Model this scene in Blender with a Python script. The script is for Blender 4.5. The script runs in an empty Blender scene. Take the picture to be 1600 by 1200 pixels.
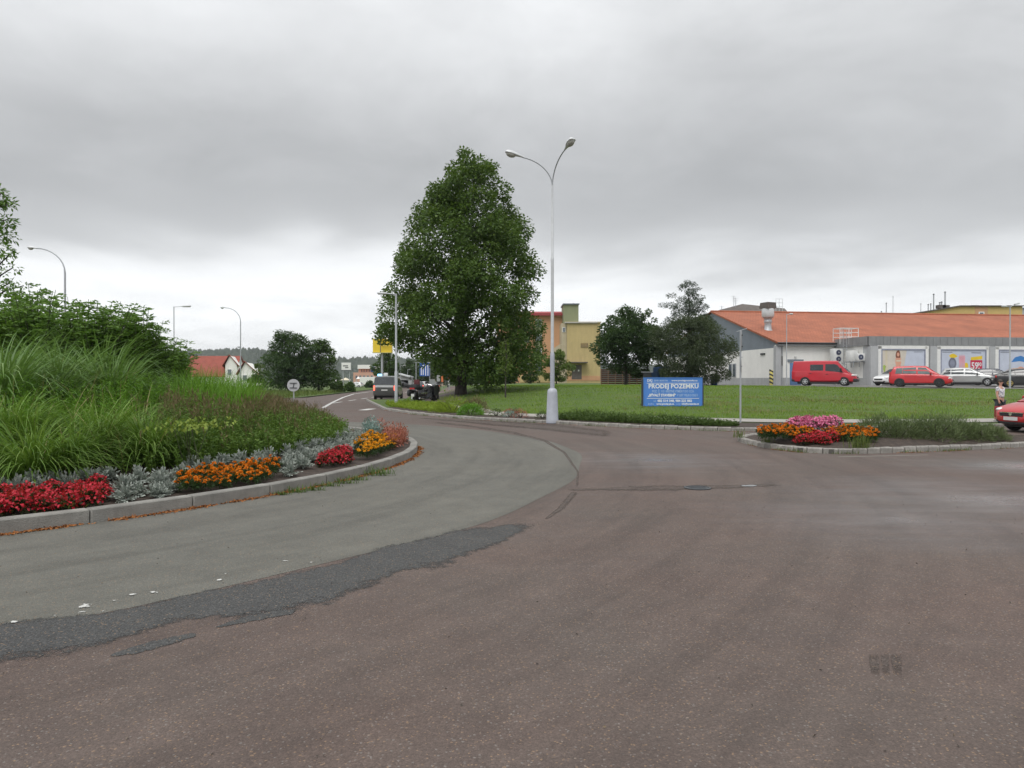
import bpy, bmesh, math, random
import numpy as np
from mathutils import Vector, Matrix, noise as mnoise
PI = math.pi
R = math.radians
SC = bpy.context.scene
COL = SC.collection
rnd = random.Random(7)
NR = np.random.default_rng(11)

# ------------------------------------------------------------------ camera
EYE, FPX, HZ = 1.6, 1109.0, 595.0          # eye height, focal length in photo pixels, horizon row
cam_d = bpy.data.cameras.new('camera')
cam_d.sensor_width = 36.0
cam_d.lens = FPX / 1600.0 * 36.0
cam_d.clip_start = 0.1
cam_d.clip_end = 6000.0
cam = bpy.data.objects.new('camera', cam_d)
cam.location = (0, 0, EYE)
cam.rotation_euler = (R(90) - math.atan((600 - HZ) / FPX), 0, 0)
COL.objects.link(cam)
SC.camera = cam

# ------------------------------------------------------------------ light
SC.view_settings.view_transform = 'Standard'
SC.view_settings.look = 'None'
SC.view_settings.exposure = 0.30
SC.view_settings.gamma = 1.0
SC.view_settings.use_curve_mapping = False
SUN_EL, SUN_ROT = R(58), R(205)
world = bpy.data.worlds.new('World')
SC.world = world
world.use_nodes = True
wn, wl = world.node_tree.nodes, world.node_tree.links
wn.clear()
w_out = wn.new('ShaderNodeOutputWorld')
w_mix = wn.new('ShaderNodeMixShader'); w_mix.inputs[0].default_value = 0.93
w_sky = wn.new('ShaderNodeTexSky'); w_sky.sky_type = 'NISHITA'; w_sky.sun_disc = False
w_sky.sun_elevation = SUN_EL; w_sky.sun_rotation = SUN_ROT
w_bs = wn.new('ShaderNodeBackground'); w_bs.inputs['Strength'].default_value = 0.08
wl.new(w_sky.outputs[0], w_bs.inputs[0])
w_bc = wn.new('ShaderNodeBackground'); w_bc.inputs['Strength'].default_value = 1.0
w_tc = wn.new('ShaderNodeTexCoord')
w_sep = wn.new('ShaderNodeSeparateXYZ'); wl.new(w_tc.outputs['Generated'], w_sep.inputs[0])


def wmath(op, a, b=None, c=None):
    n = wn.new('ShaderNodeMath'); n.operation = op
    for i, v in enumerate((a, b, c)):
        if v is None: continue
        if isinstance(v, (int, float)): n.inputs[i].default_value = v
        else: wl.new(v, n.inputs[i])
    return n.outputs[0]


# the cloud deck: noise on a flat layer overhead, seen in perspective
w_z = wmath('MAXIMUM', w_sep.outputs['Z'], 0.0)
w_zz = wmath('ADD', w_z, 0.16)
w_u = wmath('DIVIDE', w_sep.outputs['X'], w_zz)
w_v = wmath('DIVIDE', w_sep.outputs['Y'], w_zz)
w_cmb = wn.new('ShaderNodeCombineXYZ')
wl.new(w_u, w_cmb.inputs[0]); wl.new(w_v, w_cmb.inputs[1])


def wnoise(scale, detail, rough, off, dist=0.0):
    mp = wn.new('ShaderNodeMapping'); mp.inputs['Location'].default_value = off
    wl.new(w_cmb.outputs[0], mp.inputs[0])
    n = wn.new('ShaderNodeTexNoise'); n.inputs['Scale'].default_value = scale
    n.inputs['Detail'].default_value = detail; n.inputs['Roughness'].default_value = rough
    n.inputs['Distortion'].default_value = dist
    wl.new(mp.outputs[0], n.inputs['Vector'])
    return n.outputs['Fac']


w_n1 = wnoise(0.42, 4.0, 0.52, (3.1, 0.4, 0), 0.5)
w_n2 = wnoise(1.5, 6.0, 0.58, (0.3, 7.7, 0), 0.35)
# wavy elevation, then the layer's own brightness by elevation
w_e = wmath('ADD', w_z, wmath('MULTIPLY', wmath('SUBTRACT', w_n1, 0.5), 0.27))
w_e = wmath('ADD', w_e, wmath('MULTIPLY', wmath('SUBTRACT', w_n2, 0.5), 0.11))
w_ramp = wn.new('ShaderNodeValToRGB')
cr = w_ramp.color_ramp
cr.interpolation = 'B_SPLINE'
SKY = [(0.0, 0.80), (0.05, 0.92), (0.095, 1.0), (0.135, 0.84), (0.175, 0.50), (0.225, 0.43), (0.31, 0.50), (0.42, 0.66), (0.70, 0.95), (1.0, 1.30)]
while len(cr.elements) < len(SKY): cr.elements.new(0.5)
for el, (p, v) in zip(cr.elements, SKY):
    el.position = p; el.color = (v * 0.985, v * 1.0, v * 1.012, 1)
wl.new(w_e, w_ramp.inputs[0])
w_br = wmath('ADD', 0.74, wmath('MULTIPLY', w_n2, 0.50))
w_hs = wn.new('ShaderNodeMixRGB'); w_hs.blend_type = 'MULTIPLY'; w_hs.inputs[0].default_value = 1.0
wl.new(w_ramp.outputs[0], w_hs.inputs[1]); wl.new(w_br, w_hs.inputs[2])
wl.new(w_hs.outputs[0], w_bc.inputs[0])
wl.new(w_bs.outputs[0], w_mix.inputs[1]); wl.new(w_bc.outputs[0], w_mix.inputs[2])
wl.new(w_mix.outputs[0], w_out.inputs['Surface'])

sun_d = bpy.data.lights.new('sun', 'SUN')
sun_d.energy = 1.5; sun_d.angle = R(35); sun_d.color = (1.0, 0.975, 0.94)
sun = bpy.data.objects.new('sun', sun_d)
sun.rotation_euler = (R(90) - SUN_EL, 0, PI - SUN_ROT)
COL.objects.link(sun)
SC.cycles.max_bounces = 6
SC.cycles.diffuse_bounces = 3
SC.cycles.glossy_bounces = 3
SC.cycles.transmission_bounces = 4
SC.cycles.transparent_max_bounces = 8
SC.cycles.use_adaptive_sampling = True


# ------------------------------------------------------------------ helpers
def at(px, py, d):
    """photo pixel and distance -> a point of the place"""
    return Vector(((px - 800) * d / FPX, d, EYE + (HZ - py) * d / FPX))


def gat(px, d, z=0.0):
    return Vector(((px - 800) * d / FPX, d, z))


def sstep(t):
    t = max(0.0, min(1.0, t)); return t * t * (3 - 2 * t)


def lerp(a, b, t): return a + (b - a) * t


def pl(x, pts):
    """piecewise linear"""
    if x <= pts[0][0]: return pts[0][1]
    for (x0, y0), (x1, y1) in zip(pts, pts[1:]):
        if x <= x1: return y0 + (y1 - y0) * (x - x0) / (x1 - x0)
    return pts[-1][1]


class MB:
    def __init__(self):
        self.v, self.f, self.mi, self.m = [], [], [], 0

    def add(self, vs, fs):
        b = len(self.v)
        self.v += [tuple(p) for p in vs]
        for f in fs:
            self.f.append([i + b for i in f]); self.mi.append(self.m)
        return self

    def box(self, c, s, rz=0.0, rx=0.0, ry=0.0, top=1.0):
        hx, hy, hz = s[0] / 2, s[1] / 2, s[2] / 2
        vs = [(-hx, -hy, -hz), (hx, -hy, -hz), (hx, hy, -hz), (-hx, hy, -hz),
              (-hx * top, -hy * top, hz), (hx * top, -hy * top, hz), (hx * top, hy * top, hz), (-hx * top, hy * top, hz)]
        if rz or rx or ry:
            M = Matrix.Rotation(rz, 3, 'Z') @ Matrix.Rotation(ry, 3, 'Y') @ Matrix.Rotation(rx, 3, 'X')
            vs = [M @ Vector(p) for p in vs]
        vs = [(p[0] + c[0], p[1] + c[1], p[2] + c[2]) for p in vs]
        return self.add(vs, [(3, 2, 1, 0), (4, 5, 6, 7), (0, 1, 5, 4), (1, 2, 6, 5), (2, 3, 7, 6), (3, 0, 4, 7)])

    def bbox(self, c, s, b=0.02, rz=0.0, rx=0.0, ry=0.0):
        """bevelled box"""
        bm = bmesh.new()
        bmesh.ops.create_cube(bm, size=1.0, matrix=Matrix.Diagonal((s[0], s[1], s[2], 1)))
        bmesh.ops.bevel(bm, geom=bm.edges[:], offset=min(b, min(s) * 0.45), segments=2, affect='EDGES', profile=0.5)
        M = Matrix.Translation(c) @ (Matrix.Rotation(rz, 4, 'Z') @ Matrix.Rotation(ry, 4, 'Y') @ Matrix.Rotation(rx, 4, 'X'))
        bmesh.ops.transform(bm, matrix=M, verts=bm.verts)
        bm.verts.index_update()
        self.add([v.co[:] for v in bm.verts], [[v.index for v in f.verts] for f in bm.faces]); bm.free()
        return self

    def quad(self, a, b, c, d): return self.add([a, b, c, d], [(0, 1, 2, 3)])

    def poly(self, pts): return self.add(pts, [tuple(range(len(pts)))])

    def prism(self, pts, z0, z1):
        n = len(pts)
        vs = [(p[0], p[1], z0) for p in pts] + [(p[0], p[1], z1) for p in pts]
        fs = [tuple(range(n - 1, -1, -1)), tuple(range(n, 2 * n))]
        fs += [(i, (i + 1) % n, (i + 1) % n + n, i + n) for i in range(n)]
        return self.add(vs, fs)

    def slab(self, pts3, off):
        """flat outline pts3 thickened by the vector off"""
        n = len(pts3); o = Vector(off)
        vs = [Vector(p) for p in pts3] + [Vector(p) + o for p in pts3]
        fs = [tuple(range(n - 1, -1, -1)), tuple(range(n, 2 * n))]
        fs += [(i, (i + 1) % n, (i + 1) % n + n, i + n) for i in range(n)]
        return self.add(vs, fs)

    def tube(self, path, rad, n=8, caps=True):
        path = [Vector(p) for p in path]
        if not hasattr(rad, '__len__'): rad = [rad] * len(path)
        vs, fs = [], []
        up = Vector((0, 0, 1)); prev = None
        for i, p in enumerate(path):
            t = (path[min(i + 1, len(path) - 1)] - path[max(i - 1, 0)]).normalized()
            if prev is None:
                a = up.cross(t)
                if a.length < 1e-3: a = Vector((1, 0, 0))
            else:
                a = prev - t * prev.dot(t)
                if a.length < 1e-4: a = Vector((1, 0, 0))
            a.normalize(); prev = a; b = t.cross(a)
            for k in range(n):
                an = 2 * PI * k / n
                vs.append(p + a * (math.cos(an) * rad[i]) + b * (math.sin(an) * rad[i]))
        for i in range(len(path) - 1):
            for k in range(n):
                k2 = (k + 1) % n
                fs.append((i * n + k, i * n + k2, (i + 1) * n + k2, (i + 1) * n + k))
        if caps:
            fs.append(tuple(range(n - 1, -1, -1)))
            fs.append(tuple((len(path) - 1) * n + k for k in range(n)))
        return self.add(vs, fs)

    def lathe(self, prof, n=16, axis='Z', c=(0, 0, 0)):
        vs, fs = [], []
        for r, h in prof:
            for k in range(n):
                a = 2 * PI * k / n
                x, y = r * math.cos(a), r * math.sin(a)
                p = (x, y, h) if axis == 'Z' else ((x, h, y) if axis == 'Y' else (h, x, y))
                vs.append((p[0] + c[0], p[1] + c[1], p[2] + c[2]))
        for i in range(len(prof) - 1):
            for k in range(n):
                k2 = (k + 1) % n
                q = (i * n + k, i * n + k2, (i + 1) * n + k2, (i + 1) * n + k)
                fs.append(q if axis != 'Y' else q[::-1])
        m = len(prof)
        e0, e1 = tuple(range(n - 1, -1, -1)), tuple((m - 1) * n + k for k in range(n))
        fs += [e0, e1] if axis != 'Y' else [e0[::-1], e1[::-1]]
        return self.add(vs, fs)

    def ball(self, c, s, n=10, m=6, rz=0.0):
        vs, fs = [], []
        cz, sz = math.cos(rz), math.sin(rz)
        for i in range(m + 1):
            ph = -PI / 2 + PI * i / m
            for k in range(n):
                th = 2 * PI * k / n
                x, y, z = s[0] * math.cos(ph) * math.cos(th), s[1] * math.cos(ph) * math.sin(th), s[2] * math.sin(ph)
                vs.append((c[0] + x * cz - y * sz, c[1] + x * sz + y * cz, c[2] + z))
        for i in range(m):
            for k in range(n):
                k2 = (k + 1) % n
                fs.append((i * n + k, i * n + k2, (i + 1) * n + k2, (i + 1) * n + k))
        return self.add(vs, fs)

    def loft(self, rings, closed=True, caps=True):
        n = len(rings[0]); vs = [p for r in rings for p in r]; fs = []
        for i in range(len(rings) - 1):
            for k in range(n if closed else n - 1):
                k2 = (k + 1) % n
                fs.append((i * n + k, i * n + k2, (i + 1) * n + k2, (i + 1) * n + k))
        if caps:
            fs.append(tuple(range(n - 1, -1, -1)))
            fs.append(tuple((len(rings) - 1) * n + k for k in range(n)))
        return self.add(vs, fs)

    def mesh(self, name, mats, smooth=None):
        me = bpy.data.meshes.new(name)
        me.from_pydata(self.v, [], self.f)
        for m in (mats if isinstance(mats, (list, tuple)) else [mats]): me.materials.append(m)
        if any(self.mi): me.polygons.foreach_set('material_index', self.mi)
        bm = bmesh.new(); bm.from_mesh(me)
        bmesh.ops.recalc_face_normals(bm, faces=bm.faces); bm.to_mesh(me); bm.free()
        if smooth is not None:
            me.polygons.foreach_set('use_smooth', [True] * len(me.polygons))
            me.set_sharp_from_angle(angle=R(smooth))
        me.update()
        return me

    def build(self, name, mats, parent=None, smooth=None, loc=(0, 0, 0), rz=0.0):
        return link(name, self.mesh(name, mats, smooth), parent, loc, rz)


def link(name, me, parent=None, loc=(0, 0, 0), rz=0.0):
    o = bpy.data.objects.new(name, me); COL.objects.link(o)
    o.location = loc; o.rotation_euler = (0, 0, rz)
    if parent is not None: o.parent = parent
    return o


def tag(o, label=None, cat=None, group=None, kind=None):
    if label: o['label'] = label
    if cat: o['category'] = cat
    if group: o['group'] = group
    if kind: o['kind'] = kind
    return o


def thing(name, label, cat, loc=(0, 0, 0), rz=0.0, group=None):
    o = bpy.data.objects.new(name, None); COL.objects.link(o)
    o.empty_display_size = 0.2
    o.location = loc; o.rotation_euler = (0, 0, rz)
    return tag(o, label, cat, group)


def copy_tree(o, parent=None):
    c = o.copy(); COL.objects.link(c)
    if parent is not None: c.parent = parent
    for ch in list(o.children): copy_tree(ch, c)
    return c


def np_mesh(name, V, T, mat, smooth=False):
    """triangle mesh straight from arrays"""
    me = bpy.data.meshes.new(name)
    V = np.asarray(V, dtype=np.float32).reshape(-1, 3); T = np.asarray(T, dtype=np.int32).reshape(-1, 3)
    me.vertices.add(len(V)); me.vertices.foreach_set('co', V.ravel())
    me.loops.add(T.size); me.loops.foreach_set('vertex_index', T.ravel())
    me.polygons.add(len(T))
    me.polygons.foreach_set('loop_start', np.arange(0, T.size, 3, dtype=np.int32))
    try: me.polygons.foreach_set('loop_total', np.full(len(T), 3, dtype=np.int32))
    except Exception: pass
    for m in (mat if isinstance(mat, (list, tuple)) else [mat]): me.materials.append(m)
    me.update(calc_edges=True)
    if smooth: me.polygons.foreach_set('use_smooth', np.ones(len(T), dtype=bool))
    return me


def unit(a):
    return a / np.maximum(np.linalg.norm(a, axis=1, keepdims=True), 1e-6)


def leaves(P, D, L, W, fold=0.25, rng=None):
    """folded diamond leaves: base P, length direction D, lengths L, widths W -> verts, tris"""
    rng = rng or NR
    P = np.asarray(P, float); n = len(P); D = unit(np.asarray(D, float))
    L = np.broadcast_to(np.asarray(L, float), (n,))[:, None]; W = np.broadcast_to(np.asarray(W, float), (n,))[:, None]
    up = rng.normal(0, 1, (n, 3)) * 0.55 + np.array([0, 0, 1.0])
    S = unit(np.cross(D, up)); N = np.cross(S, D)
    mid = P + D * L * 0.45
    V = np.stack([P, mid + S * W * 0.5 + N * W * fold, P + D * L - N * L * 0.08, mid - S * W * 0.5 + N * W * fold], 1)
    b = np.arange(n)[:, None] * 4
    T = np.concatenate([b + np.array([[0, 1, 2]]), b + np.array([[0, 2, 3]])], 1).reshape(-1, 3)
    return V.reshape(-1, 3), T


def blades(P, az, L, lean, droop, W, segs=4, rng=None, twist=0.4):
    """arching ribbons from P: az heading, lean at the root (rad), droop (extra bend, rad)"""
    rng = rng or NR
    P = np.asarray(P, float); n = len(P)
    bc = lambda a: np.broadcast_to(np.asarray(a, float), (n,))
    az, L, lean, droop, W = map(bc, (az, L, lean, droop, W))
    H = np.stack([np.cos(az), np.sin(az), np.zeros(n)], 1)
    sa = az + PI / 2 + rng.normal(0, twist, n)
    S = np.stack([np.cos(sa), np.sin(sa), np.zeros(n)], 1)
    cur = P.copy(); rows = []
    for i in range(segs + 1):
        t = i / segs
        w = W * (0.75 + 0.5 * t) * (1 - t ** 2.2) * 0.5 if i < segs else W * 0.02
        rows.append(np.stack([cur - S * w[:, None], cur + S * w[:, None]], 1))
        th = lean + droop * ((i + 0.5) / segs) ** 1.3
        cur = cur + (H * np.sin(th)[:, None] + np.array([0, 0, 1.0]) * np.cos(th)[:, None]) * (L / segs)[:, None]
    V = np.stack(rows, 1).reshape(n, -1, 3)
    k = 2 * (segs + 1); b = np.arange(n)[:, None, None] * k
    q = []
    for i in range(segs):
        a = 2 * i
        q += [[a, a + 1, a + 3], [a, a + 3, a + 2]]
    T = (b + np.array(q)[None]).reshape(-1, 3)
    return V.reshape(-1, 3), T


def joinVT(lst):
    Vs, Ts, o = [], [], 0
    for V, T in lst:
        Vs.append(V); Ts.append(T + o); o += len(V)
    return np.concatenate(Vs), np.concatenate(Ts)


# ------------------------------------------------------------------ materials
def nodes(name):
    m = bpy.data.materials.new(name); m.use_nodes = True
    nt = m.node_tree; nt.nodes.clear()
    out = nt.nodes.new('ShaderNodeOutputMaterial')
    b = nt.nodes.new('ShaderNodeBsdfPrincipled')
    nt.links.new(b.outputs[0], out.inputs[0])
    return m, nt, b, out


def nd(nt, typ, **kw):
    n = nt.nodes.new(typ)
    for k, v in kw.items():
        if k in n.inputs: n.inputs[k].default_value = v
        else: setattr(n, k, v)
    return n


def mth(nt, op, a, b=None, c=None, clamp=False):
    n = nt.nodes.new('ShaderNodeMath'); n.operation = op; n.use_clamp = clamp
    for i, v in enumerate((a, b, c)):
        if v is None: continue
        if isinstance(v, (int, float)): n.inputs[i].default_value = v
        else: nt.links.new(v, n.inputs[i])
    return n.outputs[0]


def noise_n(nt, vec, scale, detail=3.0, rough=0.55):
    n = nd(nt, 'ShaderNodeTexNoise', Scale=scale, Detail=detail, Roughness=rough)
    if vec is not None: nt.links.new(vec, n.inputs['Vector'])
    return n.outputs['Fac']


def ramp(nt, fac, stops):
    n = nt.nodes.new('ShaderNodeValToRGB')
    while len(n.color_ramp.elements) < len(stops): n.color_ramp.elements.new(0.5)
    for e, (p, c) in zip(n.color_ramp.elements, stops):
        e.position = p; e.color = (c if len(c) == 4 else (*c, 1)) if hasattr(c, '__len__') else (c, c, c, 1)
    nt.links.new(fac, n.inputs[0])
    return n.outputs[0]


def mixc(nt, fac, a, b, mode='MIX'):
    n = nt.nodes.new('ShaderNodeMixRGB'); n.blend_type = mode
    for i, v in enumerate((fac, a, b)):
        if isinstance(v, (int, float)): n.inputs[i].default_value = v if i == 0 else (v, v, v, 1)
        elif isinstance(v, (tuple, list)): n.inputs[i].default_value = (*v, 1) if len(v) == 3 else v
        else: nt.links.new(v, n.inputs[i])
    return n.outputs[0]


def sc(c, k): return tuple(min(1, x * k) for x in c)


def pm(name, col, rough=0.6, metal=0.0, var=0.15, scale=3.0, bump=0.0, bscale=30.0, coat=0.0, spec=0.5, grime=0.0):
    """plain surface with blotchy variation, fine bump and dirt streaks"""
    m, nt, b, out = nodes(name)
    tc = nd(nt, 'ShaderNodeTexCoord').outputs['Object']
    n1 = noise_n(nt, tc, scale, 5.0, 0.6)
    c = ramp(nt, n1, [(0.3, sc(col, 1 - var)), (0.7, sc(col, 1 + var))])
    if grime:
        mp = nd(nt, 'ShaderNodeMapping'); mp.inputs['Scale'].default_value = (1.0, 1.0, 0.12)
        nt.links.new(tc, mp.inputs[0])
        g = ramp(nt, noise_n(nt, mp.outputs[0], 2.2, 6.0, 0.65), [(0.42, 0.0), (0.75, 1.0)])
        c = mixc(nt, mth(nt, 'MULTIPLY', g, grime), c, sc(col, 0.45))
    nt.links.new(c, b.inputs['Base Color'])
    r = ramp(nt, noise_n(nt, tc, scale * 2.3, 3.0), [(0.2, max(0, rough - 0.08)), (0.8, min(1, rough + 0.08))])
    nt.links.new(r, b.inputs['Roughness'])
    b.inputs['Metallic'].default_value = metal
    b.inputs['Coat Weight'].default_value = coat
    b.inputs['Coat Roughness'].default_value = 0.06
    b.inputs['Specular IOR Level'].default_value = spec
    if bump:
        bn = nd(nt, 'ShaderNodeBump', Strength=bump, Distance=0.02)
        nt.links.new(noise_n(nt, tc, bscale, 4.0), bn.inputs['Height'])
        nt.links.new(bn.outputs[0], b.inputs['Normal'])
    return m


def leafm(name, c1, c2, c3=None, rough=0.5, trans=0.28, clump=0.8, spec=0.35):
    """leaf colour varied from leaf to leaf and from clump to clump, some light passing through"""
    m, nt, b, out = nodes(name)
    geo = nd(nt, 'ShaderNodeNewGeometry')
    tc = nd(nt, 'ShaderNodeTexCoord').outputs['Object']
    f = mth(nt, 'ADD', mth(nt, 'MULTIPLY', geo.outputs['Random Per Island'], 0.55),
            mth(nt, 'MULTIPLY', noise_n(nt, tc, clump, 3.0), 0.5))
    st = [(0.2, c1), (0.62, c2)] + ([(0.92, c3)] if c3 else [])
    c = ramp(nt, f, st)
    nt.links.new(c, b.inputs['Base Color'])
    b.inputs['Roughness'].default_value = rough
    b.inputs['Specular IOR Level'].default_value = spec
    t = nd(nt, 'ShaderNodeBsdfTranslucent')
    nt.links.new(mixc(nt, 0.35, c, (0.16, 0.24, 0.02)), t.inputs[0])
    mx = nd(nt, 'ShaderNodeMixShader'); mx.inputs[0].default_value = trans
    nt.links.new(b.outputs[0], mx.inputs[1]); nt.links.new(t.outputs[0], mx.inputs[2])
    nt.links.new(mx.outputs[0], out.inputs[0])
    return m


def glassm(name, col=(0.02, 0.025, 0.03), rough=0.06):
    m, nt, b, out = nodes(name)
    tc = nd(nt, 'ShaderNodeTexCoord').outputs['Object']
    c = ramp(nt, noise_n(nt, tc, 1.7, 2.0), [(0.3, sc(col, 0.7)), (0.7, sc(col, 1.4))])
    nt.links.new(c, b.inputs['Base Color'])
    b.inputs['Roughness'].default_value = rough
    b.inputs['Specular IOR Level'].default_value = 0.8
    b.inputs['Coat Weight'].default_value = 0.6; b.inputs['Coat Roughness'].default_value = 0.03
    return m


def emitm(name, col, strength):
    m, nt, b, out = nodes(name)
    b.inputs['Base Color'].default_value = (*col, 1)
    tc = nd(nt, 'ShaderNodeTexCoord').outputs['Object']
    nt.links.new(mixc(nt, noise_n(nt, tc, 20.0), col, sc(col, 0.8)), b.inputs['Emission Color'])
    b.inputs['Emission Strength'].default_value = strength
    return m


M = {}
M['galv'] = pm('galvanised_steel', (0.42, 0.44, 0.46), 0.5, 0.35, 0.1, 6.0)
M['pole'] = pm('painted_pole', (0.40, 0.42, 0.47), 0.5, 0.1, 0.1, 5.0, grime=0.25)
M['pale_metal'] = pm('pale_metal', (0.60, 0.62, 0.63), 0.45, 0.2, 0.08, 5.0)
M['dark_metal'] = pm('dark_metal', (0.06, 0.065, 0.07), 0.5, 0.3, 0.15, 6.0)
M['lamp_glass'] = pm('lamp_diffuser', (0.38, 0.38, 0.34), 0.25, 0, 0.1, 8.0)
M['white'] = pm('white_paint', (0.78, 0.78, 0.76), 0.5, 0, 0.05, 4.0)
M['white_metal'] = pm('white_enamel', (0.72, 0.73, 0.72), 0.4, 0, 0.06, 4.0, grime=0.2)
M['granite'] = pm('granite_kerb', (0.30, 0.285, 0.26), 0.8, 0, 0.35, 2.5, 0.5, 60.0, grime=0.35)
M['concrete'] = pm('concrete_kerb', (0.27, 0.262, 0.24), 0.85, 0, 0.34, 2.2, 0.6, 70.0, grime=0.85)
M['mortar'] = pm('mortar', (0.10, 0.095, 0.085), 0.9, 0, 0.3, 6.0, 0.5, 50.0)
M['soil'] = pm('damp_soil', (0.048, 0.034, 0.026), 0.9, 0, 0.4, 7.0, 1.0, 24.0)
M['bark'] = pm('bark', (0.055, 0.045, 0.037), 0.9, 0, 0.35, 5.0, 1.0, 18.0)
M['rubber'] = pm('tyre_rubber', (0.02, 0.02, 0.021), 0.8, 0, 0.2, 10.0)
M['rim'] = pm('alloy_rim', (0.55, 0.56, 0.57), 0.35, 0.7, 0.1, 10.0)
M['rim_gold'] = pm('gold_rim', (0.62, 0.47, 0.16), 0.35, 0.5, 0.1, 10.0)
M['rim_dark'] = pm('dark_rim', (0.05, 0.055, 0.06), 0.5, 0.3, 0.15, 10.0)
M['black_plastic'] = pm('black_plastic', (0.025, 0.025, 0.027), 0.6, 0, 0.2, 8.0)
M['chrome'] = pm('chrome', (0.7, 0.7, 0.7), 0.15, 1.0, 0.05, 8.0)
M['glass'] = glassm('tinted_glass')
M['glass_pale'] = glassm('car_glass', (0.10, 0.13, 0.13))
M['window_glass'] = glassm('window_glass', (0.09, 0.11, 0.13), 0.1)
M['headlight'] = pm('headlight_lens', (0.72, 0.73, 0.72), 0.12, 0.1, 0.1, 12.0, coat=0.6)
M['head_lit'] = emitm('headlight_lit', (1.0, 0.93, 0.70), 1.3)
M['tail'] = pm('tail_lens', (0.45, 0.02, 0.02), 0.2, 0, 0.1, 10.0, coat=0.6)
M['tail_lit'] = emitm('tail_lit', (1.0, 0.12, 0.07), 2.2)
M['blue_lit'] = emitm('beacon_lit', (0.25, 0.62, 1.0), 2.2)
M['amber'] = pm('amber_lens', (0.85, 0.42, 0.06), 0.25, 0, 0.1, 10.0, coat=0.5)
M['plate'] = pm('number_plate', (0.62, 0.63, 0.62), 0.5, 0, 0.05, 10.0)
def paint(name, col, metal=0.0, rough=0.32): return pm(name, col, rough, metal, 0.05, 1.5, coat=0.55)
M['red_paint'] = paint('red_car_paint', (0.52, 0.022, 0.03))
M['red_van_paint'] = paint('red_van_paint', (0.50, 0.018, 0.034), 0.0, 0.38)
M['silver_paint'] = paint('silver_car_paint', (0.40, 0.41, 0.41), 0.5)
M['black_paint'] = paint('black_car_paint', (0.012, 0.012, 0.014))
M['navy_paint'] = paint('dark_blue_car_paint', (0.025, 0.03, 0.045))
M['white_car_paint'] = paint('white_car_paint', (0.72, 0.73, 0.73))
M['grey_paint'] = paint('grey_van_paint', (0.105, 0.11, 0.108), 0.3)
# ================================================================== the setting
CX, CY, RK = -12.7, 15.0, 10.62            # central island: centre and kerb radius
R_RING = 14.15                             # outer radius of the grey ring lane

# far kerb line (front foot of the kerb), left to right
FARK = [gat(572, 57.0), gat(578, 52.0), gat(585, 47.0), gat(592, 43), gat(600, 38.9), gat(640, 34.1), gat(700, 30.6), gat(760, 28.6), gat(860, 26.5),
        gat(1000, 23.8), gat(1139, 22.4), gat(1250, 22.5), gat(1380, 23.2), gat(1505, 24.1), Vector((22, 25.4, 0)), Vector((30, 27.0, 0)), Vector((60, 33.0, 0))]
FK_L = [(p.y, p.x) for p in FARK[10::-1]]            # rising y: left branch
FK_F = [(p.x, p.y) for p in FARK[4:]]


def lawn_h(x, y):
    f = pl(x, FK_F)
    r = 1.06 * sstep((y - f - 4.0) / 27.0) * sstep((x + 11.0) / 13.0 + 0.28)
    if x < -4: r *= sstep((x + 9.5) / 6.0)
    return 0.11 + r


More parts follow.
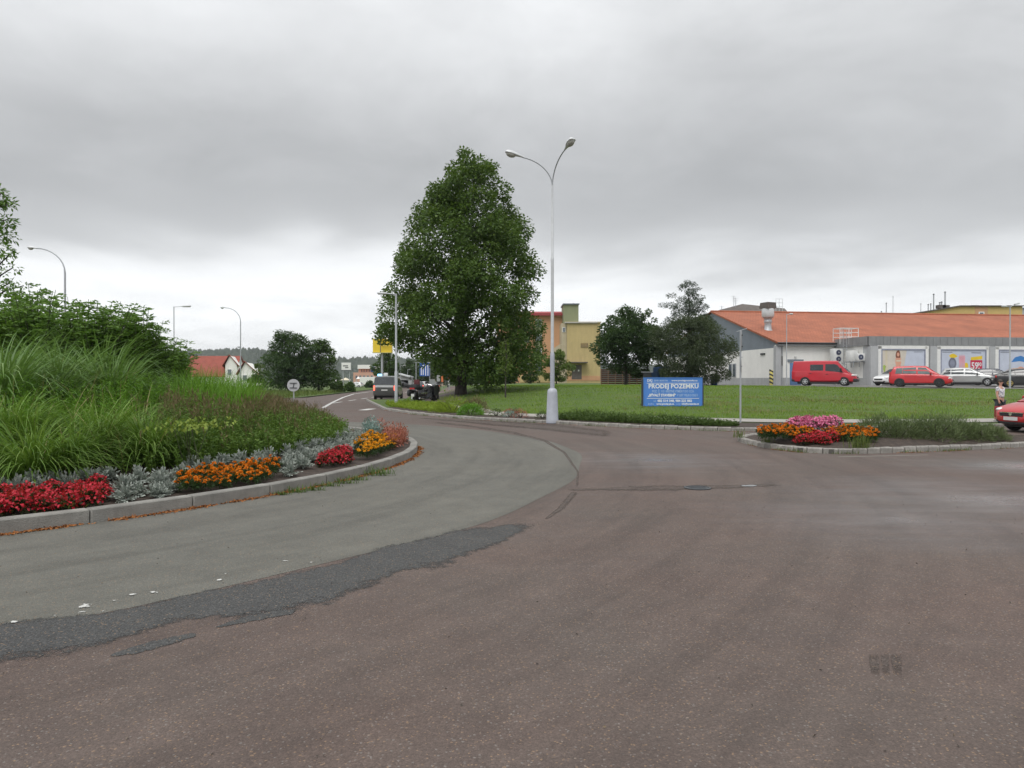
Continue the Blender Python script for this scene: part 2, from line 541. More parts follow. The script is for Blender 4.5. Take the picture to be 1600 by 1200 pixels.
# asphalt -----------------------------------------------------------
def asphalt(name, base, alt, wet=True, polar=True, chips=0.5):
    m, nt, b, out = nodes(name)
    tc = nd(nt, 'ShaderNodeTexCoord').outputs['Object']
    # aggregate: one stone chip per cell
    vo = nd(nt, 'ShaderNodeTexVoronoi', Scale=120.0); nt.links.new(tc, vo.inputs['Vector'])
    sepc = nd(nt, 'ShaderNodeSeparateColor'); nt.links.new(vo.outputs['Color'], sepc.inputs[0])
    chip = ramp(nt, sepc.outputs[0], [(0.0, 1 - chips), (0.5, 1.0), (0.85, 1 + chips * 0.55), (1.0, 1 + chips * 1.5)])
    chip2 = ramp(nt, noise_n(nt, tc, 42.0, 4.0, 0.7), [(0.3, 1 - chips * 0.45), (0.7, 1 + chips * 0.4)])
    big = noise_n(nt, tc, 0.33, 6.0, 0.62)
    mid = noise_n(nt, tc, 2.6, 5.0, 0.6)
    c = mixc(nt, ramp(nt, big, [(0.36, 0.0), (0.66, 1.0)]), base, alt)
    c = mixc(nt, 1.0, c, ramp(nt, mid, [(0.3, 0.84), (0.7, 1.14)]), 'MULTIPLY')
    c = mixc(nt, 1.0, c, chip, 'MULTIPLY')
    c = mixc(nt, 1.0, c, chip2, 'MULTIPLY')
    # a few ochre and white chips
    c = mixc(nt, ramp(nt, sepc.outputs[1], [(0.965, 0.0), (0.98, 0.55)]), c, (0.30, 0.20, 0.12))
    c = mixc(nt, ramp(nt, sepc.outputs[2], [(0.975, 0.0), (0.99, 0.35)]), c, (0.30, 0.29, 0.27))
    if polar:   # tyre-worn arcs round the island
        sp = nd(nt, 'ShaderNodeSeparateXYZ'); nt.links.new(tc, sp.inputs[0])
        dx = mth(nt, 'SUBTRACT', sp.outputs[0], CX); dy = mth(nt, 'SUBTRACT', sp.outputs[1], CY)
        rr = mth(nt, 'SQRT', mth(nt, 'ADD', mth(nt, 'MULTIPLY', dx, dx), mth(nt, 'MULTIPLY', dy, dy)))
        th = mth(nt, 'ARCTAN2', dy, dx)
        cb = nd(nt, 'ShaderNodeCombineXYZ')
        nt.links.new(mth(nt, 'MULTIPLY', rr, 1.5), cb.inputs[0]); nt.links.new(mth(nt, 'MULTIPLY', th, 2.2), cb.inputs[1])
        st = noise_n(nt, cb.outputs[0], 1.3, 6.0, 0.65)
        c = mixc(nt, 1.0, c, ramp(nt, st, [(0.28, 0.72), (0.5, 1.0), (0.72, 1.16)]), 'MULTIPLY')
    nt.links.new(c, b.inputs['Base Color'])
    rg = ramp(nt, mid, [(0.3, 0.72), (0.7, 0.86)])
    b.inputs['Specular IOR Level'].default_value = 0.42
    bump_k = 0.42
    if wet:     # damp, shinier areas
        sp2 = nd(nt, 'ShaderNodeSeparateXYZ'); nt.links.new(tc, sp2.inputs[0])
        def blob(x, y, rx, ry):
            ax = mth(nt, 'DIVIDE', mth(nt, 'SUBTRACT', sp2.outputs[0], x), rx); ay = mth(nt, 'DIVIDE', mth(nt, 'SUBTRACT', sp2.outputs[1], y), ry)
            d = mth(nt, 'SQRT', mth(nt, 'ADD', mth(nt, 'MULTIPLY', ax, ax), mth(nt, 'MULTIPLY', ay, ay)))
            return mth(nt, 'SUBTRACT', 1.0, d, clamp=True)
        near = mth(nt, 'MAXIMUM', mth(nt, 'MAXIMUM', blob(6.3, 9.7, 3.6, 2.9), blob(9.6, 13.2, 3.0, 2.0)),
                   mth(nt, 'MAXIMUM', blob(2.9, 14.3, 2.6, 2.4), blob(4.5, 8.2, 2.6, 2.2)))
        mpw = nd(nt, 'ShaderNodeMapping'); mpw.inputs['Scale'].default_value = (0.45, 1.5, 1)
        nt.links.new(tc, mpw.inputs[0])
        wn_ = noise_n(nt, mpw.outputs[0], 0.85, 6.0, 0.62)
        wv = ramp(nt, mth(nt, 'ADD', mth(nt, 'MULTIPLY', near, 0.54), mth(nt, 'MULTIPLY', wn_, 0.72)), [(0.40, 0.0), (0.58, 0.30), (0.92, 1.0)])
        rg = mixc(nt, wv, rg, 0.20)
        nt.links.new(mixc(nt, wv, c, mixc(nt, 1.0, c, (0.86, 0.88, 0.92), 'MULTIPLY')), b.inputs['Base Color'])
        bstr = mth(nt, 'SUBTRACT', bump_k, mth(nt, 'MULTIPLY', wv, bump_k * 0.85))
    nt.links.new(rg, b.inputs['Roughness'])
    bn = nd(nt, 'ShaderNodeBump', Strength=bump_k, Distance=0.006)
    hh = mth(nt, 'ADD', mth(nt, 'MULTIPLY', vo.outputs['Distance'], -1.0), mth(nt, 'MULTIPLY', noise_n(nt, tc, 60.0, 3.0), 1.2))
    nt.links.new(hh, bn.inputs['Height'])
    if wet: nt.links.new(bstr, bn.inputs['Strength'])
    nt.links.new(bn.outputs[0], b.inputs['Normal'])
    return m


M['road'] = asphalt('red_brown_asphalt', (0.100, 0.071, 0.060), (0.096, 0.077, 0.067), chips=0.21)
M['ring'] = asphalt('grey_asphalt', (0.118, 0.115, 0.098), (0.106, 0.105, 0.092), wet=False, chips=0.16)
M['tar'] = asphalt('dark_asphalt', (0.050, 0.051, 0.051), (0.060, 0.060, 0.058), wet=False, polar=False, chips=0.45)
M['tar_brown'] = asphalt('tyre_darkened_asphalt', (0.080, 0.060, 0.051), (0.082, 0.066, 0.057), wet=False, polar=False, chips=0.4)
def crumble(m, lo=.46, hi=.60, sc_=7.0):
    """break a thin layer up towards its edges: coverage from the mesh plus noise"""
    nt = m.node_tree; out = [n for n in nt.nodes if n.type == 'OUTPUT_MATERIAL'][0]
    sh = out.inputs['Surface'].links[0].from_socket
    at_ = nd(nt, 'ShaderNodeAttribute', attribute_name='cover'); tc = nd(nt, 'ShaderNodeTexCoord').outputs['Object']
    n1 = noise_n(nt, tc, sc_, 8.0, 0.72); n2 = noise_n(nt, tc, 70.0, 3.0, 0.6)
    f = mth(nt, 'ADD', mth(nt, 'MULTIPLY', at_.outputs['Fac'], 0.80), mth(nt, 'ADD', mth(nt, 'MULTIPLY', mth(nt, 'SUBTRACT', n1, .5), 1.1), mth(nt, 'MULTIPLY', mth(nt, 'SUBTRACT', n2, .5), .45)))
    a = ramp(nt, f, [(lo - .16, 0.0), (hi - .16, 1.0)])
    tr = nd(nt, 'ShaderNodeBsdfTransparent'); mx = nd(nt, 'ShaderNodeMixShader')
    nt.links.new(a, mx.inputs[0]); nt.links.new(tr.outputs[0], mx.inputs[1]); nt.links.new(sh, mx.inputs[2]); nt.links.new(mx.outputs[0], out.inputs['Surface'])
    return m


crumble(M['tar'], .40, .62); crumble(M['tar_brown'], .30, 1.0, 4.0)
M['lot'] = asphalt('car_park_asphalt', (0.17, 0.165, 0.155), (0.15, 0.145, 0.14), wet=False, polar=False, chips=0.25)
M['path'] = pm('path_concrete', (0.33, 0.315, 0.285), 0.85, 0, 0.16, 1.2, 0.3, 40, grime=0.2)
M['path_dark'] = pm('path_brown', (0.12, 0.09, 0.075), 0.85, 0, 0.2, 1.5, 0.3, 40)
M['fleck'] = crumble(pm('worn_paint', (0.52, 0.52, 0.50), 0.7, 0, 0.2, 30.0), .70, .77, 22.0)
M['line'] = pm('road_paint', (0.50, 0.50, 0.48), 0.6, 0, 0.25, 5.0)


def grass_ground(name, c1, c2, c3):
    m, nt, b, out = nodes(name)
    tc = nd(nt, 'ShaderNodeTexCoord').outputs['Object']
    n1 = noise_n(nt, tc, 0.35, 6.0, 0.6); n2 = noise_n(nt, tc, 14.0, 4.0, 0.7)
    c = ramp(nt, n1, [(0.3, c1), (0.55, c2), (0.75, c3)])
    c = mixc(nt, 1.0, c, ramp(nt, n2, [(0.25, 0.6), (0.75, 1.3)]), 'MULTIPLY')
    nt.links.new(c, b.inputs['Base Color']); b.inputs['Roughness'].default_value = 0.9
    bn = nd(nt, 'ShaderNodeBump', Strength=0.8, Distance=0.05); nt.links.new(n2, bn.inputs['Height']); nt.links.new(bn.outputs[0], b.inputs['Normal'])
    return m


M['turf'] = grass_ground('turf', (0.060, 0.105, 0.018), (0.080, 0.130, 0.024), (0.105, 0.135, 0.034))
M['field'] = grass_ground('field', (0.05, 0.08, 0.025), (0.06, 0.085, 0.03), (0.08, 0.09, 0.04))


def sheet(name, pts, z, mat):
    b = MB(); b.poly([(p[0], p[1], z) for p in pts])
    return tag(b.build(name, mat), kind='structure')


sheet('ground', [(-3000, -400), (3000, -400), (3000, 3500), (-3000, 3500)], -0.07, M['field'])
sheet('road', [(-60, -30), (60, -30), (60, 44), (-60, 44)], 0.0, M['road'])
# the road leading away to the left
NR_R = [(44.0, -7.2), (57, -8.6), (84, -11.3), (130, -15.0), (222, -21.2)]
NR_L = [(44.0, -60), (60, -40.0), (62, -21.0), (68, -19.6), (110, -23.2), (150, -27), (222, -33.5)]
sheet('road', [(x, y) for y, x in NR_R] + [(x, y) for y, x in NR_L[::-1]], 0.0, M['road'])
ringp = [(CX + r * math.cos(a), CY + r * math.sin(a)) for r, a in ()]
bq = MB()
NSEG = 160
vs = []
for k in range(NSEG):
    a = 2 * PI * k / NSEG
    ro = R_RING + 0.05 * math.sin(9 * a) + 0.04 * math.sin(23 * a + 1)
    vs += [(CX + (RK - 0.3) * math.cos(a), CY + (RK - 0.3) * math.sin(a), 0.002), (CX + ro * math.cos(a), CY + ro * math.sin(a), 0.002)]
bq.add(vs, [(2 * k, 2 * k + 1, (2 * k + 3) % (2 * NSEG), (2 * k + 2) % (2 * NSEG)) for k in range(NSEG)])
tag(bq.build('ring_road', M['ring']), kind='structure')


RAGZ = [0.0026]


def ragged(name, inner, outer, z, mat, amp=0.12, freq=1.6, n=90, seed=1):
    """a band between two pixel outlines laid on the road, edges broken up by noise"""
    RAGZ[0] += 0.0002; z = RAGZ[0]
    A, B = [], []
    for i in range(n + 1):
        t = i / n
        for L_, src in ((A, inner), (B, outer)):
            p = Vector((pl(t, [(k / (len(src) - 1), q[0]) for k, q in enumerate(src)]), pl(t, [(k / (len(src) - 1), q[1]) for k, q in enumerate(src)])))
            j = mnoise.fractal(Vector((p.x * freq, p.y * freq, seed + (5 if L_ is B else 0))), 0.8, 2.1, 5)
            j2 = mnoise.fractal(Vector((p.x * freq * 5, p.y * freq * 5, seed + 9)), 0.8, 2.1, 3)
            L_.append((p.x, p.y + (j * amp + j2 * amp * 0.35) * math.sin(PI * min(1, max(0, t * 1.0))) ** 0.3, z))
    b = MB(); m = len(A); vs, cv = [], []
    NR_ = 7
    for k in range(NR_):
        f = k / (NR_ - 1)
        for i in range(m):
            e = min(1.0, i / (m - 1) * 16, (1 - i / (m - 1)) * 16)
            p = Vector(A[i]).lerp(Vector(B[i]), lerp(-.10, 1.18, f)); vs.append(p[:]); cv.append((0, .70, 1, 1, .78, .40, 0)[k] * e)
    b.add(vs, [(k * m + i, k * m + i + 1, (k + 1) * m + i + 1, (k + 1) * m + i) for k in range(NR_ - 1) for i in range(m - 1)])
    o = b.build(name, mat); at_ = o.data.attributes.new('cover', 'FLOAT', 'POINT'); at_.data.foreach_set('value', cv)
    return tag(o, kind='structure')


def gpix(pts, z=0.0):
    """photo pixels on the level road -> ground points"""
    o = []
    for px, py in pts:
        d = (EYE - z) * FPX / (py - HZ); o.append(((px - 800) * d / FPX, d))
    return o


ragged('tar_patch', gpix([(-300, 1030), (0, 975), (150, 960), (300, 928), (430, 903), (520, 882), (600, 855), (700, 832), (852, 812)]),
       gpix([(-300, 1110), (0, 1034), (150, 1012), (300, 968), (430, 958), (520, 940), (600, 905), (700, 880), (850, 822)]), 0.0042, M['tar'], 0.10, 1.5, 150, 3)
ragged('tar_patch', gpix([(335, 980), (390, 962), (462, 953)]), gpix([(335, 982), (400, 972), (462, 960)]), 0.0042, M['tar'], 0.05, 3.0, 30, 8)
ragged('tar_patch', gpix([(170, 1024), (235, 1002), (308, 990)]), gpix([(170, 1026), (235, 1018), (308, 996)]), 0.0042, M['tar'], 0.06, 3.0, 30, 5)
ragged('tar_patch', gpix([(885, 764), (980, 762), (1090, 758), (1225, 757)]), gpix([(885, 767), (980, 766), (1090, 765), (1225, 760)]), 0.0042, M['tar_brown'], 0.16, 1.2, 60, 12)
ragged('tar_patch', gpix([(850, 812), (870, 795), (893, 768)]), gpix([(856, 812), (882, 795), (905, 768)]), 0.0042, M['tar_brown'], 0.04, 2.0, 30, 2)
ragged('tar_patch', gpix([(900, 765), (902, 738), (880, 708), (850, 690), (800, 677), (740, 668), (670, 660)]),
       gpix([(903, 765), (905, 738), (884, 707), (855, 688.5), (806, 675.5), (748, 666.5), (678, 658.5)]), 0.0042, M['tar_brown'], 0.10, 1.2, 80, 4)
ragged('tar_patch', gpix([(640, 652), (740, 662), (850, 672), (960, 684)]), gpix([(700, 655), (790, 658), (880, 664), (960, 674)]), 0.0032, M['tar_brown'], 0.25, 0.5, 60, 6)
for k, (x0, x1) in enumerate(((1357, 1374), (1376, 1390), (1392, 1409))):
    ragged('tyre_mark', gpix([(x0, 1022 + k), (x1, 1022 + k)]), gpix([(x0 + 4, 1052), (x1 + 2, 1056)]), 0.0032, M['tar_brown'], 0.02, 8.0, 12, k)

# worn bits of white paint on the grey lane
for k, (px, py, w, h, a) in enumerate(((132, 948, 26, 9, 0.5), (20, 974, 16, 5, 0.3), (206, 931, 12, 4, -0.6), (240, 927, 22, 4, -0.5), (342, 908, 12, 3, -0.2), (178, 940, 8, 3, -0.4), (446, 878, 16, 2, -0.3), (128, 958, 14, 5, 0.2), (486, 880, 8, 2, -0.3), (352, 898, 6, 2, 0), (85, 964, 8, 3, 0.2), (160, 957, 6, 2, 0))):
    (x, y), = gpix([(px, py)]); s = y / FPX; sy = s * y / 1.6
    vs = [(x, y, 0.0085)]
    for i in range(16):
        t = 2 * PI * i / 16
        ux, uy = w * s * 1.0 * math.cos(t), h * sy * 1.1 * math.sin(t)
        vs.append((x + ux * math.cos(a) - uy * math.sin(a), y + ux * math.sin(a) + uy * math.cos(a), 0.0085))
    b = MB(); b.add(vs, [(0, 1 + i, 1 + (i + 1) % 16) for i in range(16)])
    o = b.build('paint_fleck', M['fleck']); at_ = o.data.attributes.new('cover', 'FLOAT', 'POINT'); at_.data.foreach_set('value', [.95] + [0.0] * 16); tag(o, kind='structure')


def stripe(pts, w, z=0.003, mat=None, name='painted_line'):
    b = MB(); L_, R_ = [], []
    for i, p in enumerate(pts):
        p = Vector(p[:2]); t = (Vector(pts[min(i + 1, len(pts) - 1)][:2]) - Vector(pts[max(0, i - 1)][:2])).normalized()
        n = Vector((-t.y, t.x)) * w / 2
        L_.append((*(p + n), z)); R_.append((*(p - n), z))
    m = len(pts); b.add(L_ + R_, [(i, i + 1, m + i + 1, m + i) for i in range(m - 1)])
    return tag(b.build(name, mat or M['line']), kind='structure')


stripe(gpix([(505, 637), (520, 628.5), (536, 621), (553, 615.5), (575, 612.5), (600, 610.5)]), 0.22)
da, db = gpix([(520, 630), (640, 612)])
for k in range(9):
    t0, t1 = k / 9, (k + 0.55) / 9
    stripe([(lerp(da[0], db[0], t), lerp(da[1], db[1], t)) for t in (t0, t1)], 0.2)
stripe(gpix([(566, 641), (582, 638.6)]), 0.5)
stripe(gpix([(1556, 686.5), (1700, 686)]), 0.16)
stripe(gpix([(1310, 714), (1380, 712.5), (1450, 711)]), 0.05, 0.003, M['path'])
stripe(gpix([(1240, 716), (1320, 740)]), 0.10, 0.0032, M['tar_brown'])

# lawn, one sheet of rows from the kerb back ----------------------
rows = [22.6 + 0.45 * i for i in range(30)] + [36.4 + 0.9 * i for i in range(40)] + [73 + 4 * i for i in range(45)]
NCL = 90
vs, fs = [], []
FK_R = [(p.y, p.x) for p in FARK[11:]]
for j, y in enumerate(rows):
    xl = pl(y, FK_L) + 0.16 if y < 57 else pl(y, NR_R)
    xl += 0.0
    if y < 22.9: xl = 6.6
    xr = pl(y - 0.16, FK_R) if y < 33 else 70 + (y - 33) * 0.9
    for i in range(NCL):
        x = lerp(xl, xr, (i / (NCL - 1)) ** 1.25)
        vs.append((x, y, lawn_h(x, y)))
for j in range(len(rows) - 1):
    for i in range(NCL - 1):
        a = j * NCL + i
        fs.append((a, a + 1, a + NCL + 1, a + NCL))
lb = MB(); lb.add(vs, fs)
tag(lb.build('lawn', M['turf'], smooth=60), kind='structure')

# left side beyond the roundabout
sheet('verge', [(-120, 44.5), (-27, 44.5), (-24, 52), (-21.2, 60), (-20.2, 68), (-23.8, 110), (-34.5, 222), (-34.5, 400), (-300, 400), (-300, 44.5)], 0.03, M['turf'])


def path_strip(name, pts, w, mat, dz=0.02):
    b = MB(); L_, R_ = [], []
    fine = []
    for (a, c) in zip(pts, pts[1:]):
        n = max(1, int((Vector(c) - Vector(a)).length / 0.7))
        fine += [lerp(Vector(a), Vector(c), k / n) for k in range(n)]
    fine.append(Vector(pts[-1]))
    for i, p in enumerate(fine):
        t = (fine[min(i + 2, len(fine) - 1)] - fine[max(0, i - 2)]).normalized(); n = Vector((-t.y, t.x)) * w / 2
        for k in range(5):
            q = p + n * (1 - k / 2)
            L_.append((q.x, q.y, lawn_h(q.x, q.y) + dz))
    m = len(fine); f = []
    for i in range(m - 1):
        for k in range(4):
            f.append((i * 5 + k, i * 5 + k + 1, (i + 1) * 5 + k + 1, (i + 1) * 5 + k))
    b.add(L_, f)
    return tag(b.build(name, mat, smooth=60), kind='structure')


WALK = [(58, 34.5), (30, 28.8), (22, 27.1), (15, 26.0), (10.5, 25.9), (7, 27.0), (3.5, 28.8), (0, 30.9), (-1.8, 34.0), (-3.6, 40.0)]
path_strip('footpath', WALK, 2.1, M['path'], 0.025)
path_strip('footpath', [(-4.2, 44), (-5.4, 54), (-7.9, 84), (-10.5, 120), (-16.3, 200)], 2.3, M['path_dark'], 0.025)

# car park in front of the store
cb_ = MB()
lot = [(15.6, 62.0), (20.5, 56.4), (24.5, 53.2), (30, 51.8), (64, 53.0), (75, 62), (70, 90), (15, 84)]
NL_ = [(x, y) for x, y in lot[:5]]
vs = []
for i in range(61):
    x = lerp(15.6, 70, i / 60); y0 = pl(x, NL_)
    for k in range(12):
        y = lerp(y0, 90, (k / 11) ** 2); vs.append((x, y, lawn_h(x, y) + 0.03))
cb_.add(vs, [(i * 12 + k, (i + 1) * 12 + k, (i + 1) * 12 + k + 1, i * 12 + k + 1) for i in range(60) for k in range(11)])
tag(cb_.build('car_park', M['lot']), kind='structure')


# kerbs: every stone on its own ------------------------------------
def stone_mesh(name, L, w, h, mat, lip=0.02, rough=0.0, seed=0):
    r_ = random.Random(seed)
    prof = [(0, -0.12), (0.0, h - lip), (lip, h), (w - lip, h), (w, h - lip), (w, -0.12)]
    rings = []
    for sx in (-L / 2, -L / 2 + lip, L / 2 - lip, L / 2):
        k = lip * 0.7 if abs(sx) == L / 2 else 0
        rings.append([(sx + r_.uniform(-rough, rough), min(max(y, k), w - k) + r_.uniform(-rough, rough), z - (k if z > 0 else 0) + r_.uniform(-rough, rough)) for y, z in prof])
    b = MB(); b.loft(rings)
    return b.mesh(name, mat, 30)


def lay_kerb(bed, pts, L, meshes, gap=0.012, jit=0.004, zf=None, side=1):
    """stones end to end along pts (their front feet); +y of a stone points to the `side` of travel"""
    seg = [Vector(p[:2]) for p in pts]
    cum = [0]
    for a, c in zip(seg, seg[1:]): cum.append(cum[-1] + (c - a).length)
    n = int(cum[-1] / L)

    def ps(s):
        s = max(0, min(cum[-1] - 1e-4, s))
        for i in range(len(seg) - 1):
            if s <= cum[i + 1]: return seg[i].lerp(seg[i + 1], (s - cum[i]) / (cum[i + 1] - cum[i]))
    for k in range(n):
        a, c = ps(k * L), ps((k + 1) * L)
        mid = (a + c) / 2; t = (c - a).normalized()
        ang = math.atan2(t.y, t.x) + (0 if side > 0 else PI)
        o = link('kerbstone', rnd.choice(meshes), bed, (mid.x, mid.y, rnd.uniform(-jit, jit)), ang + rnd.uniform(-jit, jit) * 2)
        o.scale = ((c - a).length - gap, 1, 1)


def kerb_bed(pts, w, h, side=1, closed=False):
    b = MB(); F, K = [], []
    n = len(pts)
    for i, p in enumerate(pts):
        p = Vector(p[:2])
        q0 = Vector(pts[(i - 1) % n][:2]) if closed or i > 0 else p; q1 = Vector(pts[(i + 1) % n][:2]) if closed or i < n - 1 else p
        t = (q1 - q0).normalized(); nn = Vector((-t.y, t.x)) * side
        F.append((*(p + nn * 0.03), h)); K.append((*(p + nn * (w - 0.01)), h))
    F0 = [(x, y, -0.05) for x, y, z in F]
    b.add(F + K + F0, [(i, (i + 1) % n, n + (i + 1) % n, n + i) for i in range(n if closed else n - 1)] + [(2 * n + i, 2 * n + (i + 1) % n, (i + 1) % n, i) for i in range(n if closed else n - 1)])
    return tag(b.build('kerb', M['mortar']), kind='structure')


# central island
th0 = math.radians(-80)
ipts = [(CX + RK * math.cos(th0 + 2 * PI * k / 180), CY + RK * math.sin(th0 + 2 * PI * k / 180)) for k in range(181)]
bed = kerb_bed(ipts[:-1], 0.17, 0.12, 1, True)
NST = 56
conc = [stone_mesh('kerbstone', 1.0, 0.16, 0.155, M['concrete'], 0.014, 0.002, s) for s in range(4)]
lay_kerb(bed, ipts, 2 * PI * RK / NST - 0.0008, conc, 0.014, 0.003)

# far side: rough granite setts
gran = [stone_mesh('kerbstone', 1.0, 0.16, 0.12, M['granite'], 0.022, 0.009, s + 20) for s in range(6)]
fine_far = FARK
bed = kerb_bed(FARK, 0.16, 0.095, 1)
lay_kerb(bed, FARK, 0.43, gran, 0.02, 0.008)

# splitter island
SPL = [gat(1152, 18.9), gat(1163, 18.0), gat(1182, 17.3), gat(1212, 16.45), gat(1250, 15.84), gat(1300, 15.52), gat(1360, 15.56), gat(1450, 15.98), gat(1560, 16.7), Vector((13.3, 17.5, 0)), Vector((15.5, 18.1, 0)),
       Vector((15.6, 18.3, 0)), Vector((13.4, 18.6, 0)), Vector((11, 19.1, 0)), Vector((9.0, 19.7, 0)), Vector((7.6, 20.0, 0)), Vector((6.6, 19.9, 0))]
SPL = SPL + [SPL[0]]
bed = kerb_bed(SPL[:-1], 0.16, 0.10, 1, True)
lay_kerb(bed, SPL, 0.33, gran, 0.022, 0.008)
inn = []
n = len(SPL) - 1
for i in range(n):
    t = (SPL[(i + 1) % n] - SPL[(i - 1) % n]).normalized()
    inn.append((SPL[i].x - t.y * 0.1, SPL[i].y + t.x * 0.1))
cx_, cy_ = 9.6, 17.9
bs = MB(); vs = [(x, y, 0.085) for x, y in inn] + [(lerp(x, cx_, 0.4), lerp(y, cy_, 0.4), 0.22) for x, y in inn] + [(cx_, cy_, 0.26)]
bs.add(vs, [(i, (i + 1) % n, n + (i + 1) % n, n + i) for i in range(n)] + [(n + i, n + (i + 1) % n, 2 * n) for i in range(n)])
tag(bs.build('flower_bed', M['soil'], smooth=60), kind='structure')


def mound(r):
    r = max(0.0, min(r, RK))
    return 0.09 + 1.12 * max(0.0, 1 - (r / 10.6) ** 2) ** 1.5


bs = MB(); vs, fs = [], []
RR = [0, 2, 4, 6, 7.5, 8.5, 9.3, 9.8, 10.2, RK - 0.12]; NA = 90
for r_ in RR:
    for k in range(NA):
        a = 2 * PI * k / NA; x, y = CX + r_ * math.cos(a), CY + r_ * math.sin(a)
        vs.append((x, y, mound(r_) + 0.05 * mnoise.fractal(Vector((x, y, 0)), 1, 2, 4) * (1 if r_ < 10 else 0.4)))
for i in range(len(RR) - 1):
    for k in range(NA):
        fs.append((i * NA + k, i * NA + (k + 1) % NA, (i + 1) * NA + (k + 1) % NA, (i + 1) * NA + k))
bs.add(vs, fs)
tag(bs.build('island_soil', M['soil'], smooth=60), kind='structure')

# planted strip between far kerb and footpath
def inset(pts, d0):
    o = []
    for i, p in enumerate(pts):
        t = (pts[min(i + 1, len(pts) - 1)] - pts[max(i - 1, 0)]).normalized(); o.append((p.x - t.y * d0, p.y + t.x * d0))
    return o
fb = FARK[4:12]
ib, ob = inset(fb, 0.14), []
for x, y in inset(fb, 2.0): ob.append((x, y))
ob = [(-6.3, 41), (-4.3, 40.5), (-3.6, 37.0), (-1.6, 31.9), (1.0, 29.0), (4.6, 26.9), (8.0, 25.1), (9.9, 24.6)]
bs = MB(); m = len(ib)
bs.add([(x, y, 0.125) for x, y in ib] + [(x, y, lawn_h(x, y) + 0.018) for x, y in ob], [(i, i + 1, m + i + 1, m + i) for i in range(m - 1)])
tag(bs.build('flower_bed', M['soil']), kind='structure')

# drain cover and puddle at the worn strip
(gx, gy), = gpix([(1090, 763)])
g = thing('drain_cover', 'dark iron drain cover sunk in the worn tar strip', 'drain cover', (gx, gy, 0.005))
b = MB(); b.lathe([(0.20, 0.0), (0.20, 0.008), (0.17, 0.010), (0.17, 0.004)], 24); b.build('rim', M['dark_metal'], g, 40)
for k in range(5):
    b = MB(); b.box((0, -0.12 + 0.06 * k, 0.004), (0.24, 0.03, 0.008)); b.build('bar', M['dark_metal'], g)
mw, nt, b_, out_ = nodes('puddle_water')
tcw = nd(nt, 'ShaderNodeTexCoord').outputs['Object']
nt.links.new(ramp(nt, noise_n(nt, tcw, 4.0), [(0.3, (0.03, 0.03, 0.032)), (0.7, (0.05, 0.05, 0.05))]), b_.inputs['Base Color'])
b_.inputs['Roughness'].default_value = 0.04
b_.inputs['Specular IOR Level'].default_value = 0.7
for cxp, cyp, w_, h_ in ((1170, 759.5, 13, 1.2),):
    pts = []
    for i in range(16):
        t = 2 * PI * i / 16; r_ = 1 + 0.3 * mnoise.noise(Vector((math.cos(t), math.sin(t), cxp)))
        pts.append((cxp + w_ * math.cos(t) * r_, cyp + h_ * math.sin(t) * r_))
    sheet('puddle', gpix(pts), 0.0065, mw)

# wooded hills on the horizon
M['hill'] = leafm('far_wood', (0.018, 0.035, 0.016), (0.03, 0.05, 0.022), (0.045, 0.065, 0.03), trans=0.0, clump=0.02)
HILL = [(-1400, 30), (-1000, 40), (-760, 58), (-620, 62), (-540, 64), (-470, 52), (-420, 44), (-330, 43), (-250, 44), (-150, 38), (0, 34), (300, 30), (800, 34), (1500, 28)]
vs, fs = [], []
nx = 160
for i in range(nx):
    x = lerp(-1500, 1600, i / (nx - 1)); y = 1550 + 60 * math.sin(x * 0.004)
    h = pl(x, HILL) + 5 * mnoise.fractal(Vector((x * 0.006, 0, 3)), 1, 2, 4)
    for yy, hh in ((y - 260, -1), (y - 120, h * 0.55), (y, h), (y + 260, h * 0.8), (y + 500, -1)): vs.append((x, yy, hh))
for i in range(nx - 1):
    for k in range(4): fs.append((i * 5 + k, i * 5 + k + 1, (i + 1) * 5 + k + 1, (i + 1) * 5 + k))
b = MB(); b.add(vs, fs); tag(b.build('hills', M['field'], smooth=60), kind='structure')
P_, D_ = [], []
hl = []
n = 9000
xs = NR.uniform(-1300, 500, n); ts = NR.uniform(0, 1, n)
V_, T_ = [], []
for x, t in zip(xs, ts):
    y = 1550 + 60 * math.sin(x * 0.004); h = pl(x, HILL) + 5 * mnoise.fractal(Vector((x * 0.006, 0, 3)), 1, 2, 4)
    yy = y - 260 + 260 * t ** 0.7; z = (lerp(-1, h * 0.55, (yy - y + 260) / 140) if yy < y - 120 else lerp(h * 0.55, h, (yy - y + 120) / 120))
    r_ = rnd.uniform(3, 5.5); hh = rnd.uniform(6, 12)
    b0 = len(V_)
    V_ += [(x - r_, yy, z), (x + r_, yy, z), (x, yy - r_, z), (x - r_ * .6, yy - r_ * .3, z + hh * .75), (x + r_ * .6, yy - r_ * .3, z + hh * .7), (x, yy, z + hh)]
    T_ += [(b0, b0 + 2, b0 + 3), (b0 + 2, b0 + 4, b0 + 3), (b0 + 2, b0 + 1, b0 + 4), (b0 + 3, b0 + 4, b0 + 5)]
wood = link('forest', np_mesh('forest', V_, T_, M['hill']))
tag(wood, 'dark wooded hills along the horizon', 'forest', kind='stuff')
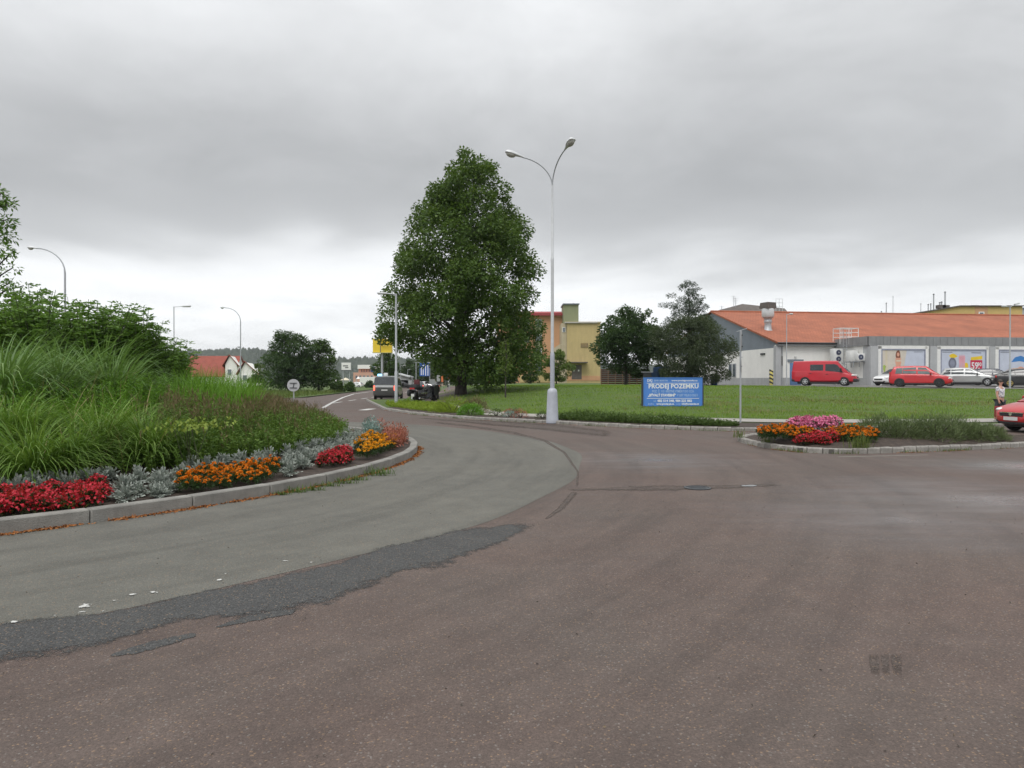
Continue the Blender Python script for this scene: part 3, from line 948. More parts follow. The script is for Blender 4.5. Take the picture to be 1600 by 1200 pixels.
# ================================================================== planting on the central island
M['begonia'] = leafm('red_begonia_petals', (0.36, 0.006, 0.020), (0.52, 0.012, 0.035), (0.62, 0.05, 0.08), 0.5, 0.15, 3.0)
M['begonia_leaf'] = leafm('begonia_leaf', (0.03, 0.035, 0.014), (0.05, 0.06, 0.02), (0.09, 0.04, 0.03), 0.4, 0.15, 3.0)
M['silver'] = leafm('silver_ragwort_leaf', (0.25, 0.285, 0.255), (0.35, 0.385, 0.35), (0.48, 0.51, 0.46), 0.8, 0.10, 2.0, 0.2)
M['marigold'] = leafm('marigold_petals', (0.62, 0.16, 0.003), (0.78, 0.24, 0.005), (0.86, 0.34, 0.01), 0.6, 0.12, 5.0)
M['marigold_y'] = leafm('yellow_marigold_petals', (0.74, 0.28, 0.006), (0.84, 0.42, 0.012), (0.88, 0.52, 0.03), 0.6, 0.12, 5.0)
M['marigold_leaf'] = leafm('marigold_leaf', (0.018, 0.045, 0.014), (0.035, 0.075, 0.02), (0.05, 0.095, 0.03), 0.5, 0.2, 3.0)
M['heuchera'] = leafm('salmon_leaf', (0.30, 0.085, 0.06), (0.42, 0.14, 0.10), (0.52, 0.24, 0.18), 0.6, 0.2, 3.0)
M['bluegreen'] = leafm('blue_green_leaf', (0.14, 0.23, 0.21), (0.24, 0.34, 0.31), (0.40, 0.46, 0.42), 0.7, 0.15, 3.0)
M['fountain'] = leafm('fountain_grass_blade', (0.085, 0.175, 0.020), (0.15, 0.27, 0.040), (0.30, 0.42, 0.11), 0.5, 0.35, 0.7)
M['misc'] = leafm('miscanthus_blade', (0.085, 0.170, 0.036), (0.15, 0.27, 0.070), (0.34, 0.45, 0.19), 0.45, 0.35, 0.7)
M['feather'] = leafm('feathery_foliage', (0.085, 0.21, 0.015), (0.14, 0.30, 0.026), (0.20, 0.38, 0.045), 0.6, 0.38, 0.9)
M['perennial'] = leafm('perennial_leaf', (0.060, 0.125, 0.018), (0.11, 0.20, 0.030), (0.19, 0.28, 0.055), 0.6, 0.3, 0.7)
M['brown_top'] = leafm('brown_seed_spike', (0.11, 0.095, 0.04), (0.17, 0.125, 0.065), (0.27, 0.19, 0.12), 0.8, 0.15, 0.8)
M['lime'] = leafm('lime_leaf', (0.15, 0.23, 0.03), (0.22, 0.29, 0.045), None, 0.6, 0.25, 1.0)
M['shrub_leaf'] = leafm('shrub_leaf', (0.075, 0.16, 0.022), (0.13, 0.25, 0.040), (0.22, 0.34, 0.085), 0.45, 0.35, 0.6)
M['weed'] = leafm('weed_leaf', (0.05, 0.10, 0.015), (0.09, 0.15, 0.03), (0.14, 0.18, 0.05), 0.6, 0.25, 4.0)
M['stem'] = pm('green_stem', (0.06, 0.08, 0.03), 0.8, 0, 0.3, 6.0)
M['orange_litter'] = leafm('orange_litter', (0.20, 0.075, 0.025), (0.34, 0.13, 0.035), (0.24, 0.16, 0.09), 0.9, 0.0, 3.0)


def rim_xy(px, r):
    """ground point on the island circle of radius r, near side, seen at photo column px"""
    best = None
    for k in range(1200):
        a = R(-75) + k * R(100) / 1200
        x, y = CX + r * math.cos(a), CY + r * math.sin(a)
        if y < 1: continue
        e = abs(800 + FPX * x / y - px)
        if best is None or e < best[0]: best = (e, a)
    a = best[1]
    return CX + r * math.cos(a), CY + r * math.sin(a), mound(r)


def px_of(x, y): return 800 + FPX * x / y


# --- flower kinds: one plant each, then copies
def sphere_dirs(n, rng, zmin=-0.2):
    z = rng.uniform(zmin, 1, n); a = rng.uniform(0, 2 * PI, n); s = np.sqrt(np.maximum(0, 1 - z * z))
    return np.stack([s * np.cos(a), s * np.sin(a), z], 1)


def make_begonia(seed):
    rng = np.random.default_rng(seed)
    t = thing('begonia', 'red begonia', 'flower')
    d = sphere_dirs(150, rng); P = d * np.array([0.15, 0.15, 0.16]) * rng.uniform(0.55, 1.0, (150, 1)) + np.array([0, 0, 0.09])
    link('foliage', np_mesh('foliage', *leaves(P, d + rng.normal(0, .4, (150, 3)), rng.uniform(.05, .08, 150), rng.uniform(.04, .06, 150), rng=rng), M['begonia_leaf']), t)
    n = 215
    d = sphere_dirs(n, rng, 0.0); P = d * np.array([0.185, 0.185, 0.20]) * rng.uniform(0.78, 1.08, (n, 1)) + np.array([0, 0, 0.10])
    o = link('blossom', np_mesh('blossom', *leaves(P, rng.normal(0, 1, (n, 3)) + d * .4, rng.uniform(.03, .055, n), rng.uniform(.028, .05, n), rng=rng), M['begonia']), t)
    o['kind'] = 'stuff'
    return t


def make_silver(seed):
    rng = np.random.default_rng(seed)
    t = thing('silver_ragwort', 'silver ragwort', 'plant')
    L_ = []
    for k in range(46):
        az = rng.uniform(0, 2 * PI); el = rng.uniform(0.25, 1.45)
        d = np.array([math.cos(az) * math.cos(el), math.sin(az) * math.cos(el), math.sin(el)]); ln = rng.uniform(.16, .27)
        m = 11; tt = np.linspace(.25, 1, m)
        P = d * ln * tt[:, None] + np.array([0, 0, .04]) - np.array([0, 0, 1]) * (tt[:, None] ** 2) * .05 * math.cos(el)
        side = np.where(np.arange(m) % 2 == 0, 1, -1)[:, None] * np.cross(d, [0, 0, 1.0])[None]
        D = d * .8 + side * .8 + rng.normal(0, .25, (m, 3)); D[-1] = d
        L_.append(leaves(P, D, .085 - .03 * tt, .030, rng=rng))
    link('foliage', np_mesh('foliage', *joinVT(L_), M['silver']), t)
    s = MB()
    for k in range(5):
        a = k * 1.26; s.tube([(0, 0, -.03), (.03 * math.cos(a), .03 * math.sin(a), .06), (.09 * math.cos(a), .09 * math.sin(a), .15)], [.007, .006, .003], 5)
    s.build('stem', M['silver'], t)
    return t


def flower_head(mat, seed):
    rng = np.random.default_rng(seed)
    n = 34; d = sphere_dirs(n, rng, 0.05)
    P = d * np.array([.012, .012, .006]); V, T = leaves(P, d * np.array([1, 1, .75]) + rng.normal(0, .15, (n, 3)), rng.uniform(.026, .034, n), .024, .15, rng)
    return np_mesh('flower_head', V, T, mat)


def make_marigold(seed, mat, heads=9):
    rng = np.random.default_rng(seed)
    t = thing('marigold', 'marigold', 'flower')
    n = 230; d = sphere_dirs(n, rng, -0.1); P = d * np.array([.14, .14, .13]) * rng.uniform(.4, 1.0, (n, 1)) + np.array([0, 0, .10])
    link('foliage', np_mesh('foliage', *leaves(P, d + rng.normal(0, .6, (n, 3)), rng.uniform(.05, .08, n), rng.uniform(.012, .022, n), rng=rng), M['marigold_leaf']), t)
    hm = [flower_head(mat, seed * 3 + q) for q in range(2)]
    for k in range(heads):
        a = k * 2.4 + rng.uniform(0, .5); rr = .15 * math.sqrt((k + .6) / heads)
        h = link('flower_head', hm[k % 2], t, (rr * math.cos(a), rr * math.sin(a), .255 - rr * .55 + rng.uniform(-.02, .03)), rng.uniform(0, 6))
        h.rotation_euler = (rng.uniform(-.4, .4) - math.sin(a) * .5, rng.uniform(-.3, .3) + math.cos(a) * .5, rng.uniform(0, 6))
        s_ = rng.uniform(.72, 1.12); h.scale = (s_, s_, s_)
    return t


def make_heuchera(seed, mat, nm, lab):
    rng = np.random.default_rng(seed)
    t = thing(nm, lab, 'plant')
    n = 170; az = rng.uniform(0, 2 * PI, n)
    P0 = np.zeros((n, 3)); P0[:, :2] = rng.normal(0, .03, (n, 2))
    link('stem', np_mesh('stem', *blades(P0[:60], az[:60], rng.uniform(.2, .36, 60), rng.uniform(0, .5, 60), .3, .006, 3, rng), mat), t)
    d = sphere_dirs(n, rng, 0); P = d * np.array([.13, .13, .30]) * rng.uniform(.4, 1, (n, 1)) + np.array([0, 0, .04])
    link('foliage', np_mesh('foliage', *leaves(P, d + rng.normal(0, .5, (n, 3)), rng.uniform(.03, .06, n), .02, rng=rng), mat), t)
    return t


used_first = set()
PROTO = []


def plant(proto, x, y, z, label, group, s=1.0, dims=None):
    if proto.name not in used_first:
        used_first.add(proto.name); o = proto; PROTO.append(o)
    else: o = copy_tree(proto)
    o.location = (x, y, z); o.rotation_euler = (rnd.uniform(-.08, .08), rnd.uniform(-.08, .08), rnd.uniform(0, 6.28))
    s *= rnd.uniform(.88, 1.15); o.scale = (s, s, s * rnd.uniform(.9, 1.1))
    o['label'] = label; o['group'] = group
    return o


BEG = [make_begonia(s) for s in (1, 2, 3)]
SIL = [make_silver(s) for s in (11, 12, 13, 14)]
MAR = [make_marigold(s, M['marigold']) for s in (21, 22, 23)]
MAY = [make_marigold(s, M['marigold_y'], 10) for s in (31, 32)]
HEU = [make_heuchera(41, M['heuchera'], 'salmon_foliage_plant', 'salmon plant'), make_heuchera(42, M['heuchera'], 'salmon_foliage_plant', 'salmon plant')]
BLU = [make_heuchera(43, M['bluegreen'], 'blue_green_plant', 'pale plant')]


ORD = 'first second third fourth fifth sixth seventh eighth ninth tenth eleventh twelfth thirteenth fourteenth fifteenth sixteenth seventeenth eighteenth nineteenth twentieth'.split()


def nth(k):
    return ORD[k] if k < 20 else ('twenty-' + ORD[k - 20] if k < 29 else 'thirtieth')


def label_row(items, fmt):
    """items: objects of one row; fmt takes the ordinal from the left as photographed"""
    items = sorted(items, key=lambda o: px_of(o.location.x, max(.5, o.location.y)))
    for o in [o for o in items if px_of(o.location.x, max(.5, o.location.y)) < -45]:   # wholly outside the picture
        items.remove(o)
        if o in PROTO: continue
        for c in list(o.children): bpy.data.objects.remove(c)
        bpy.data.objects.remove(o)
    items = [o for o in items if o not in PROTO or px_of(o.location.x, max(.5, o.location.y)) >= -45]
    for k, o in enumerate(items): o['label'] = fmt % nth(k)


def fill(protos, px0, px1, r0, r1, spacing, label, group, s=1.0, jit=0.05):
    """plants in rows round the rim between two photo columns"""
    r = r1; row = 0
    nrow = int((r1 - r0) / (spacing * 0.9) + 1 + 1e-6)
    rname = {1: ['row'], 2: ['front row', 'back row'], 3: ['front row', 'middle row', 'back row'], 4: ['front row', 'second row', 'third row', 'back row']}[min(4, nrow)]
    while r >= r0 - 1e-6:
        x0, y0, _ = rim_xy(px0, r); x1, y1, _ = rim_xy(px1, r)
        a0 = math.atan2(y0 - CY, x0 - CX); a1 = math.atan2(y1 - CY, x1 - CX)
        n = max(1, int(abs(a1 - a0) * r / spacing)); got = []
        for k in range(n):
            a = lerp(a0, a1, (k + 0.5 + (0.25 if row % 2 else -0.1)) / n); rr = r + rnd.uniform(-jit, jit); a += rnd.uniform(-jit, jit) / r
            x, y = CX + rr * math.cos(a), CY + rr * math.sin(a)
            got.append(plant(rnd.choice(protos), x, y, mound(rr) - 0.02, label, group, s))
        label_row(got, label.replace('ROW', rname[min(row, 3)]))
        r -= spacing * 0.9; row += 1


G_RED = 'red begonias in the long red patch by the kerb'
fill(BEG, -40, 165, 9.42, 10.22, 0.235, 'red begonia, %s from left in the ROW of the long red patch', G_RED, 0.76)
fill(SIL, -40, 175, 8.95, 9.3, 0.29, 'silver-leaved ragwort, %s from left in the ROW behind the red begonia patch', 'silver ragwort behind the red patch', 0.76)
fill(SIL, 182, 270, 9.25, 10.18, 0.28, 'silver ragwort, %s from left in the ROW between red and orange flowers', 'silver ragwort between red and orange flowers', 0.78)
fill(MAR, 285, 425, 9.45, 10.2, 0.225, 'orange marigold, %s from left in the ROW of the long orange patch', 'orange marigolds by the island kerb', 0.90)
fill(SIL, 270, 425, 8.95, 9.3, 0.31, 'silver-leaved ragwort, %s from left in the ROW behind the orange marigolds', 'silver ragwort behind the orange marigolds', 0.74)
fill(SIL, 432, 475, 9.5, 10.05, 0.34, 'silver ragwort standing forward after the marigolds, %s from left in its ROW', 'silver ragwort at the end of the orange marigolds', 0.76)
fill(SIL, 440, 585, 8.95, 9.55, 0.32, 'silver ragwort behind the small red clump, %s from left in the ROW', 'silver ragwort behind the small red clump', 0.74)
fill(BEG, 506, 545, 9.75, 10.0, 0.26, 'red begonia, %s from left in the ROW of the small red clump', 'small clump of red begonias', 0.82)
fill(MAY, 563, 613, 9.45, 10.05, 0.28, 'yellow-orange marigold, %s from left in the ROW at the bed tip', 'yellow-orange marigolds at the bed tip', 0.95)
fill(SIL, 588, 612, 8.8, 9.2, 0.36, 'silver ragwort behind the yellow-orange marigolds, %s from left in its ROW', 'silver ragwort behind the yellow marigolds', 0.8)
for k, (px, d) in enumerate(((612, 15.4), (620, 15.9), (627, 16.6), (618, 17.2), (608, 17.6), (604, 16.6), (600, 18.3), (630, 17.6), (624, 18.6), (597, 19.3))):
    p = gat(px, d); hs_ = (globals().setdefault('HL', [])); hs_.append(plant(HEU[k % 2], p.x, p.y, mound(math.hypot(p.x - CX, p.y - CY)), 'salmon-red leafy plant at the far tip of the flower bed', 'salmon plants at the bed tip', 1.25))
for k, (px, d) in enumerate(((584, 17.4), (578, 18.6), (590, 18.8), (574, 17.6), (582, 20.0), (593, 17.4))):
    p = gat(px, d); bs_ = (globals().setdefault('BL_', [])); bs_.append(plant(BLU[0], p.x, p.y, mound(math.hypot(p.x - CX, p.y - CY)), 'pale blue-green plant between the perennials and the salmon plants', 'pale blue-green plants', 1.25))

label_row(HL, 'salmon-red leafy plant at the far tip of the flower bed, %s from left')
label_row(BL_, 'pale blue-green plant beside the salmon plants, %s from left')

# --- tall grasses
def make_grass(nm, lab, cat, mat, n, L, lean, droop, W, base, seed, segs=5):
    rng = np.random.default_rng(seed)
    az = rng.uniform(0, 2 * PI, n); r = base * np.sqrt(rng.uniform(0, 1, n))
    P = np.stack([r * np.cos(az), r * np.sin(az), np.full(n, -0.03)], 1)
    ln = rng.uniform(L * .55, L * 1.1, n)
    V, T = blades(P, az + rng.normal(0, .5, n), ln, np.abs(rng.normal(0, lean, n)), rng.uniform(droop * .5, droop * 1.25, n), rng.uniform(W * .6, W * 1.2, n), segs, rng)
    o = link(nm, np_mesh(nm, V, T, mat)); tag(o, lab, cat)
    return o


FOU = [make_grass('fountain_grass', 'x', 'grass clump', M['fountain'], 620, 1.22, 0.38, 2.0, 0.021, 0.20, s, 6) for s in (51, 52, 53)]
MIS = [make_grass('silver_grass', 'x', 'grass clump', M['misc'], 420, 1.75, 0.26, 1.9, 0.034, 0.24, s, 6) for s in (61, 62, 63)]


LG1, LG2, LG3 = [], [], []


def zone_points(n_try, px0, px1, r0, r1, mind, seed, far=False):
    rr = random.Random(seed); pts = []
    for _ in range(n_try):
        r = math.sqrt(rr.uniform(r0 * r0, r1 * r1)); a = rr.uniform(R(-85), R(60))
        x, y = CX + r * math.cos(a), CY + r * math.sin(a)
        if y < 2: continue
        px = px_of(x, y)
        if not (px0 <= px <= px1): continue
        if all((x - q[0]) ** 2 + (y - q[1]) ** 2 > mind * mind for q in pts): pts.append((x, y, r))
    return pts


for x, y, r in zone_points(900, -45, 235, 7.2, 8.75, 0.56, 5):
    px = px_of(x, y)
    s = 0.95 if px < 175 else 0.8
    LG1.append(plant(FOU[rnd.randrange(3)], x, y, mound(r) - .02, 'bright green arching fountain grass clump directly behind the silver and red flowers', 'fountain grass clumps behind the flowers', s))
for x, y, r in zone_points(900, -45, 175, 2.6, 5.2, 0.72, 6):
    LG2.append(plant(MIS[rnd.randrange(3)], x, y, mound(r) - .02, 'tall arching silver grass clump with broad blades below the shrubs', 'tall silver grasses below the shrubs', 1.1))
for x, y, r in zone_points(400, 150, 285, 2.6, 5.0, 0.8, 16):
    LG3.append(plant(MIS[rnd.randrange(3)], x, y, mound(r) - .02, 'shorter silver grass clump at the right end of the tall grasses', 'shorter silver grasses right of the tall ones', 0.72))


label_row(LG1, 'bright arching fountain grass clump, %s from left behind the silver and red flowers')
label_row(LG2, 'tall arching silver grass clump, %s from left below the shrubs')
label_row(LG3, 'shorter silver grass clump, %s from left at the end of the tall grasses')


# dry stalks among the living blades
rgd = np.random.default_rng(69); pts = zone_points(3000, -45, 240, 2.8, 8.9, 0.16, 70)
P = np.array([(x, y, mound(r) + .05) for x, y, r in pts]); n = len(P)
M['straw'] = leafm('straw', (0.20, 0.16, 0.07), (0.32, 0.26, 0.12), (0.42, 0.36, 0.18), 0.7, 0.2, 2.0)
tag(link('dry_stalks', np_mesh('dry_stalks', *blades(P, rgd.uniform(0, 6.28, n), rgd.uniform(.6, 1.35, n), np.abs(rgd.normal(.1, .35, n)), rgd.uniform(.2, 1.6, n), .012, 5, rgd), M['straw'])), 'dry straw-coloured stalks among the green grasses of the island', 'dry stalks', kind='stuff')


# --- masses nobody could count
def mass_points(n, test, r0, r1, seed):
    rng = np.random.default_rng(seed)
    m = int(n * 1)
    out = []
    for _ in range(60):
        if sum(len(o) for o in out) >= n: break
        r = np.sqrt(rng.uniform(r0 * r0, r1 * r1, m)); a = rng.uniform(R(-85), R(75), m)
        x, y = CX + r * np.cos(a), CY + r * np.sin(a)
        px = 800 + FPX * x / np.maximum(y, 0.5)
        k = (y > 3) & test(px, r, x, y)
        z = 0.09 + 1.12 * np.maximum(0, 1 - (r[k] / 10.6) ** 2) ** 1.5
        out.append(np.stack([x[k], y[k], z], 1))
    return np.concatenate(out)[:n]


def stems_with_leaves(P, rng, H, lean, nl, leafL, leafW, dens_top=0.25):
    """upright leafy stems from P (heights H): thin stem ribbons and leaves up the stem"""
    n = len(P); H = np.broadcast_to(H, (n,))
    az = rng.uniform(0, 2 * PI, n); ln = np.abs(rng.normal(0, lean, n))
    dirv = np.stack([np.cos(az) * np.sin(ln), np.sin(az) * np.sin(ln), np.cos(ln)], 1)
    S = blades(P, az, H, ln, 0.15, 0.010, 2, rng)
    t = rng.uniform(.12, 1 - dens_top * .3, (n, nl))
    B = P[:, None] + dirv[:, None] * (t * H[:, None])[..., None]
    a2 = rng.uniform(0, 2 * PI, (n, nl)); el = rng.uniform(-.2, .9, (n, nl))
    D = np.stack([np.cos(a2) * np.cos(el), np.sin(a2) * np.cos(el), np.sin(el)], 2)
    Lf = leaves(B.reshape(-1, 3), D.reshape(-1, 3), (rng.uniform(.7, 1.2, (n, nl)) * leafL * (1.15 - .5 * t)).ravel(), leafW, .2, rng)
    return S, Lf, P + dirv * H[:, None]


rng = np.random.default_rng(71)
# feathery bright green band between the two grasses and out to the right
def t_feather(px, r, x, y):
    return ((px < 200) & (r > 5.1) & (r < 7.6)) | ((px >= 170) & (px < 395) & (r < 6.2 + (px - 170) * 0.0055))
P = mass_points(2600, t_feather, 3.0, 7.6, 72)
hgt = rng.uniform(.75, 1.1, len(P)) * (0.92 + .16 * np.sin(P[:, 0] * 2.1) * np.cos(P[:, 1] * 1.7))
S, Lf, tips = stems_with_leaves(P, rng, hgt, .2, 26, .10, .013)
tag(link('feathery_plants', np_mesh('feathery_plants', *joinVT([S, Lf]), M['feather'])), 'mass of bright green feathery plants between the fountain grass and the tall silver grass', 'plants', kind='stuff')
# long narrow leaves in the same band right
P = mass_points(1500, lambda px, r, x, y: (px > 270) & (px < 400) & (r < 6.0 + (px - 285) * 0.0148), 4.6, 8.0, 73)
tag(link('meadow_grass', np_mesh('meadow_grass', *blades(P, rng.uniform(0, 6.28, len(P)), rng.uniform(.95, 1.4, len(P)), np.abs(rng.normal(0, .2, len(P))), .6, .014, 4, rng), M['feather'])), 'bright green narrow-leaved grasses on the crest of the island before the red roofs', 'grass', kind='stuff')

# tall perennials with brown seed spikes
def t_per(px, r, x, y):
    return ((px > 225 + (9.0 - r) * 14) & (px < 586) & (r > np.where(px < 395, 6.2 + (px - 170) * 0.0055, 4.3)) & (r < 8.85))
P = mass_points(5200, t_per, 4.2, 9.2, 74)
rP = np.hypot(P[:, 0] - CX, P[:, 1] - CY)
hgt = rng.uniform(.55, .92, len(P)) * np.clip((9.6 - rP) / 1.3, .42, 1.0) * np.interp(P[:, 0] / P[:, 1] * FPX + 800, [300, 400, 470, 590], [.94, .80, .66, .72])
S, Lf, tips = stems_with_leaves(P, rng, hgt, .14, 17, .085, .022)
tag(link('perennial_plants', np_mesh('perennial_plants', *joinVT([S, Lf]), M['perennial'])), 'mass of leafy green perennials filling the right half of the island', 'plants', kind='stuff')
sel = (rP < 8.9) & (rng.uniform(0, 1, len(P)) < np.clip((8.7 - rP) * 0.40 + .05, .05, .62))
tp = tips[sel]; n = len(tp)
sp = []
for q in range(7):
    off = rng.normal(0, .03, (n, 3)); off[:, 2] = rng.uniform(-.22, .06, n)
    dd = rng.normal(0, .4, (n, 3)); dd[:, 2] = 1
    sp.append(leaves(tp + off, dd, rng.uniform(.06, .13, n), .012, .3, rng))
sp.append(blades(tp - np.array([0, 0, .05]), rng.uniform(0, 6.28, n), rng.uniform(.10, .24, n), .12, .1, .010, 2, rng))
tag(link('seed_spikes', np_mesh('seed_spikes', *joinVT(sp), M['brown_top'])), 'brownish seed spikes standing above the green perennials', 'seed heads', kind='stuff')
# low leafy fringe by the silver row
P = mass_points(700, lambda px, r, x, y: (px > 180) & (px < 590) & (r > 8.3) & (r < 9.0), 8.2, 9.1, 75)
S, Lf, tips = stems_with_leaves(P, rng, rng.uniform(.22, .5, len(P)), .3, 16, .075, .03)
tag(link('leafy_fringe', np_mesh('leafy_fringe', *joinVT([S, Lf]), M['perennial'])), 'low leafy fringe between the perennials and the silver ragwort row', 'plants', kind='stuff')
# lime patch
p = at(300, 662, 10.6); rr_ = np.random.default_rng(76); n = 150
P = np.stack([rr_.normal(p.x, .24, n), rr_.normal(p.y, .3, n), rr_.normal(p.z - .03, .045, n)], 1)
tl = thing('lime_plant', 'small yellow-green leafy plant glowing among the darker perennials', 'plant', (p.x, p.y, 0.4))
link('foliage', np_mesh('foliage', *leaves(P - np.array([p.x, p.y, 0.4]), rr_.normal(0, 1, (n, 3)) + np.array([0, 0, .5]), .08, .045, rng=rr_), M['lime']), tl)
b = MB()
for k in range(9): b.tube([(0.03 * k - .12, 0, -.05), (rr_.normal(0, .2), rr_.normal(0, .2), p.z - .42)], [.008, .004], 5)
b.build('stem', M['stem'], tl)

# weeds and orange litter in the gutter of the island kerb
n = 6500; a = rng.uniform(R(-75), R(12), n); keep = (np.sin(a * 37) + np.sin(a * 91 + 1) + rng.normal(0, .6, n)) > -0.9
a = a[keep]; n = len(a); r = RK + np.abs(rng.normal(0, .045, n))
P = np.stack([CX + r * np.cos(a), CY + r * np.sin(a), np.full(n, .008)], 1)
D = rng.normal(0, 1, (n, 3)); D[:, 2] *= .2
tag(link('gutter_litter', np_mesh('gutter_litter', *leaves(P, D, rng.uniform(.02, .06, n), rng.uniform(.012, .03, n), .2, rng), M['orange_litter'])), 'orange-brown dead litter along the foot of the island kerb', 'litter', kind='stuff')
WL = []
for px, d, s in ((465, 10.15, 1), (488, 10.35, 1.2), (515, 10.75, 1.0), (540, 11.05, 1.3), (560, 11.4, 1.1), (585, 11.95, 1.9), (440, 9.95, .7), (592, 12.2, 1.4), (98, 8.05, .9)):
    p = gat(px, d); wr = np.random.default_rng(int(px)); n = 70
    az = wr.uniform(0, 6.28, n); P = np.stack([wr.normal(0, .09 * s, n), wr.normal(0, .03, n), np.zeros(n)], 1)
    L1 = blades(P, az, wr.uniform(.05, .13, n) * s, np.abs(wr.normal(.4, .4, n)), .8, .012, 3, wr)
    onk = px == 98
    WL.append(tag(link('weed', np_mesh('weed', *L1, M['weed']), None, (p.x, p.y, 0.16 if onk else 0.0)), 'small green weed growing at the front of the red begonias' if onk else 'green weed rooted in the gutter at the island kerb', 'weed', None if onk else 'weeds along the island kerb'))

label_row([o for o in WL if o.get('group')], 'green weed rooted in the gutter of the island kerb, %s from left')

# --- shrubs at the top of the island: upright shoots with paired leaves
def make_shoot_shrub(seed, H, nsh, spread, leafL):
    rg = np.random.default_rng(seed)
    t = thing('leafy_shrub', 'shrub', 'shrub')
    b = MB(); L_ = []
    for k in range(nsh):
        az = rg.uniform(0, 6.28); ln = abs(rg.normal(0, spread)); h = H * rg.uniform(.55, 1.0)
        path = []
        for q in range(7):
            tt = q / 6; path.append(np.array([math.cos(az) * math.sin(ln) * h * tt, math.sin(az) * math.sin(ln) * h * tt, h * tt - .25 * ln * ln * h * tt * tt + 0]) + rg.normal(0, .02, 3))
        b.tube(path, [.022 * (1 - .8 * q / 6) for q in range(7)], 5)
        m = int(h * 17)
        for q in range(m):
            tt = .2 + .8 * q / m; f = tt * 6; i = min(5, int(f)); pt = path[i] + (path[i + 1] - path[i]) * (f - i)
            a2 = q * 1.7 + rg.normal(0, .4)
            nl = 7
            ax = np.array([math.cos(a2), math.sin(a2), .35]); fl = rg.uniform(.18, .34) * (1.15 - .6 * tt)
            tq = np.linspace(.25, 1, nl)
            PP = pt + ax * fl * tq[:, None] - np.array([0, 0, 1]) * (tq[:, None] ** 2) * fl * .25
            sd = np.where(np.arange(nl) % 2 == 0, 1, -1)[:, None] * np.array([-math.sin(a2), math.cos(a2), 0])
            L_.append(leaves(PP, sd * .8 + ax * .5 + rg.normal(0, .2, (nl, 3)), leafL * rg.uniform(.8, 1.2), leafL * .42, .2, rg))
    b.build('branches', M['stem'], t)
    link('foliage', np_mesh('foliage', *joinVT(L_), M['shrub_leaf']), t)
    return t


SHL = []
SHR = [make_shoot_shrub(81, 2.2, 30, .26, .105), make_shoot_shrub(82, 2.1, 28, .28, .10), make_shoot_shrub(83, 2.25, 26, .22, .10)]
for k, (px, d, s) in enumerate(((45, 17.2, .98), (85, 16.6, 1.02), (125, 17.3, .98), (165, 16.8, 1.06), (200, 17.5, .98), (232, 17.0, .92), (262, 17.8, .72), (20, 16.2, 1.0), (105, 18.6, 1.0), (185, 18.8, 1.0), (283, 18.6, .45), (-25, 16.5, 1.1), (0, 16.0, 1.08), (65, 15.9, 1.0), (140, 16.0, .95), (215, 16.4, .9), (250, 17.2, .8), (30, 18.0, 1.15), (272, 17.4, .62))):
    p = gat(px, d); SHL.append(plant(SHR[k % 3], p.x, p.y, mound(math.hypot(p.x - CX, p.y - CY)) - .05,
                          'leafy shrub of upright green shoots in the row on top of the island', 'leafy shrubs on top of the island', s * 1.09))
label_row(SHL, 'leafy shrub of upright green shoots on top of the island, %s from left')
# ================================================================== trees, hedges, lawn, beds beyond the road
M['linden'] = leafm('linden_leaf', (0.046, 0.092, 0.016), (0.085, 0.158, 0.028), (0.175, 0.245, 0.058), 0.5, 0.34, 0.5)
M['dark_leaf'] = leafm('dark_tree_leaf', (0.024, 0.058, 0.017), (0.045, 0.090, 0.026), (0.075, 0.125, 0.042), 0.5, 0.25, 0.5)
M['grey_leaf'] = leafm('grey_green_leaf', (0.036, 0.054, 0.026), (0.062, 0.085, 0.042), (0.105, 0.125, 0.068), 0.6, 0.25, 0.5)
M['conifer'] = leafm('conifer_needles', (0.034, 0.056, 0.036), (0.058, 0.085, 0.056), (0.098, 0.122, 0.084), 0.6, 0.15, 0.6)
M['mid_leaf'] = leafm('mid_green_leaf', (0.030, 0.070, 0.014), (0.058, 0.115, 0.022), (0.09, 0.15, 0.035), 0.5, 0.3, 0.5)
M['light_leaf'] = leafm('light_green_leaf', (0.075, 0.125, 0.022), (0.12, 0.18, 0.035), (0.18, 0.24, 0.06), 0.5, 0.35, 0.7)
M['hedge_leaf'] = leafm('hedge_leaf', (0.020, 0.05, 0.012), (0.036, 0.075, 0.018), (0.06, 0.10, 0.03), 0.5, 0.2, 0.8)
M['bright_bush'] = leafm('bright_ball_leaf', (0.085, 0.23, 0.014), (0.14, 0.33, 0.024), (0.20, 0.42, 0.045), 0.6, 0.3, 2.0)
M['yellow_cover'] = leafm('yellow_green_cover', (0.15, 0.24, 0.016), (0.25, 0.35, 0.028), (0.38, 0.44, 0.06), 0.6, 0.3, 0.9)
M['cover'] = leafm('ground_cover_leaf', (0.045, 0.090, 0.018), (0.080, 0.135, 0.028), (0.13, 0.19, 0.045), 0.6, 0.25, 0.9)
M['grass_blade'] = leafm('lawn_blade', (0.12, 0.225, 0.016), (0.18, 0.30, 0.026), (0.30, 0.33, 0.065), 0.6, 0.35, 0.22)
M['verge_blade'] = leafm('verge_blade', (0.075, 0.12, 0.025), (0.12, 0.17, 0.035), (0.23, 0.22, 0.08), 0.6, 0.3, 0.25)
M['pink'] = leafm('pink_petals', (0.55, 0.10, 0.24), (0.70, 0.20, 0.36), (0.80, 0.38, 0.50), 0.6, 0.15, 4.0)
M['juniper'] = leafm('grey_green_juniper', (0.10, 0.145, 0.06), (0.16, 0.21, 0.09), (0.26, 0.31, 0.15), 0.7, 0.2, 1.0)


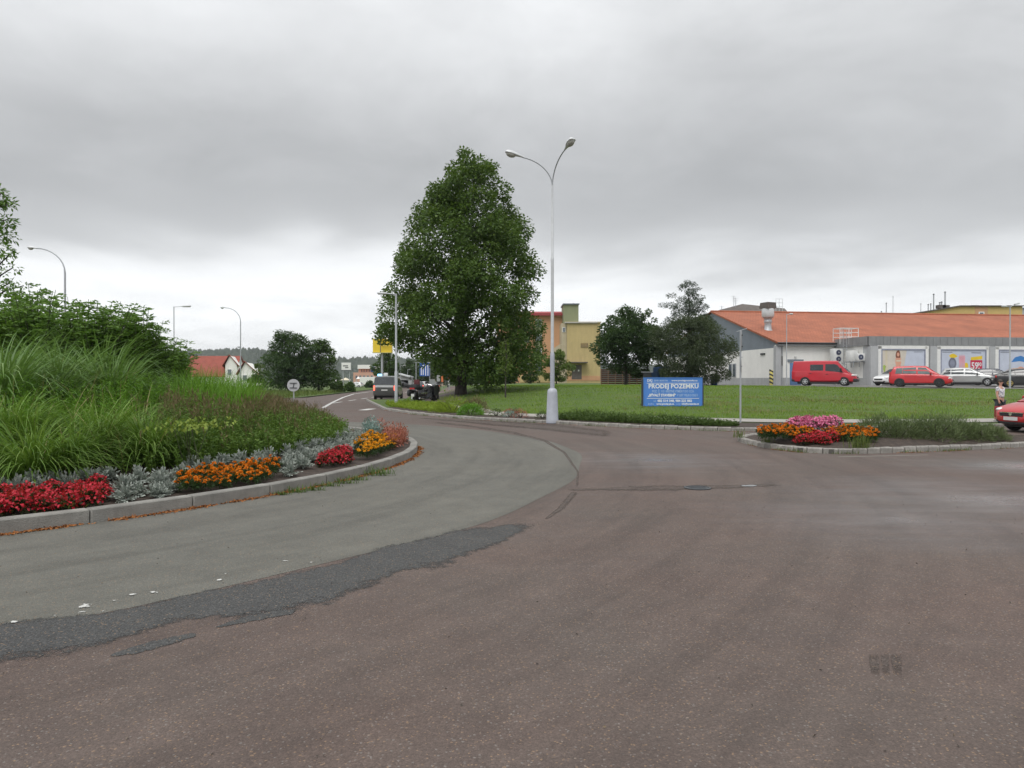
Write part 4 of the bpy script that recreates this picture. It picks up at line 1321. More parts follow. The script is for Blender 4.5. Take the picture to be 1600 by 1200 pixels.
def crown_cloud(seed, prof, nclump, nleaf, L, clump_r, droop=0.2, shell=0.55, squash=0.75, lean=((0, 0),)):
    """leaf clumps through a crown; prof(t, ang) -> radius at height fraction; returns P, D in crown space (z from prof range)"""
    rg = np.random.default_rng(seed)
    z0, z1, rad = prof
    cs = []
    tries = 0
    while len(cs) < nclump and tries < nclump * 60:
        tries += 1
        t = rg.uniform(0, 1); a = rg.uniform(0, 2 * PI); rmax = rad(t, a)
        if rg.uniform(0, 1) > (rmax / 8.0 + .15): continue
        rr = rmax * (shell + (1 - shell) * rg.uniform(0, 1) ** .6) if rg.uniform() < .8 else rmax * rg.uniform(0, shell)
        cs.append((rr * math.cos(a), rr * math.sin(a), lerp(z0, z1, t), a, clump_r * rg.uniform(.6, 1.25) * min(1, .45 + rmax / 5)))
    cs = np.array(cs); cs[:, 0] += np.interp(cs[:, 2], [q[0] for q in lean], [q[1] for q in lean])
    k = rg.integers(0, len(cs), nleaf)
    w = cs[:, 4] ** 2; k = rg.choice(len(cs), nleaf, p=w / w.sum())
    d = sphere_dirs(nleaf, rg, -.85); rr = rg.uniform(.35, 1.0, nleaf) ** .6
    P = cs[k, :3] + d * (cs[k, 4] * rr)[:, None] * np.array([1, 1, squash])
    out = np.stack([np.cos(cs[k, 3]), np.sin(cs[k, 3]), np.zeros(nleaf)], 1)
    D = d * .7 + out * .5 + rg.normal(0, .55, (nleaf, 3)) - np.array([0, 0, droop])
    return P, D, L * rg.uniform(.7, 1.3, nleaf), cs


def make_tree(name, label, cat, loc, prof, leaf_mat, nclump, nleaf, L, clump_r, trunk_r, trunk_h, seed, droop=.25, W=.62, shell=.5, squash=.75, nbr=26, parts=('trunk', 'crown'), group=None, lean=((0, 0),)):
    t = thing(name, label, cat, loc, 0, group)
    P, D, LL, cs = crown_cloud(seed, prof, nclump, nleaf, L, clump_r, droop, shell, squash, lean)
    link(parts[1], np_mesh(parts[1], *leaves(P, D, LL, LL * W, .2, np.random.default_rng(seed + 1)), leaf_mat), t)
    rg = random.Random(seed); z0, z1, rad = prof
    b = MB(); top = lerp(z0, z1, .86); path = []; rr = []
    for k in range(10):
        f = k / 9; path.append((rg.uniform(-.08, .08) * f * 2, rg.uniform(-.08, .08) * f * 2, lerp(-.25, top, f))); rr.append(trunk_r * (1.25 - .3 * min(1, f * 8) - .85 * f) + .02)
    b.tube(path, rr, 12)
    order = sorted(range(len(cs)), key=lambda i: rg.random())[:nbr]
    for i in order:
        c = Vector(cs[i, :3]); zb = max(trunk_h, min(top * .95, c.z - .55 * math.hypot(c.x, c.y)))
        f = (zb + .25) / (top + .25); r0 = max(.03, trunk_r * (.9 - .85 * f) * .45)
        s = Vector((0, 0, zb)); m = s.lerp(c, .5) + Vector((0, 0, .08 * (c - s).length))
        b.tube([s, s.lerp(m, .5) + Vector((0, 0, .05)), m, c], [r0, r0 * .75, r0 * .5, .015], 6)
    b.build(parts[0], M['bark'], t, 60)
    return t


def prof_px(pts, d, base_py, zbase):
    """crown half-width profile read from the photo: rows (py, half width in px) -> z range and radius function"""
    s = d / FPX
    z0, z1 = (base_py - pts[-1][0]) * s, (base_py - pts[0][0]) * s
    tab = [((base_py - py) * s, w * s) for py, w in pts[::-1]]
    return z0, z1, tab


LEAN = {}


def rough_rad(z0, z1, tab, amp, seed):
    def f(t, a):
        z = lerp(z0, z1, t); w = pl(z, tab)
        return w * (1 - amp * .5 + amp * mnoise.noise(Vector((math.cos(a) * 1.6 + seed, math.sin(a) * 1.6, z * .55))) * 1.3)
    return f


# the big linden
d = 50.0; p = gat(720, d)
z0, z1, tab = prof_px([(242, 6), (262, 26), (285, 43), (310, 57), (340, 78), (375, 98), (410, 110), (450, 121), (490, 126), (522, 128), (545, 116), (560, 106), (580, 84), (604, 64)], d, 623, 0)
make_tree('linden_tree', 'tall conical linden tree standing on the lawn beside the parked motorcycle', 'tree', (p.x, p.y, lawn_h(p.x, p.y)),
          (z0, z1, rough_rad(z0, z1, tab, .15, 3.3)), M['linden'], 420, 92000, .19, .95, .36, 2.2, 101, .3, .72, .55, .8, 90, lean=[((623 - y) * d / FPX, dx * d / FPX) for y, dx in ((604, 44), (580, 42), (560, 24), (545, 14), (525, -8), (500, -5), (450, 3), (400, 4), (350, 11), (300, 17), (242, 15))])
# trees behind
def tree_px(name, label, cat, cx, base_py, d, rows, mat, nclump, nleaf, L, cr, tr, th, seed, z=None, amp=.3, **kw):
    p = gat(cx, d); zb = lawn_h(p.x, p.y) if z is None else z
    base = HZ + (EYE - zb) * FPX / d
    a, b, tab = prof_px(rows, d, base, 0)
    return make_tree(name, label, cat, (p.x, p.y, zb), (a, b, rough_rad(a, b, tab, amp, seed * .37)), mat, nclump, nleaf, L, cr, tr, th, seed, **kw)


tree_px('broadleaf_tree', 'dense dark green tree behind the brown slatted fence', 'tree', 978, 600, 69, [(483, 10), (495, 34), (510, 46), (535, 50), (558, 46), (572, 38), (583, 24)], M['dark_leaf'], 150, 19000, .22, .75, .16, 1.2, 111)
tree_px('broadleaf_tree', 'slim light-tipped tree between the dark green tree and the conifer', 'tree', 1012, 600, 70, [(486, 4), (500, 13), (520, 24), (550, 32), (585, 28)], M['mid_leaf'], 60, 7000, .2, .6, .1, 1.2, 112)
tree_px('conifer_tree', 'tall grey-green conifer rising above the other trees beside the store', 'tree', 1076, 600, 67, [(438, 5), (452, 22), (462, 28), (475, 42), (490, 48), (515, 52), (545, 52), (575, 44)], M['conifer'], 170, 20000, .17, .62, .15, 2.0, 113, droop=.1, W=.32, squash=.45, amp=.5)
tree_px('willow_tree', 'bushy grey-green tree beside the store wall, just behind the blue sign', 'tree', 1080, 600, 62, [(494, 18), (508, 46), (530, 64), (550, 74), (568, 74), (582, 68), (596, 52)], M['grey_leaf'], 260, 34000, .17, .62, .14, 1.2, 114, W=.42, amp=.42)
tree_px('broadleaf_tree', 'large dark round tree left of the road, taller of the touching pair', 'tree', 451, 612, 92, [(519, 8), (530, 26), (545, 38), (565, 48), (585, 46), (605, 38)], M['dark_leaf'], 130, 15000, .26, 1.0, .2, .6, 115, z=.03)
tree_px('broadleaf_tree', 'dark tree left of the road, lower right of the touching pair', 'tree', 498, 612, 94, [(533, 8), (545, 22), (562, 30), (585, 32), (606, 24)], M['mid_leaf'], 80, 9000, .25, .9, .16, .6, 116, z=.03)
tree_px('broadleaf_tree', 'round green tree below the yellow sign beyond the dark van', 'tree', 604, 598, 150, [(551, 8), (560, 16), (575, 20), (588, 19), (595, 14)], M['mid_leaf'], 60, 5200, .4, 1.1, .2, 1.0, 117, z=-.3)
for k, (cx, top, w, d, lab) in enumerate(((640, 562, 16, 190, 'dark distant tree behind the grey garages, right of the thin lamp post'), (668, 556, 22, 175, 'dark distant tree behind the blue road sign'), (700, 560, 22, 165, 'dark tree in the distance left of the linden trunk'), (728, 572, 14, 120, 'dark tree directly behind the linden trunk'),
                                     (755, 570, 22, 105, 'dark tree behind the lawn, just right of the linden trunk'), (790, 574, 16, 98, 'dark bushy tree behind the young sapling on the lawn'))):
    tree_px('broadleaf_tree', lab, 'tree', cx, 600, d, [(top, 3), (top + 8, w * .7), (top + 20, w), (598 - (d < 130) * 2, w * .9)], M['dark_leaf'] if k % 2 else M['hedge_leaf'], 50, 4500, .4 if d > 140 else .28, 1.1, .2, .6, 120 + k, z=None if d < 130 else 0.1)
# left-edge tree on the island, tall and airy
p = gat(2, 18.2)
z0, z1, tab = prof_px([(345, 3), (375, 18), (400, 26), (430, 30), (455, 36), (490, 44), (520, 50)], 18.2, 690, 0)
make_tree('airy_tree', 'tall airy young tree at the left edge of the island', 'tree', (p.x - .12, p.y, mound(3)), (z0, z1, rough_rad(z0, z1, tab, .35, 8)), M['shrub_leaf'], 50, 1350, .12, .36, .06, 1.0, 131, nbr=40, W=.42, shell=.35)
# far left bits
for k, (cx, top, w, d, lab) in enumerate(((405, 570, 10, 120, 'small yellow-green tree beside the white gable, far left'), (398, 585, 12, 110, 'dark reddish bush below the white gable, far left'), (528, 596, 12, 100, 'low green bush right of the dark round trees'), (578, 596, 9, 160, 'low rounded bush between the white car and the dark van'),
                                     (547, 598, 9, 105, 'small low bush at the left road edge'))):
    mt = (M['light_leaf'], M['heuchera'], M['mid_leaf'], M['hedge_leaf'], M['mid_leaf'])[k]
    tree_px('bush', lab, 'bush', cx, 608, d, [(top, 4), (top + 4, w * .8), (top + 10, w), (HZ + 1.55 * FPX / d - 1, w * .8)], M['hedge_leaf'] if k == 1 else mt, 24, 1800, .25, .6, .08, .2, 140 + k, z=.03, parts=('stem', 'foliage'), nbr=8)
# shrubs before the apartment block
tree_px('round_shrub', 'loose light green shrub before the yellow building', 'shrub', 869, 597, 92, [(549, 8), (557, 20), (570, 28), (585, 28), (594, 16)], M['light_leaf'], 70, 6500, .2, .55, .08, .5, 151, parts=('stem', 'foliage'), nbr=14)
tree_px('clipped_hedge', 'dark clipped hedge below the apartment windows', 'hedge', 829, 598, 108, [(583, 10), (587, 13), (596, 13)], M['hedge_leaf'], 30, 2200, .2, .5, .06, .2, 152, parts=('stem', 'foliage'), nbr=6, amp=.1)
tree_px('clipped_hedge', 'dark low hedge left of the person in red', 'hedge', 735, 600, 96, [(588, 16), (592, 20), (598, 20)], M['hedge_leaf'], 30, 2200, .2, .5, .06, .2, 153, parts=('stem', 'foliage'), nbr=6, amp=.1)
# staked sapling on the lawn
tree_px('sapling', 'thin young sapling with sparse pale leaves on the lawn', 'tree', 790, 620, 44, [(528, 4), (545, 16), (560, 22), (575, 15), (586, 5)], M['light_leaf'], 26, 420, .16, .4, .035, 1.5, 154, nbr=18)


def bush(name, label, cat, loc, rx, ry, h, mat, n, L, W, seed, group=None, bottom=0.0, z_up=.2, stem=True):
    rg = np.random.default_rng(seed)
    t = thing(name, label, cat, loc, 0, group)
    d = sphere_dirs(n, rg, -0.05); k = rg.uniform(.62, 1.02, n) ** .7
    lump = 1 + .16 * np.sin(d[:, 0] * 7 + seed) * np.cos(d[:, 1] * 6 + d[:, 2] * 5)
    P = d * np.array([rx, ry, h]) * (k * lump)[:, None] + np.array([0, 0, bottom])
    link('foliage', np_mesh('foliage', *leaves(P, d + rg.normal(0, .5, (n, 3)) + np.array([0, 0, z_up]), L * rg.uniform(.6, 1.3, n), W, .2, rg), mat), t)
    if stem:
        b = MB()
        for q in range(6):
            a = q * 1.05; b.tube([(0, 0, -.05), (rx * .35 * math.cos(a), ry * .35 * math.sin(a), h * .4), (rx * .6 * math.cos(a), ry * .6 * math.sin(a), h * .7)], [.02, .012, .006], 5)
        b.build('stem', M['bark'], t)
    return t


# planted strip by the far kerb
def bed_z(x, y): return max(.12, lawn_h(x, y))
p = gat(735, 30.6); bush('round_bush', 'bright green clipped ball bush at the kerb', 'bush', (p.x, p.y, .10), .60, .5, .52, M['bright_bush'], 4200, .05, .024, 201)
p = gat(742, 32.2); bush('heather_bush', 'dark brownish-green rounded bush behind the bright ball bush', 'bush', (p.x, p.y, .12), .66, .5, .74, M['brown_top'], 2600, .08, .016, 202)
p = gat(708, 33.2); bush('juniper_bush', 'olive green spreading bush left of the bright ball bush', 'bush', (p.x, p.y, .10), 1.05, .8, .74, M['yellow_cover'], 3600, .09, .014, 203, z_up=.8)
for k, (px, d, rx, h, mat, lab) in enumerate(((795, 29.7, .3, .3, 'cover', 'low green plant between the ball bush and the lamp post'), (805, 29.9, .22, .34, 'silver', 'pale flowering clump on the soil left of the blue-green plant'), (797, 30.4, .3, .26, 'pinkish', 'greyish pink flowering clump against the footpath'),
                                         (797, 28.9, .15, .2, 'weed', 'tiny green plant at the kerb left of the blue-green plant'), (797.5, 29.2, .18, .22, 'weed', 'small sprig behind the kerb'), (797, 28.8, .1, .1, 'weed', ''))[:3]):
    p = gat(px - (20 if k == 0 else 0), d)
    bush('border_plant', lab, 'plant', (p.x, p.y, .13), rx, .25, h, {'cover': M['cover'], 'silver': M['juniper'], 'pinkish': M['heuchera']}[mat], 420, .06, .02, 210 + k)
p = gat(797 + 0, 28.3)
for k, (px, d, rx, h, mat, lab) in enumerate(((797, 28.9, .28, .26, 'bluegreen', 'small blue-green mound on the bare soil'), (848, 27.6, .3, .28, 'heuchera', 'small reddish-brown plant at the foot of the white lamp post'), (813, 28.5, .34, .34, 'heuchera', 'reddish-brown rounded plant midway between ball bush and lamp post'))):
    p = gat(px, d); bush('border_plant', lab, 'plant', (p.x, p.y, .13), rx, .24, h, M['grey_leaf'] if k == 1 else M[mat], 460, .05, .02, 220 + k)
# yellow-green cover (a mass)
def poly_points(poly, n, seed):
    rg = np.random.default_rng(seed); xs = [q[0] for q in poly]; ys = [q[1] for q in poly]; out = []
    while len(out) < n:
        x, y = rg.uniform(min(xs), max(xs)), rg.uniform(min(ys), max(ys)); ins = False; j = len(poly) - 1
        for i in range(len(poly)):
            if (poly[i][1] > y) != (poly[j][1] > y) and x < (poly[j][0] - poly[i][0]) * (y - poly[i][1]) / (poly[j][1] - poly[i][1]) + poly[i][0]: ins = not ins
            j = i
        if ins: out.append((x, y, max(.1, lawn_h(x, y))))
    return np.array(out)


def gp(px, d): q = gat(px, d); return (q.x, q.y)


rng = np.random.default_rng(301)
P = poly_points([gp(607, 41.0), gp(640, 36.4), gp(690, 33.0), gp(712, 32.4), gp(716, 36), gp(690, 42), gp(664, 44.5), gp(622, 46.5), gp(603, 45)], 2600, 302)
hh = rng.uniform(.10, .26, len(P)) * (.75 + .5 * np.abs(np.sin(P[:, 0] * 2.3 + P[:, 1])))
S, Lf, tips = stems_with_leaves(P, rng, hh, .45, 14, .10, .022)
tag(link('ground_cover', np_mesh('ground_cover', *joinVT([S, Lf]), M['yellow_cover'])), 'yellow-green ground cover round the thin lamp post before the motorcycle', 'ground cover', kind='stuff')
# dark green cover right of the big lamp post
P = poly_points([gp(872, 26.9), gp(1000, 24.4), gp(1139, 22.8), gp(1158, 23.1), gp(1110, 24.8), gp(1000, 26.8), gp(920, 28.2), gp(872, 28.2)], 3000, 303)
hh = rng.uniform(.10, .36, len(P)) * (.6 + .6 * np.abs(np.sin(P[:, 0] * 1.7 + P[:, 1] * .8))) * np.clip(1.25 - (P[:, 0] - 2) * .10, .5, 1.2)
S, Lf, tips = stems_with_leaves(P, rng, hh, .7, 14, .09, .025)
tag(link('ground_cover', np_mesh('ground_cover', *joinVT([S, Lf]), M['cover'])), 'straggling dark green ground cover between the big lamp post and the sign post', 'ground cover', kind='stuff')

# lawn blades: thinning out and broadening with distance
n = 150000
y = 24 + 42 * rng.uniform(0, 1, n) ** 1.25; x = rng.uniform(-6.5, 1.0, n) + rng.uniform(0, 1, n) * (y * .78)
keep = np.ones(n, bool)
walkn = [(q[0], q[1]) for q in WALK]
fy = np.interp(x, [q[0] for q in walkn[::-1]], [q[1] for q in walkn[::-1]])
keep &= y > fy + 1.15
keep &= ~((x < -3.0) & (y < 46)) & ~((x < -4.1 - (y - 44) * .1) & (x > -6.6 - (y - 44) * .1)) & (x > -8)
# car park keeps clear
lx = np.interp(x, [15.6, 20.5, 24.5, 30, 64], [62.0, 56.4, 53.2, 51.8, 53.0]); keep &= ~((x > 15) & (y > lx - .1))
x, y = x[keep], y[keep]; z = np.array([lawn_h(a, c) for a, c in zip(x, y)])
P = np.stack([x, y, z - .01], 1); n = len(P)
patch = np.array([mnoise.noise(Vector((a * .35, c * .6, 2))) for a, c in zip(x, y)])
V, T = blades(P, rng.uniform(0, 6.28, n), rng.uniform(.05, .13, n) * np.clip(1 + .9 * patch, .35, 2), np.abs(rng.normal(.15, .3, n)), .6, .012 * (y / 26), 2, rng)
tag(link('lawn_grass', np_mesh('lawn_grass', V, T, M['grass_blade'])), 'rough mown grass of the open lawn', 'grass', kind='stuff')
n = 30000
P = poly_points([(-3, 33), (8, 29.5), (18, 29), (34, 32), (40, 44), (20, 42), (4, 40)], n, 77)
pk = np.array([mnoise.noise(Vector((a * .16, c * .30, 5))) + .5 * mnoise.noise(Vector((a * .7, c * .9, 8))) for a, c, _ in P]); P = P[pk > .12]; n = len(P)
fy = np.interp(P[:, 0], [q[0] for q in walkn[::-1]], [q[1] for q in walkn[::-1]]); P = P[P[:, 1] > fy + 1.3]; n = len(P)
M['dry_blade'] = leafm('dry_blade', (0.16, 0.15, 0.05), (0.24, 0.21, 0.08), (0.30, 0.24, 0.12), 0.7, 0.2, 0.3)
tag(link('dry_grass', np_mesh('dry_grass', *blades(P, rng.uniform(0, 6.28, n), rng.uniform(.05, .17, n), np.abs(rng.normal(.2, .3, n)), .6, .014 * (P[:, 1] / 26), 2, rng), M['dry_blade'])), 'dry yellowish grass in worn patches of the open lawn', 'grass', kind='stuff')
# verge strip along the road left of the dark path, and far-left verge
n = 9000; y = rng.uniform(44, 110, n); xr = np.interp(y, [q[0] for q in NR_R], [q[1] for q in NR_R]); x = xr + .15 + rng.uniform(0, 1, n) * (3.0 - .0 * y)
P = np.stack([x, y, np.full(n, .11)], 1)
keep = ~((x > -6.7 - (y - 44) * .1) & (x < -4.0 - (y - 44) * .1)); P = P[keep]; n = len(P)
tag(link('verge_grass', np_mesh('verge_grass', *blades(P, rng.uniform(0, 6.28, n), rng.uniform(.06, .2, n), np.abs(rng.normal(.2, .3, n)), .6, .03, 2, rng), M['grass_blade'])), 'grass strip between the road and the brown path', 'grass', kind='stuff')
n = 16000; x = rng.uniform(-46, -21, n); y = rng.uniform(58, 100, n); k = x < np.interp(y, [58, 60, 68, 110], [-22.0, -21.6, -20.6, -24.2]) - .2
P = np.stack([x[k], y[k], np.full(k.sum(), .03)], 1); n = len(P)
tag(link('verge_grass', np_mesh('verge_grass', *blades(P, rng.uniform(0, 6.28, n), rng.uniform(.15, .6, n), np.abs(rng.normal(.2, .2, n)), .5, .05, 2, rng), M['verge_blade'])), 'long unmown grass on the verge before the dark round trees', 'grass', kind='stuff')

# weeds and grit in the gutters
def gutter(name, pts, n, seed, mat, lab, cat, side, blade=True):
    rg = np.random.default_rng(seed); seg = [np.array(q[:2]) for q in pts]; cum = np.concatenate([[0], np.cumsum([np.linalg.norm(c - a) for a, c in zip(seg, seg[1:])])])
    s_ = rg.uniform(0, cum[-1], n * 3); s_ = s_[np.sin(s_ * 1.7 + seed) + np.sin(s_ * 4.3) + rg.normal(0, .5, len(s_)) > .5][:n]
    x = np.interp(s_, cum, [q[0] for q in seg]); y = np.interp(s_, cum, [q[1] for q in seg]); n = len(x)
    P = np.stack([x + rg.normal(0, .02, n), y - side * np.abs(rg.normal(.02, .05, n)), np.full(n, .004)], 1)
    if blade: V, T = blades(P, rg.uniform(0, 6.28, n), rg.uniform(.03, .11, n), np.abs(rg.normal(.3, .4, n)), .7, .012, 2, rg)
    else: D = rg.normal(0, 1, (n, 3)); D[:, 2] *= .25; V, T = leaves(P, D, rg.uniform(.01, .04, n), rg.uniform(.01, .02, n), .3, rg)
    return tag(link(name, np_mesh(name, V, T, mat)), lab, cat, kind='stuff')


front = SPL[1:10]
gutter('gutter_weeds', front, 420, 601, M['verge_blade'], 'sparse weeds along the front kerb of the small flower island', 'weeds', 1)
gutter('gutter_litter', front, 700, 602, M['orange_litter'], 'brown litter along the front kerb of the small flower island', 'litter', 1, False)
gutter('gutter_weeds', FARK[5:14], 900, 603, M['verge_blade'], 'sparse weeds along the far granite kerb', 'weeds', 1)
gutter('gutter_litter', FARK[4:14], 1600, 604, M['orange_litter'], 'brown litter along the far granite kerb', 'litter', 1, False)
rg_ = np.random.default_rng(605); n = 900
P = np.stack([rg_.uniform(-7, 9, n), 3 + 14 * rg_.uniform(0, 1, n) ** 1.6, np.full(n, .006)], 1); P = P[np.hypot(P[:, 0] - CX, P[:, 1] - CY) > RK + .1]; n = len(P)
D = rg_.normal(0, 1, (n, 3)); D[:, 2] *= .3
M['grit'] = leafm('grit', (0.05, 0.045, 0.04), (0.14, 0.12, 0.10), (0.22, 0.16, 0.09), .9, 0.0, 3.0)
tag(link('grit', np_mesh('grit', *leaves(P, D, rg_.uniform(.008, .022, n), rg_.uniform(.006, .014, n), .4, rg_), M['grit'])), 'loose grit and leaf scraps scattered on the road', 'grit', kind='stuff')

# splitter island flowers ------------------------------------------
def make_pink(seed):
    rg = np.random.default_rng(seed); t = thing('petunia', 'pink', 'flower')
    n = 110; d = sphere_dirs(n, rg, -.1); P = d * np.array([.16, .16, .13]) * rg.uniform(.5, 1, (n, 1)) + np.array([0, 0, .1])
    link('foliage', np_mesh('foliage', *leaves(P, d + rg.normal(0, .5, (n, 3)), .06, .025, rng=rg), M['marigold_leaf']), t)
    n = 150; d = sphere_dirs(n, rg, .1); P = d * np.array([.19, .19, .18]) * rg.uniform(.85, 1.05, (n, 1)) + np.array([0, 0, .09])
    o = link('blossom', np_mesh('blossom', *leaves(P, rg.normal(0, 1, (n, 3)), .055, .05, rng=rg), M['pink']), t); o['kind'] = 'stuff'
    return t


PNK = [make_pink(s) for s in (401, 402)]
def spl_z(x, y): return .13 + .12 * max(0, 1 - math.hypot((x - 9.0) / 4.5, (y - 17.9) / 1.6))


def rows_of(protos, rows, group, fmt, s=1.0, z0=0.0):
    for (px0, px1, d0, d1, n, rn) in rows:
        got = []
        for k in range(n):
            t = (k + .5) / n; q = gat(lerp(px0, px1, t) + rnd.uniform(-2, 2), lerp(d0, d1, t) + rnd.uniform(-.08, .08))
            got.append(plant(rnd.choice(protos), q.x, q.y, spl_z(q.x, q.y) - .02 + z0, 'x', group, s))
        label_row(got, fmt.replace('ROW', rn))


rows_of(MAR, [(1190, 1262, 16.75, 16.75, 6, 'front row'), (1188, 1268, 17.05, 17.2, 7, 'second row'), (1186, 1262, 17.4, 17.6, 6, 'third row'), (1200, 1250, 17.8, 18.0, 4, 'back row')], 'orange marigolds at the left end of the splitter island', 'orange marigold, %s from left in the ROW, left end of the small island', 1.12, .05)
rows_of(MAR, [(1312, 1366, 16.5, 16.35, 5, 'front row'), (1300, 1368, 16.85, 16.7, 6, 'second row'), (1290, 1366, 17.25, 17.1, 6, 'third row'), (1300, 1350, 17.6, 17.6, 4, 'back row')], 'orange marigolds in the middle of the splitter island', 'orange marigold, %s from left in the ROW, middle of the small island', 1.05, .03)
rows_of(BEG, [(1250, 1292, 16.35, 16.3, 4, 'front row'), (1245, 1306, 16.65, 16.6, 5, 'second row'), (1245, 1310, 16.95, 16.9, 5, 'back row')], 'red begonias on the splitter island', 'red begonia, %s from left in the ROW on the small island', .9)
rows_of(PNK, [(1244, 1290, 17.5, 17.5, 4, 'front row'), (1240, 1300, 17.85, 17.8, 5, 'second row'), (1236, 1306, 18.2, 18.2, 6, 'third row'), (1240, 1302, 18.6, 18.6, 5, 'back row')], 'pink flowers on the splitter island', 'pink flowering plant, %s from left in the ROW on the small island', 1.1, .16)
for k, (px, d, rx, h, lab) in enumerate(((1373, 17.6, .5, .55, 'grey-green spreading juniper next to the marigolds on the small island'), (1402, 17.3, .62, .48, 'second grey-green juniper from the marigolds on the small island'), (1432, 17.4, .62, .52, 'third grey-green juniper from the marigolds on the small island'),
                                       (1462, 17.2, .62, .60, 'tallest grey-green juniper, above the middle of the kerb, on the small island'), (1488, 17.6, .6, .56, 'grey-green juniper right of the tallest one on the small island'), (1515, 17.5, .55, .40, 'low grey-green juniper, last but one at the right end'), (1541, 17.7, .42, .34, 'lowest grey-green juniper at the right end of the small island'))):
    p = gat(px, d); bush('juniper', lab, 'bush', (p.x, p.y, spl_z(p.x, p.y) - .03), rx, .55, h, M['juniper'], 2600, .10, .010, 420 + k, 'junipers on the splitter island', z_up=.55)
for k, (px, d, s) in enumerate(((1344, 15.7, 1.4), (1338, 15.62, 1.1), (1352, 15.64, 1.0), (1200, 17.0, .9), (1155, 18.5, .9))):
    p = gat(px, d); wr = np.random.default_rng(500 + k); n = 50
    P = np.stack([wr.normal(0, .08 * s, n), wr.normal(0, .05, n), np.zeros(n)], 1)
    lab = ('tallest yellowish weed tuft by the kerb of the small island', 'yellowish weed tuft just left of the tallest one by the kerb', 'yellowish weed tuft just right of the tallest one by the kerb', 'small weed at the left corner of the small island', 'weed beside the tip stone of the small island')[k]
    tag(link('weed', np_mesh('weed', *blades(P, wr.uniform(0, 6.28, n), wr.uniform(.12, .36, n) * s, np.abs(wr.normal(.2, .2, n)), .6, .012, 3, wr), M['verge_blade']), None, (p.x, p.y, .12)), lab, 'weed', 'weeds on the splitter island')
# ================================================================== buildings
M['store_white'] = pm('white_render', (0.84, 0.835, 0.80), 0.8, 0, 0.04, 1.0, grime=0.08)
M['store_grey'] = pm('grey_plinth', (0.40, 0.41, 0.41), 0.8, 0, 0.08, 1.5, grime=0.3)
M['pilaster'] = pm('grey_pilaster', (0.42, 0.43, 0.44), 0.8, 0, 0.06, 1.5, grime=0.2)
M['clad'] = pm('grey_cladding', (0.19, 0.222, 0.258), 0.5, 0.2, 0.08, 1.0)
M['fascia'] = pm('grey_fascia', (0.27, 0.275, 0.28), 0.5, 0.2, 0.10, 1.2, grime=0.25)
M['joint'] = pm('dark_joint', (0.09, 0.095, 0.10), 0.7, 0, 0.1, 2.0)
M['door_blue'] = pm('blue_door', (0.10, 0.19, 0.36), 0.5, 0, 0.08, 2.0)
M['brown_roof'] = pm('brown_roof', (0.115, 0.10, 0.09), 0.8, 0, 0.2, 1.5, grime=0.3)
M['orange_wall'] = pm('orange_render', (0.54, 0.31, 0.175), 0.85, 0, 0.05, 0.6, grime=0.15)
M['yellow_wall'] = pm('yellow_render', (0.50, 0.395, 0.19), 0.85, 0, 0.06, 0.6, grime=0.25)
M['pale_yellow'] = pm('pale_yellow_render', (0.47, 0.41, 0.29), 0.85, 0, 0.06, 0.6, grime=0.2)
M['green_wall'] = pm('sage_green_render', (0.24, 0.265, 0.155), 0.85, 0, 0.06, 0.6, grime=0.2)
M['ochre_wall'] = pm('ochre_render', (0.60, 0.43, 0.17), 0.85, 0, 0.05, 0.6, grime=0.1)
M['roof_red'] = pm('red_sheet_roof', (0.30, 0.045, 0.05), 0.6, 0, 0.1, 1.0)
M['red_tile_plain'] = pm('red_roof_tiles', (0.26, 0.065, 0.045), 0.8, 0, 0.15, 1.2)
M['wood_fence'] = pm('brown_fence_wood', (0.135, 0.06, 0.036), 0.8, 0, 0.25, 3.0)
M['fence_post'] = pm('fence_post_wood', (0.27, 0.15, 0.09), 0.8, 0, 0.2, 3.0)


def tile_roof(name, col, pitch_dir='Y'):
    m, nt, b, out = nodes(name)
    tc = nd(nt, 'ShaderNodeTexCoord').outputs['Object']
    br = nd(nt, 'ShaderNodeTexBrick', Scale=1.0); br.inputs['Brick Width'].default_value = 0.33; br.inputs['Row Height'].default_value = 0.34
    br.inputs['Mortar Size'].default_value = 0.012; br.offset = 0.5
    br.inputs['Color1'].default_value = (*col, 1); br.inputs['Color2'].default_value = (*sc(col, 0.82), 1); br.inputs['Mortar'].default_value = (*sc(col, 0.45), 1)
    nt.links.new(tc, br.inputs['Vector'])
    c = mixc(nt, 1.0, br.outputs[0], ramp(nt, noise_n(nt, tc, 0.35, 5.0, .6), [(0.3, 0.78), (0.7, 1.15)]), 'MULTIPLY')
    nt.links.new(c, b.inputs['Base Color']); b.inputs['Roughness'].default_value = 0.8
    bn = nd(nt, 'ShaderNodeBump', Strength=0.5, Distance=0.03); nt.links.new(br.outputs['Fac'], bn.inputs['Height']); bn.invert = True
    nt.links.new(bn.outputs[0], b.inputs['Normal'])
    return m


M['tile_orange'] = tile_roof('orange_roof_tiles', (0.39, 0.128, 0.066))


def text_mesh(name, s, size, mat, parent, loc, rot, depth=0.004, bold=0.0, align='CENTER', squeeze=1.0, shear=0.0):
    cu = bpy.data.curves.new('t', 'FONT'); cu.body = s; cu.size = size; cu.extrude = depth; cu.offset = bold; cu.align_x = align; cu.align_y = 'CENTER'; cu.shear = shear; cu.resolution_u = 2
    ob = bpy.data.objects.new('t', cu); COL.objects.link(ob)
    dg = bpy.context.evaluated_depsgraph_get(); dg.update()
    me = bpy.data.meshes.new_from_object(ob.evaluated_get(dg)); me.name = name
    bpy.data.objects.remove(ob); bpy.data.curves.remove(cu)
    me.materials.clear(); me.materials.append(mat)
    o = link(name, me, parent, loc); o.rotation_euler = rot; o.scale = (squeeze, 1, 1)
    return o


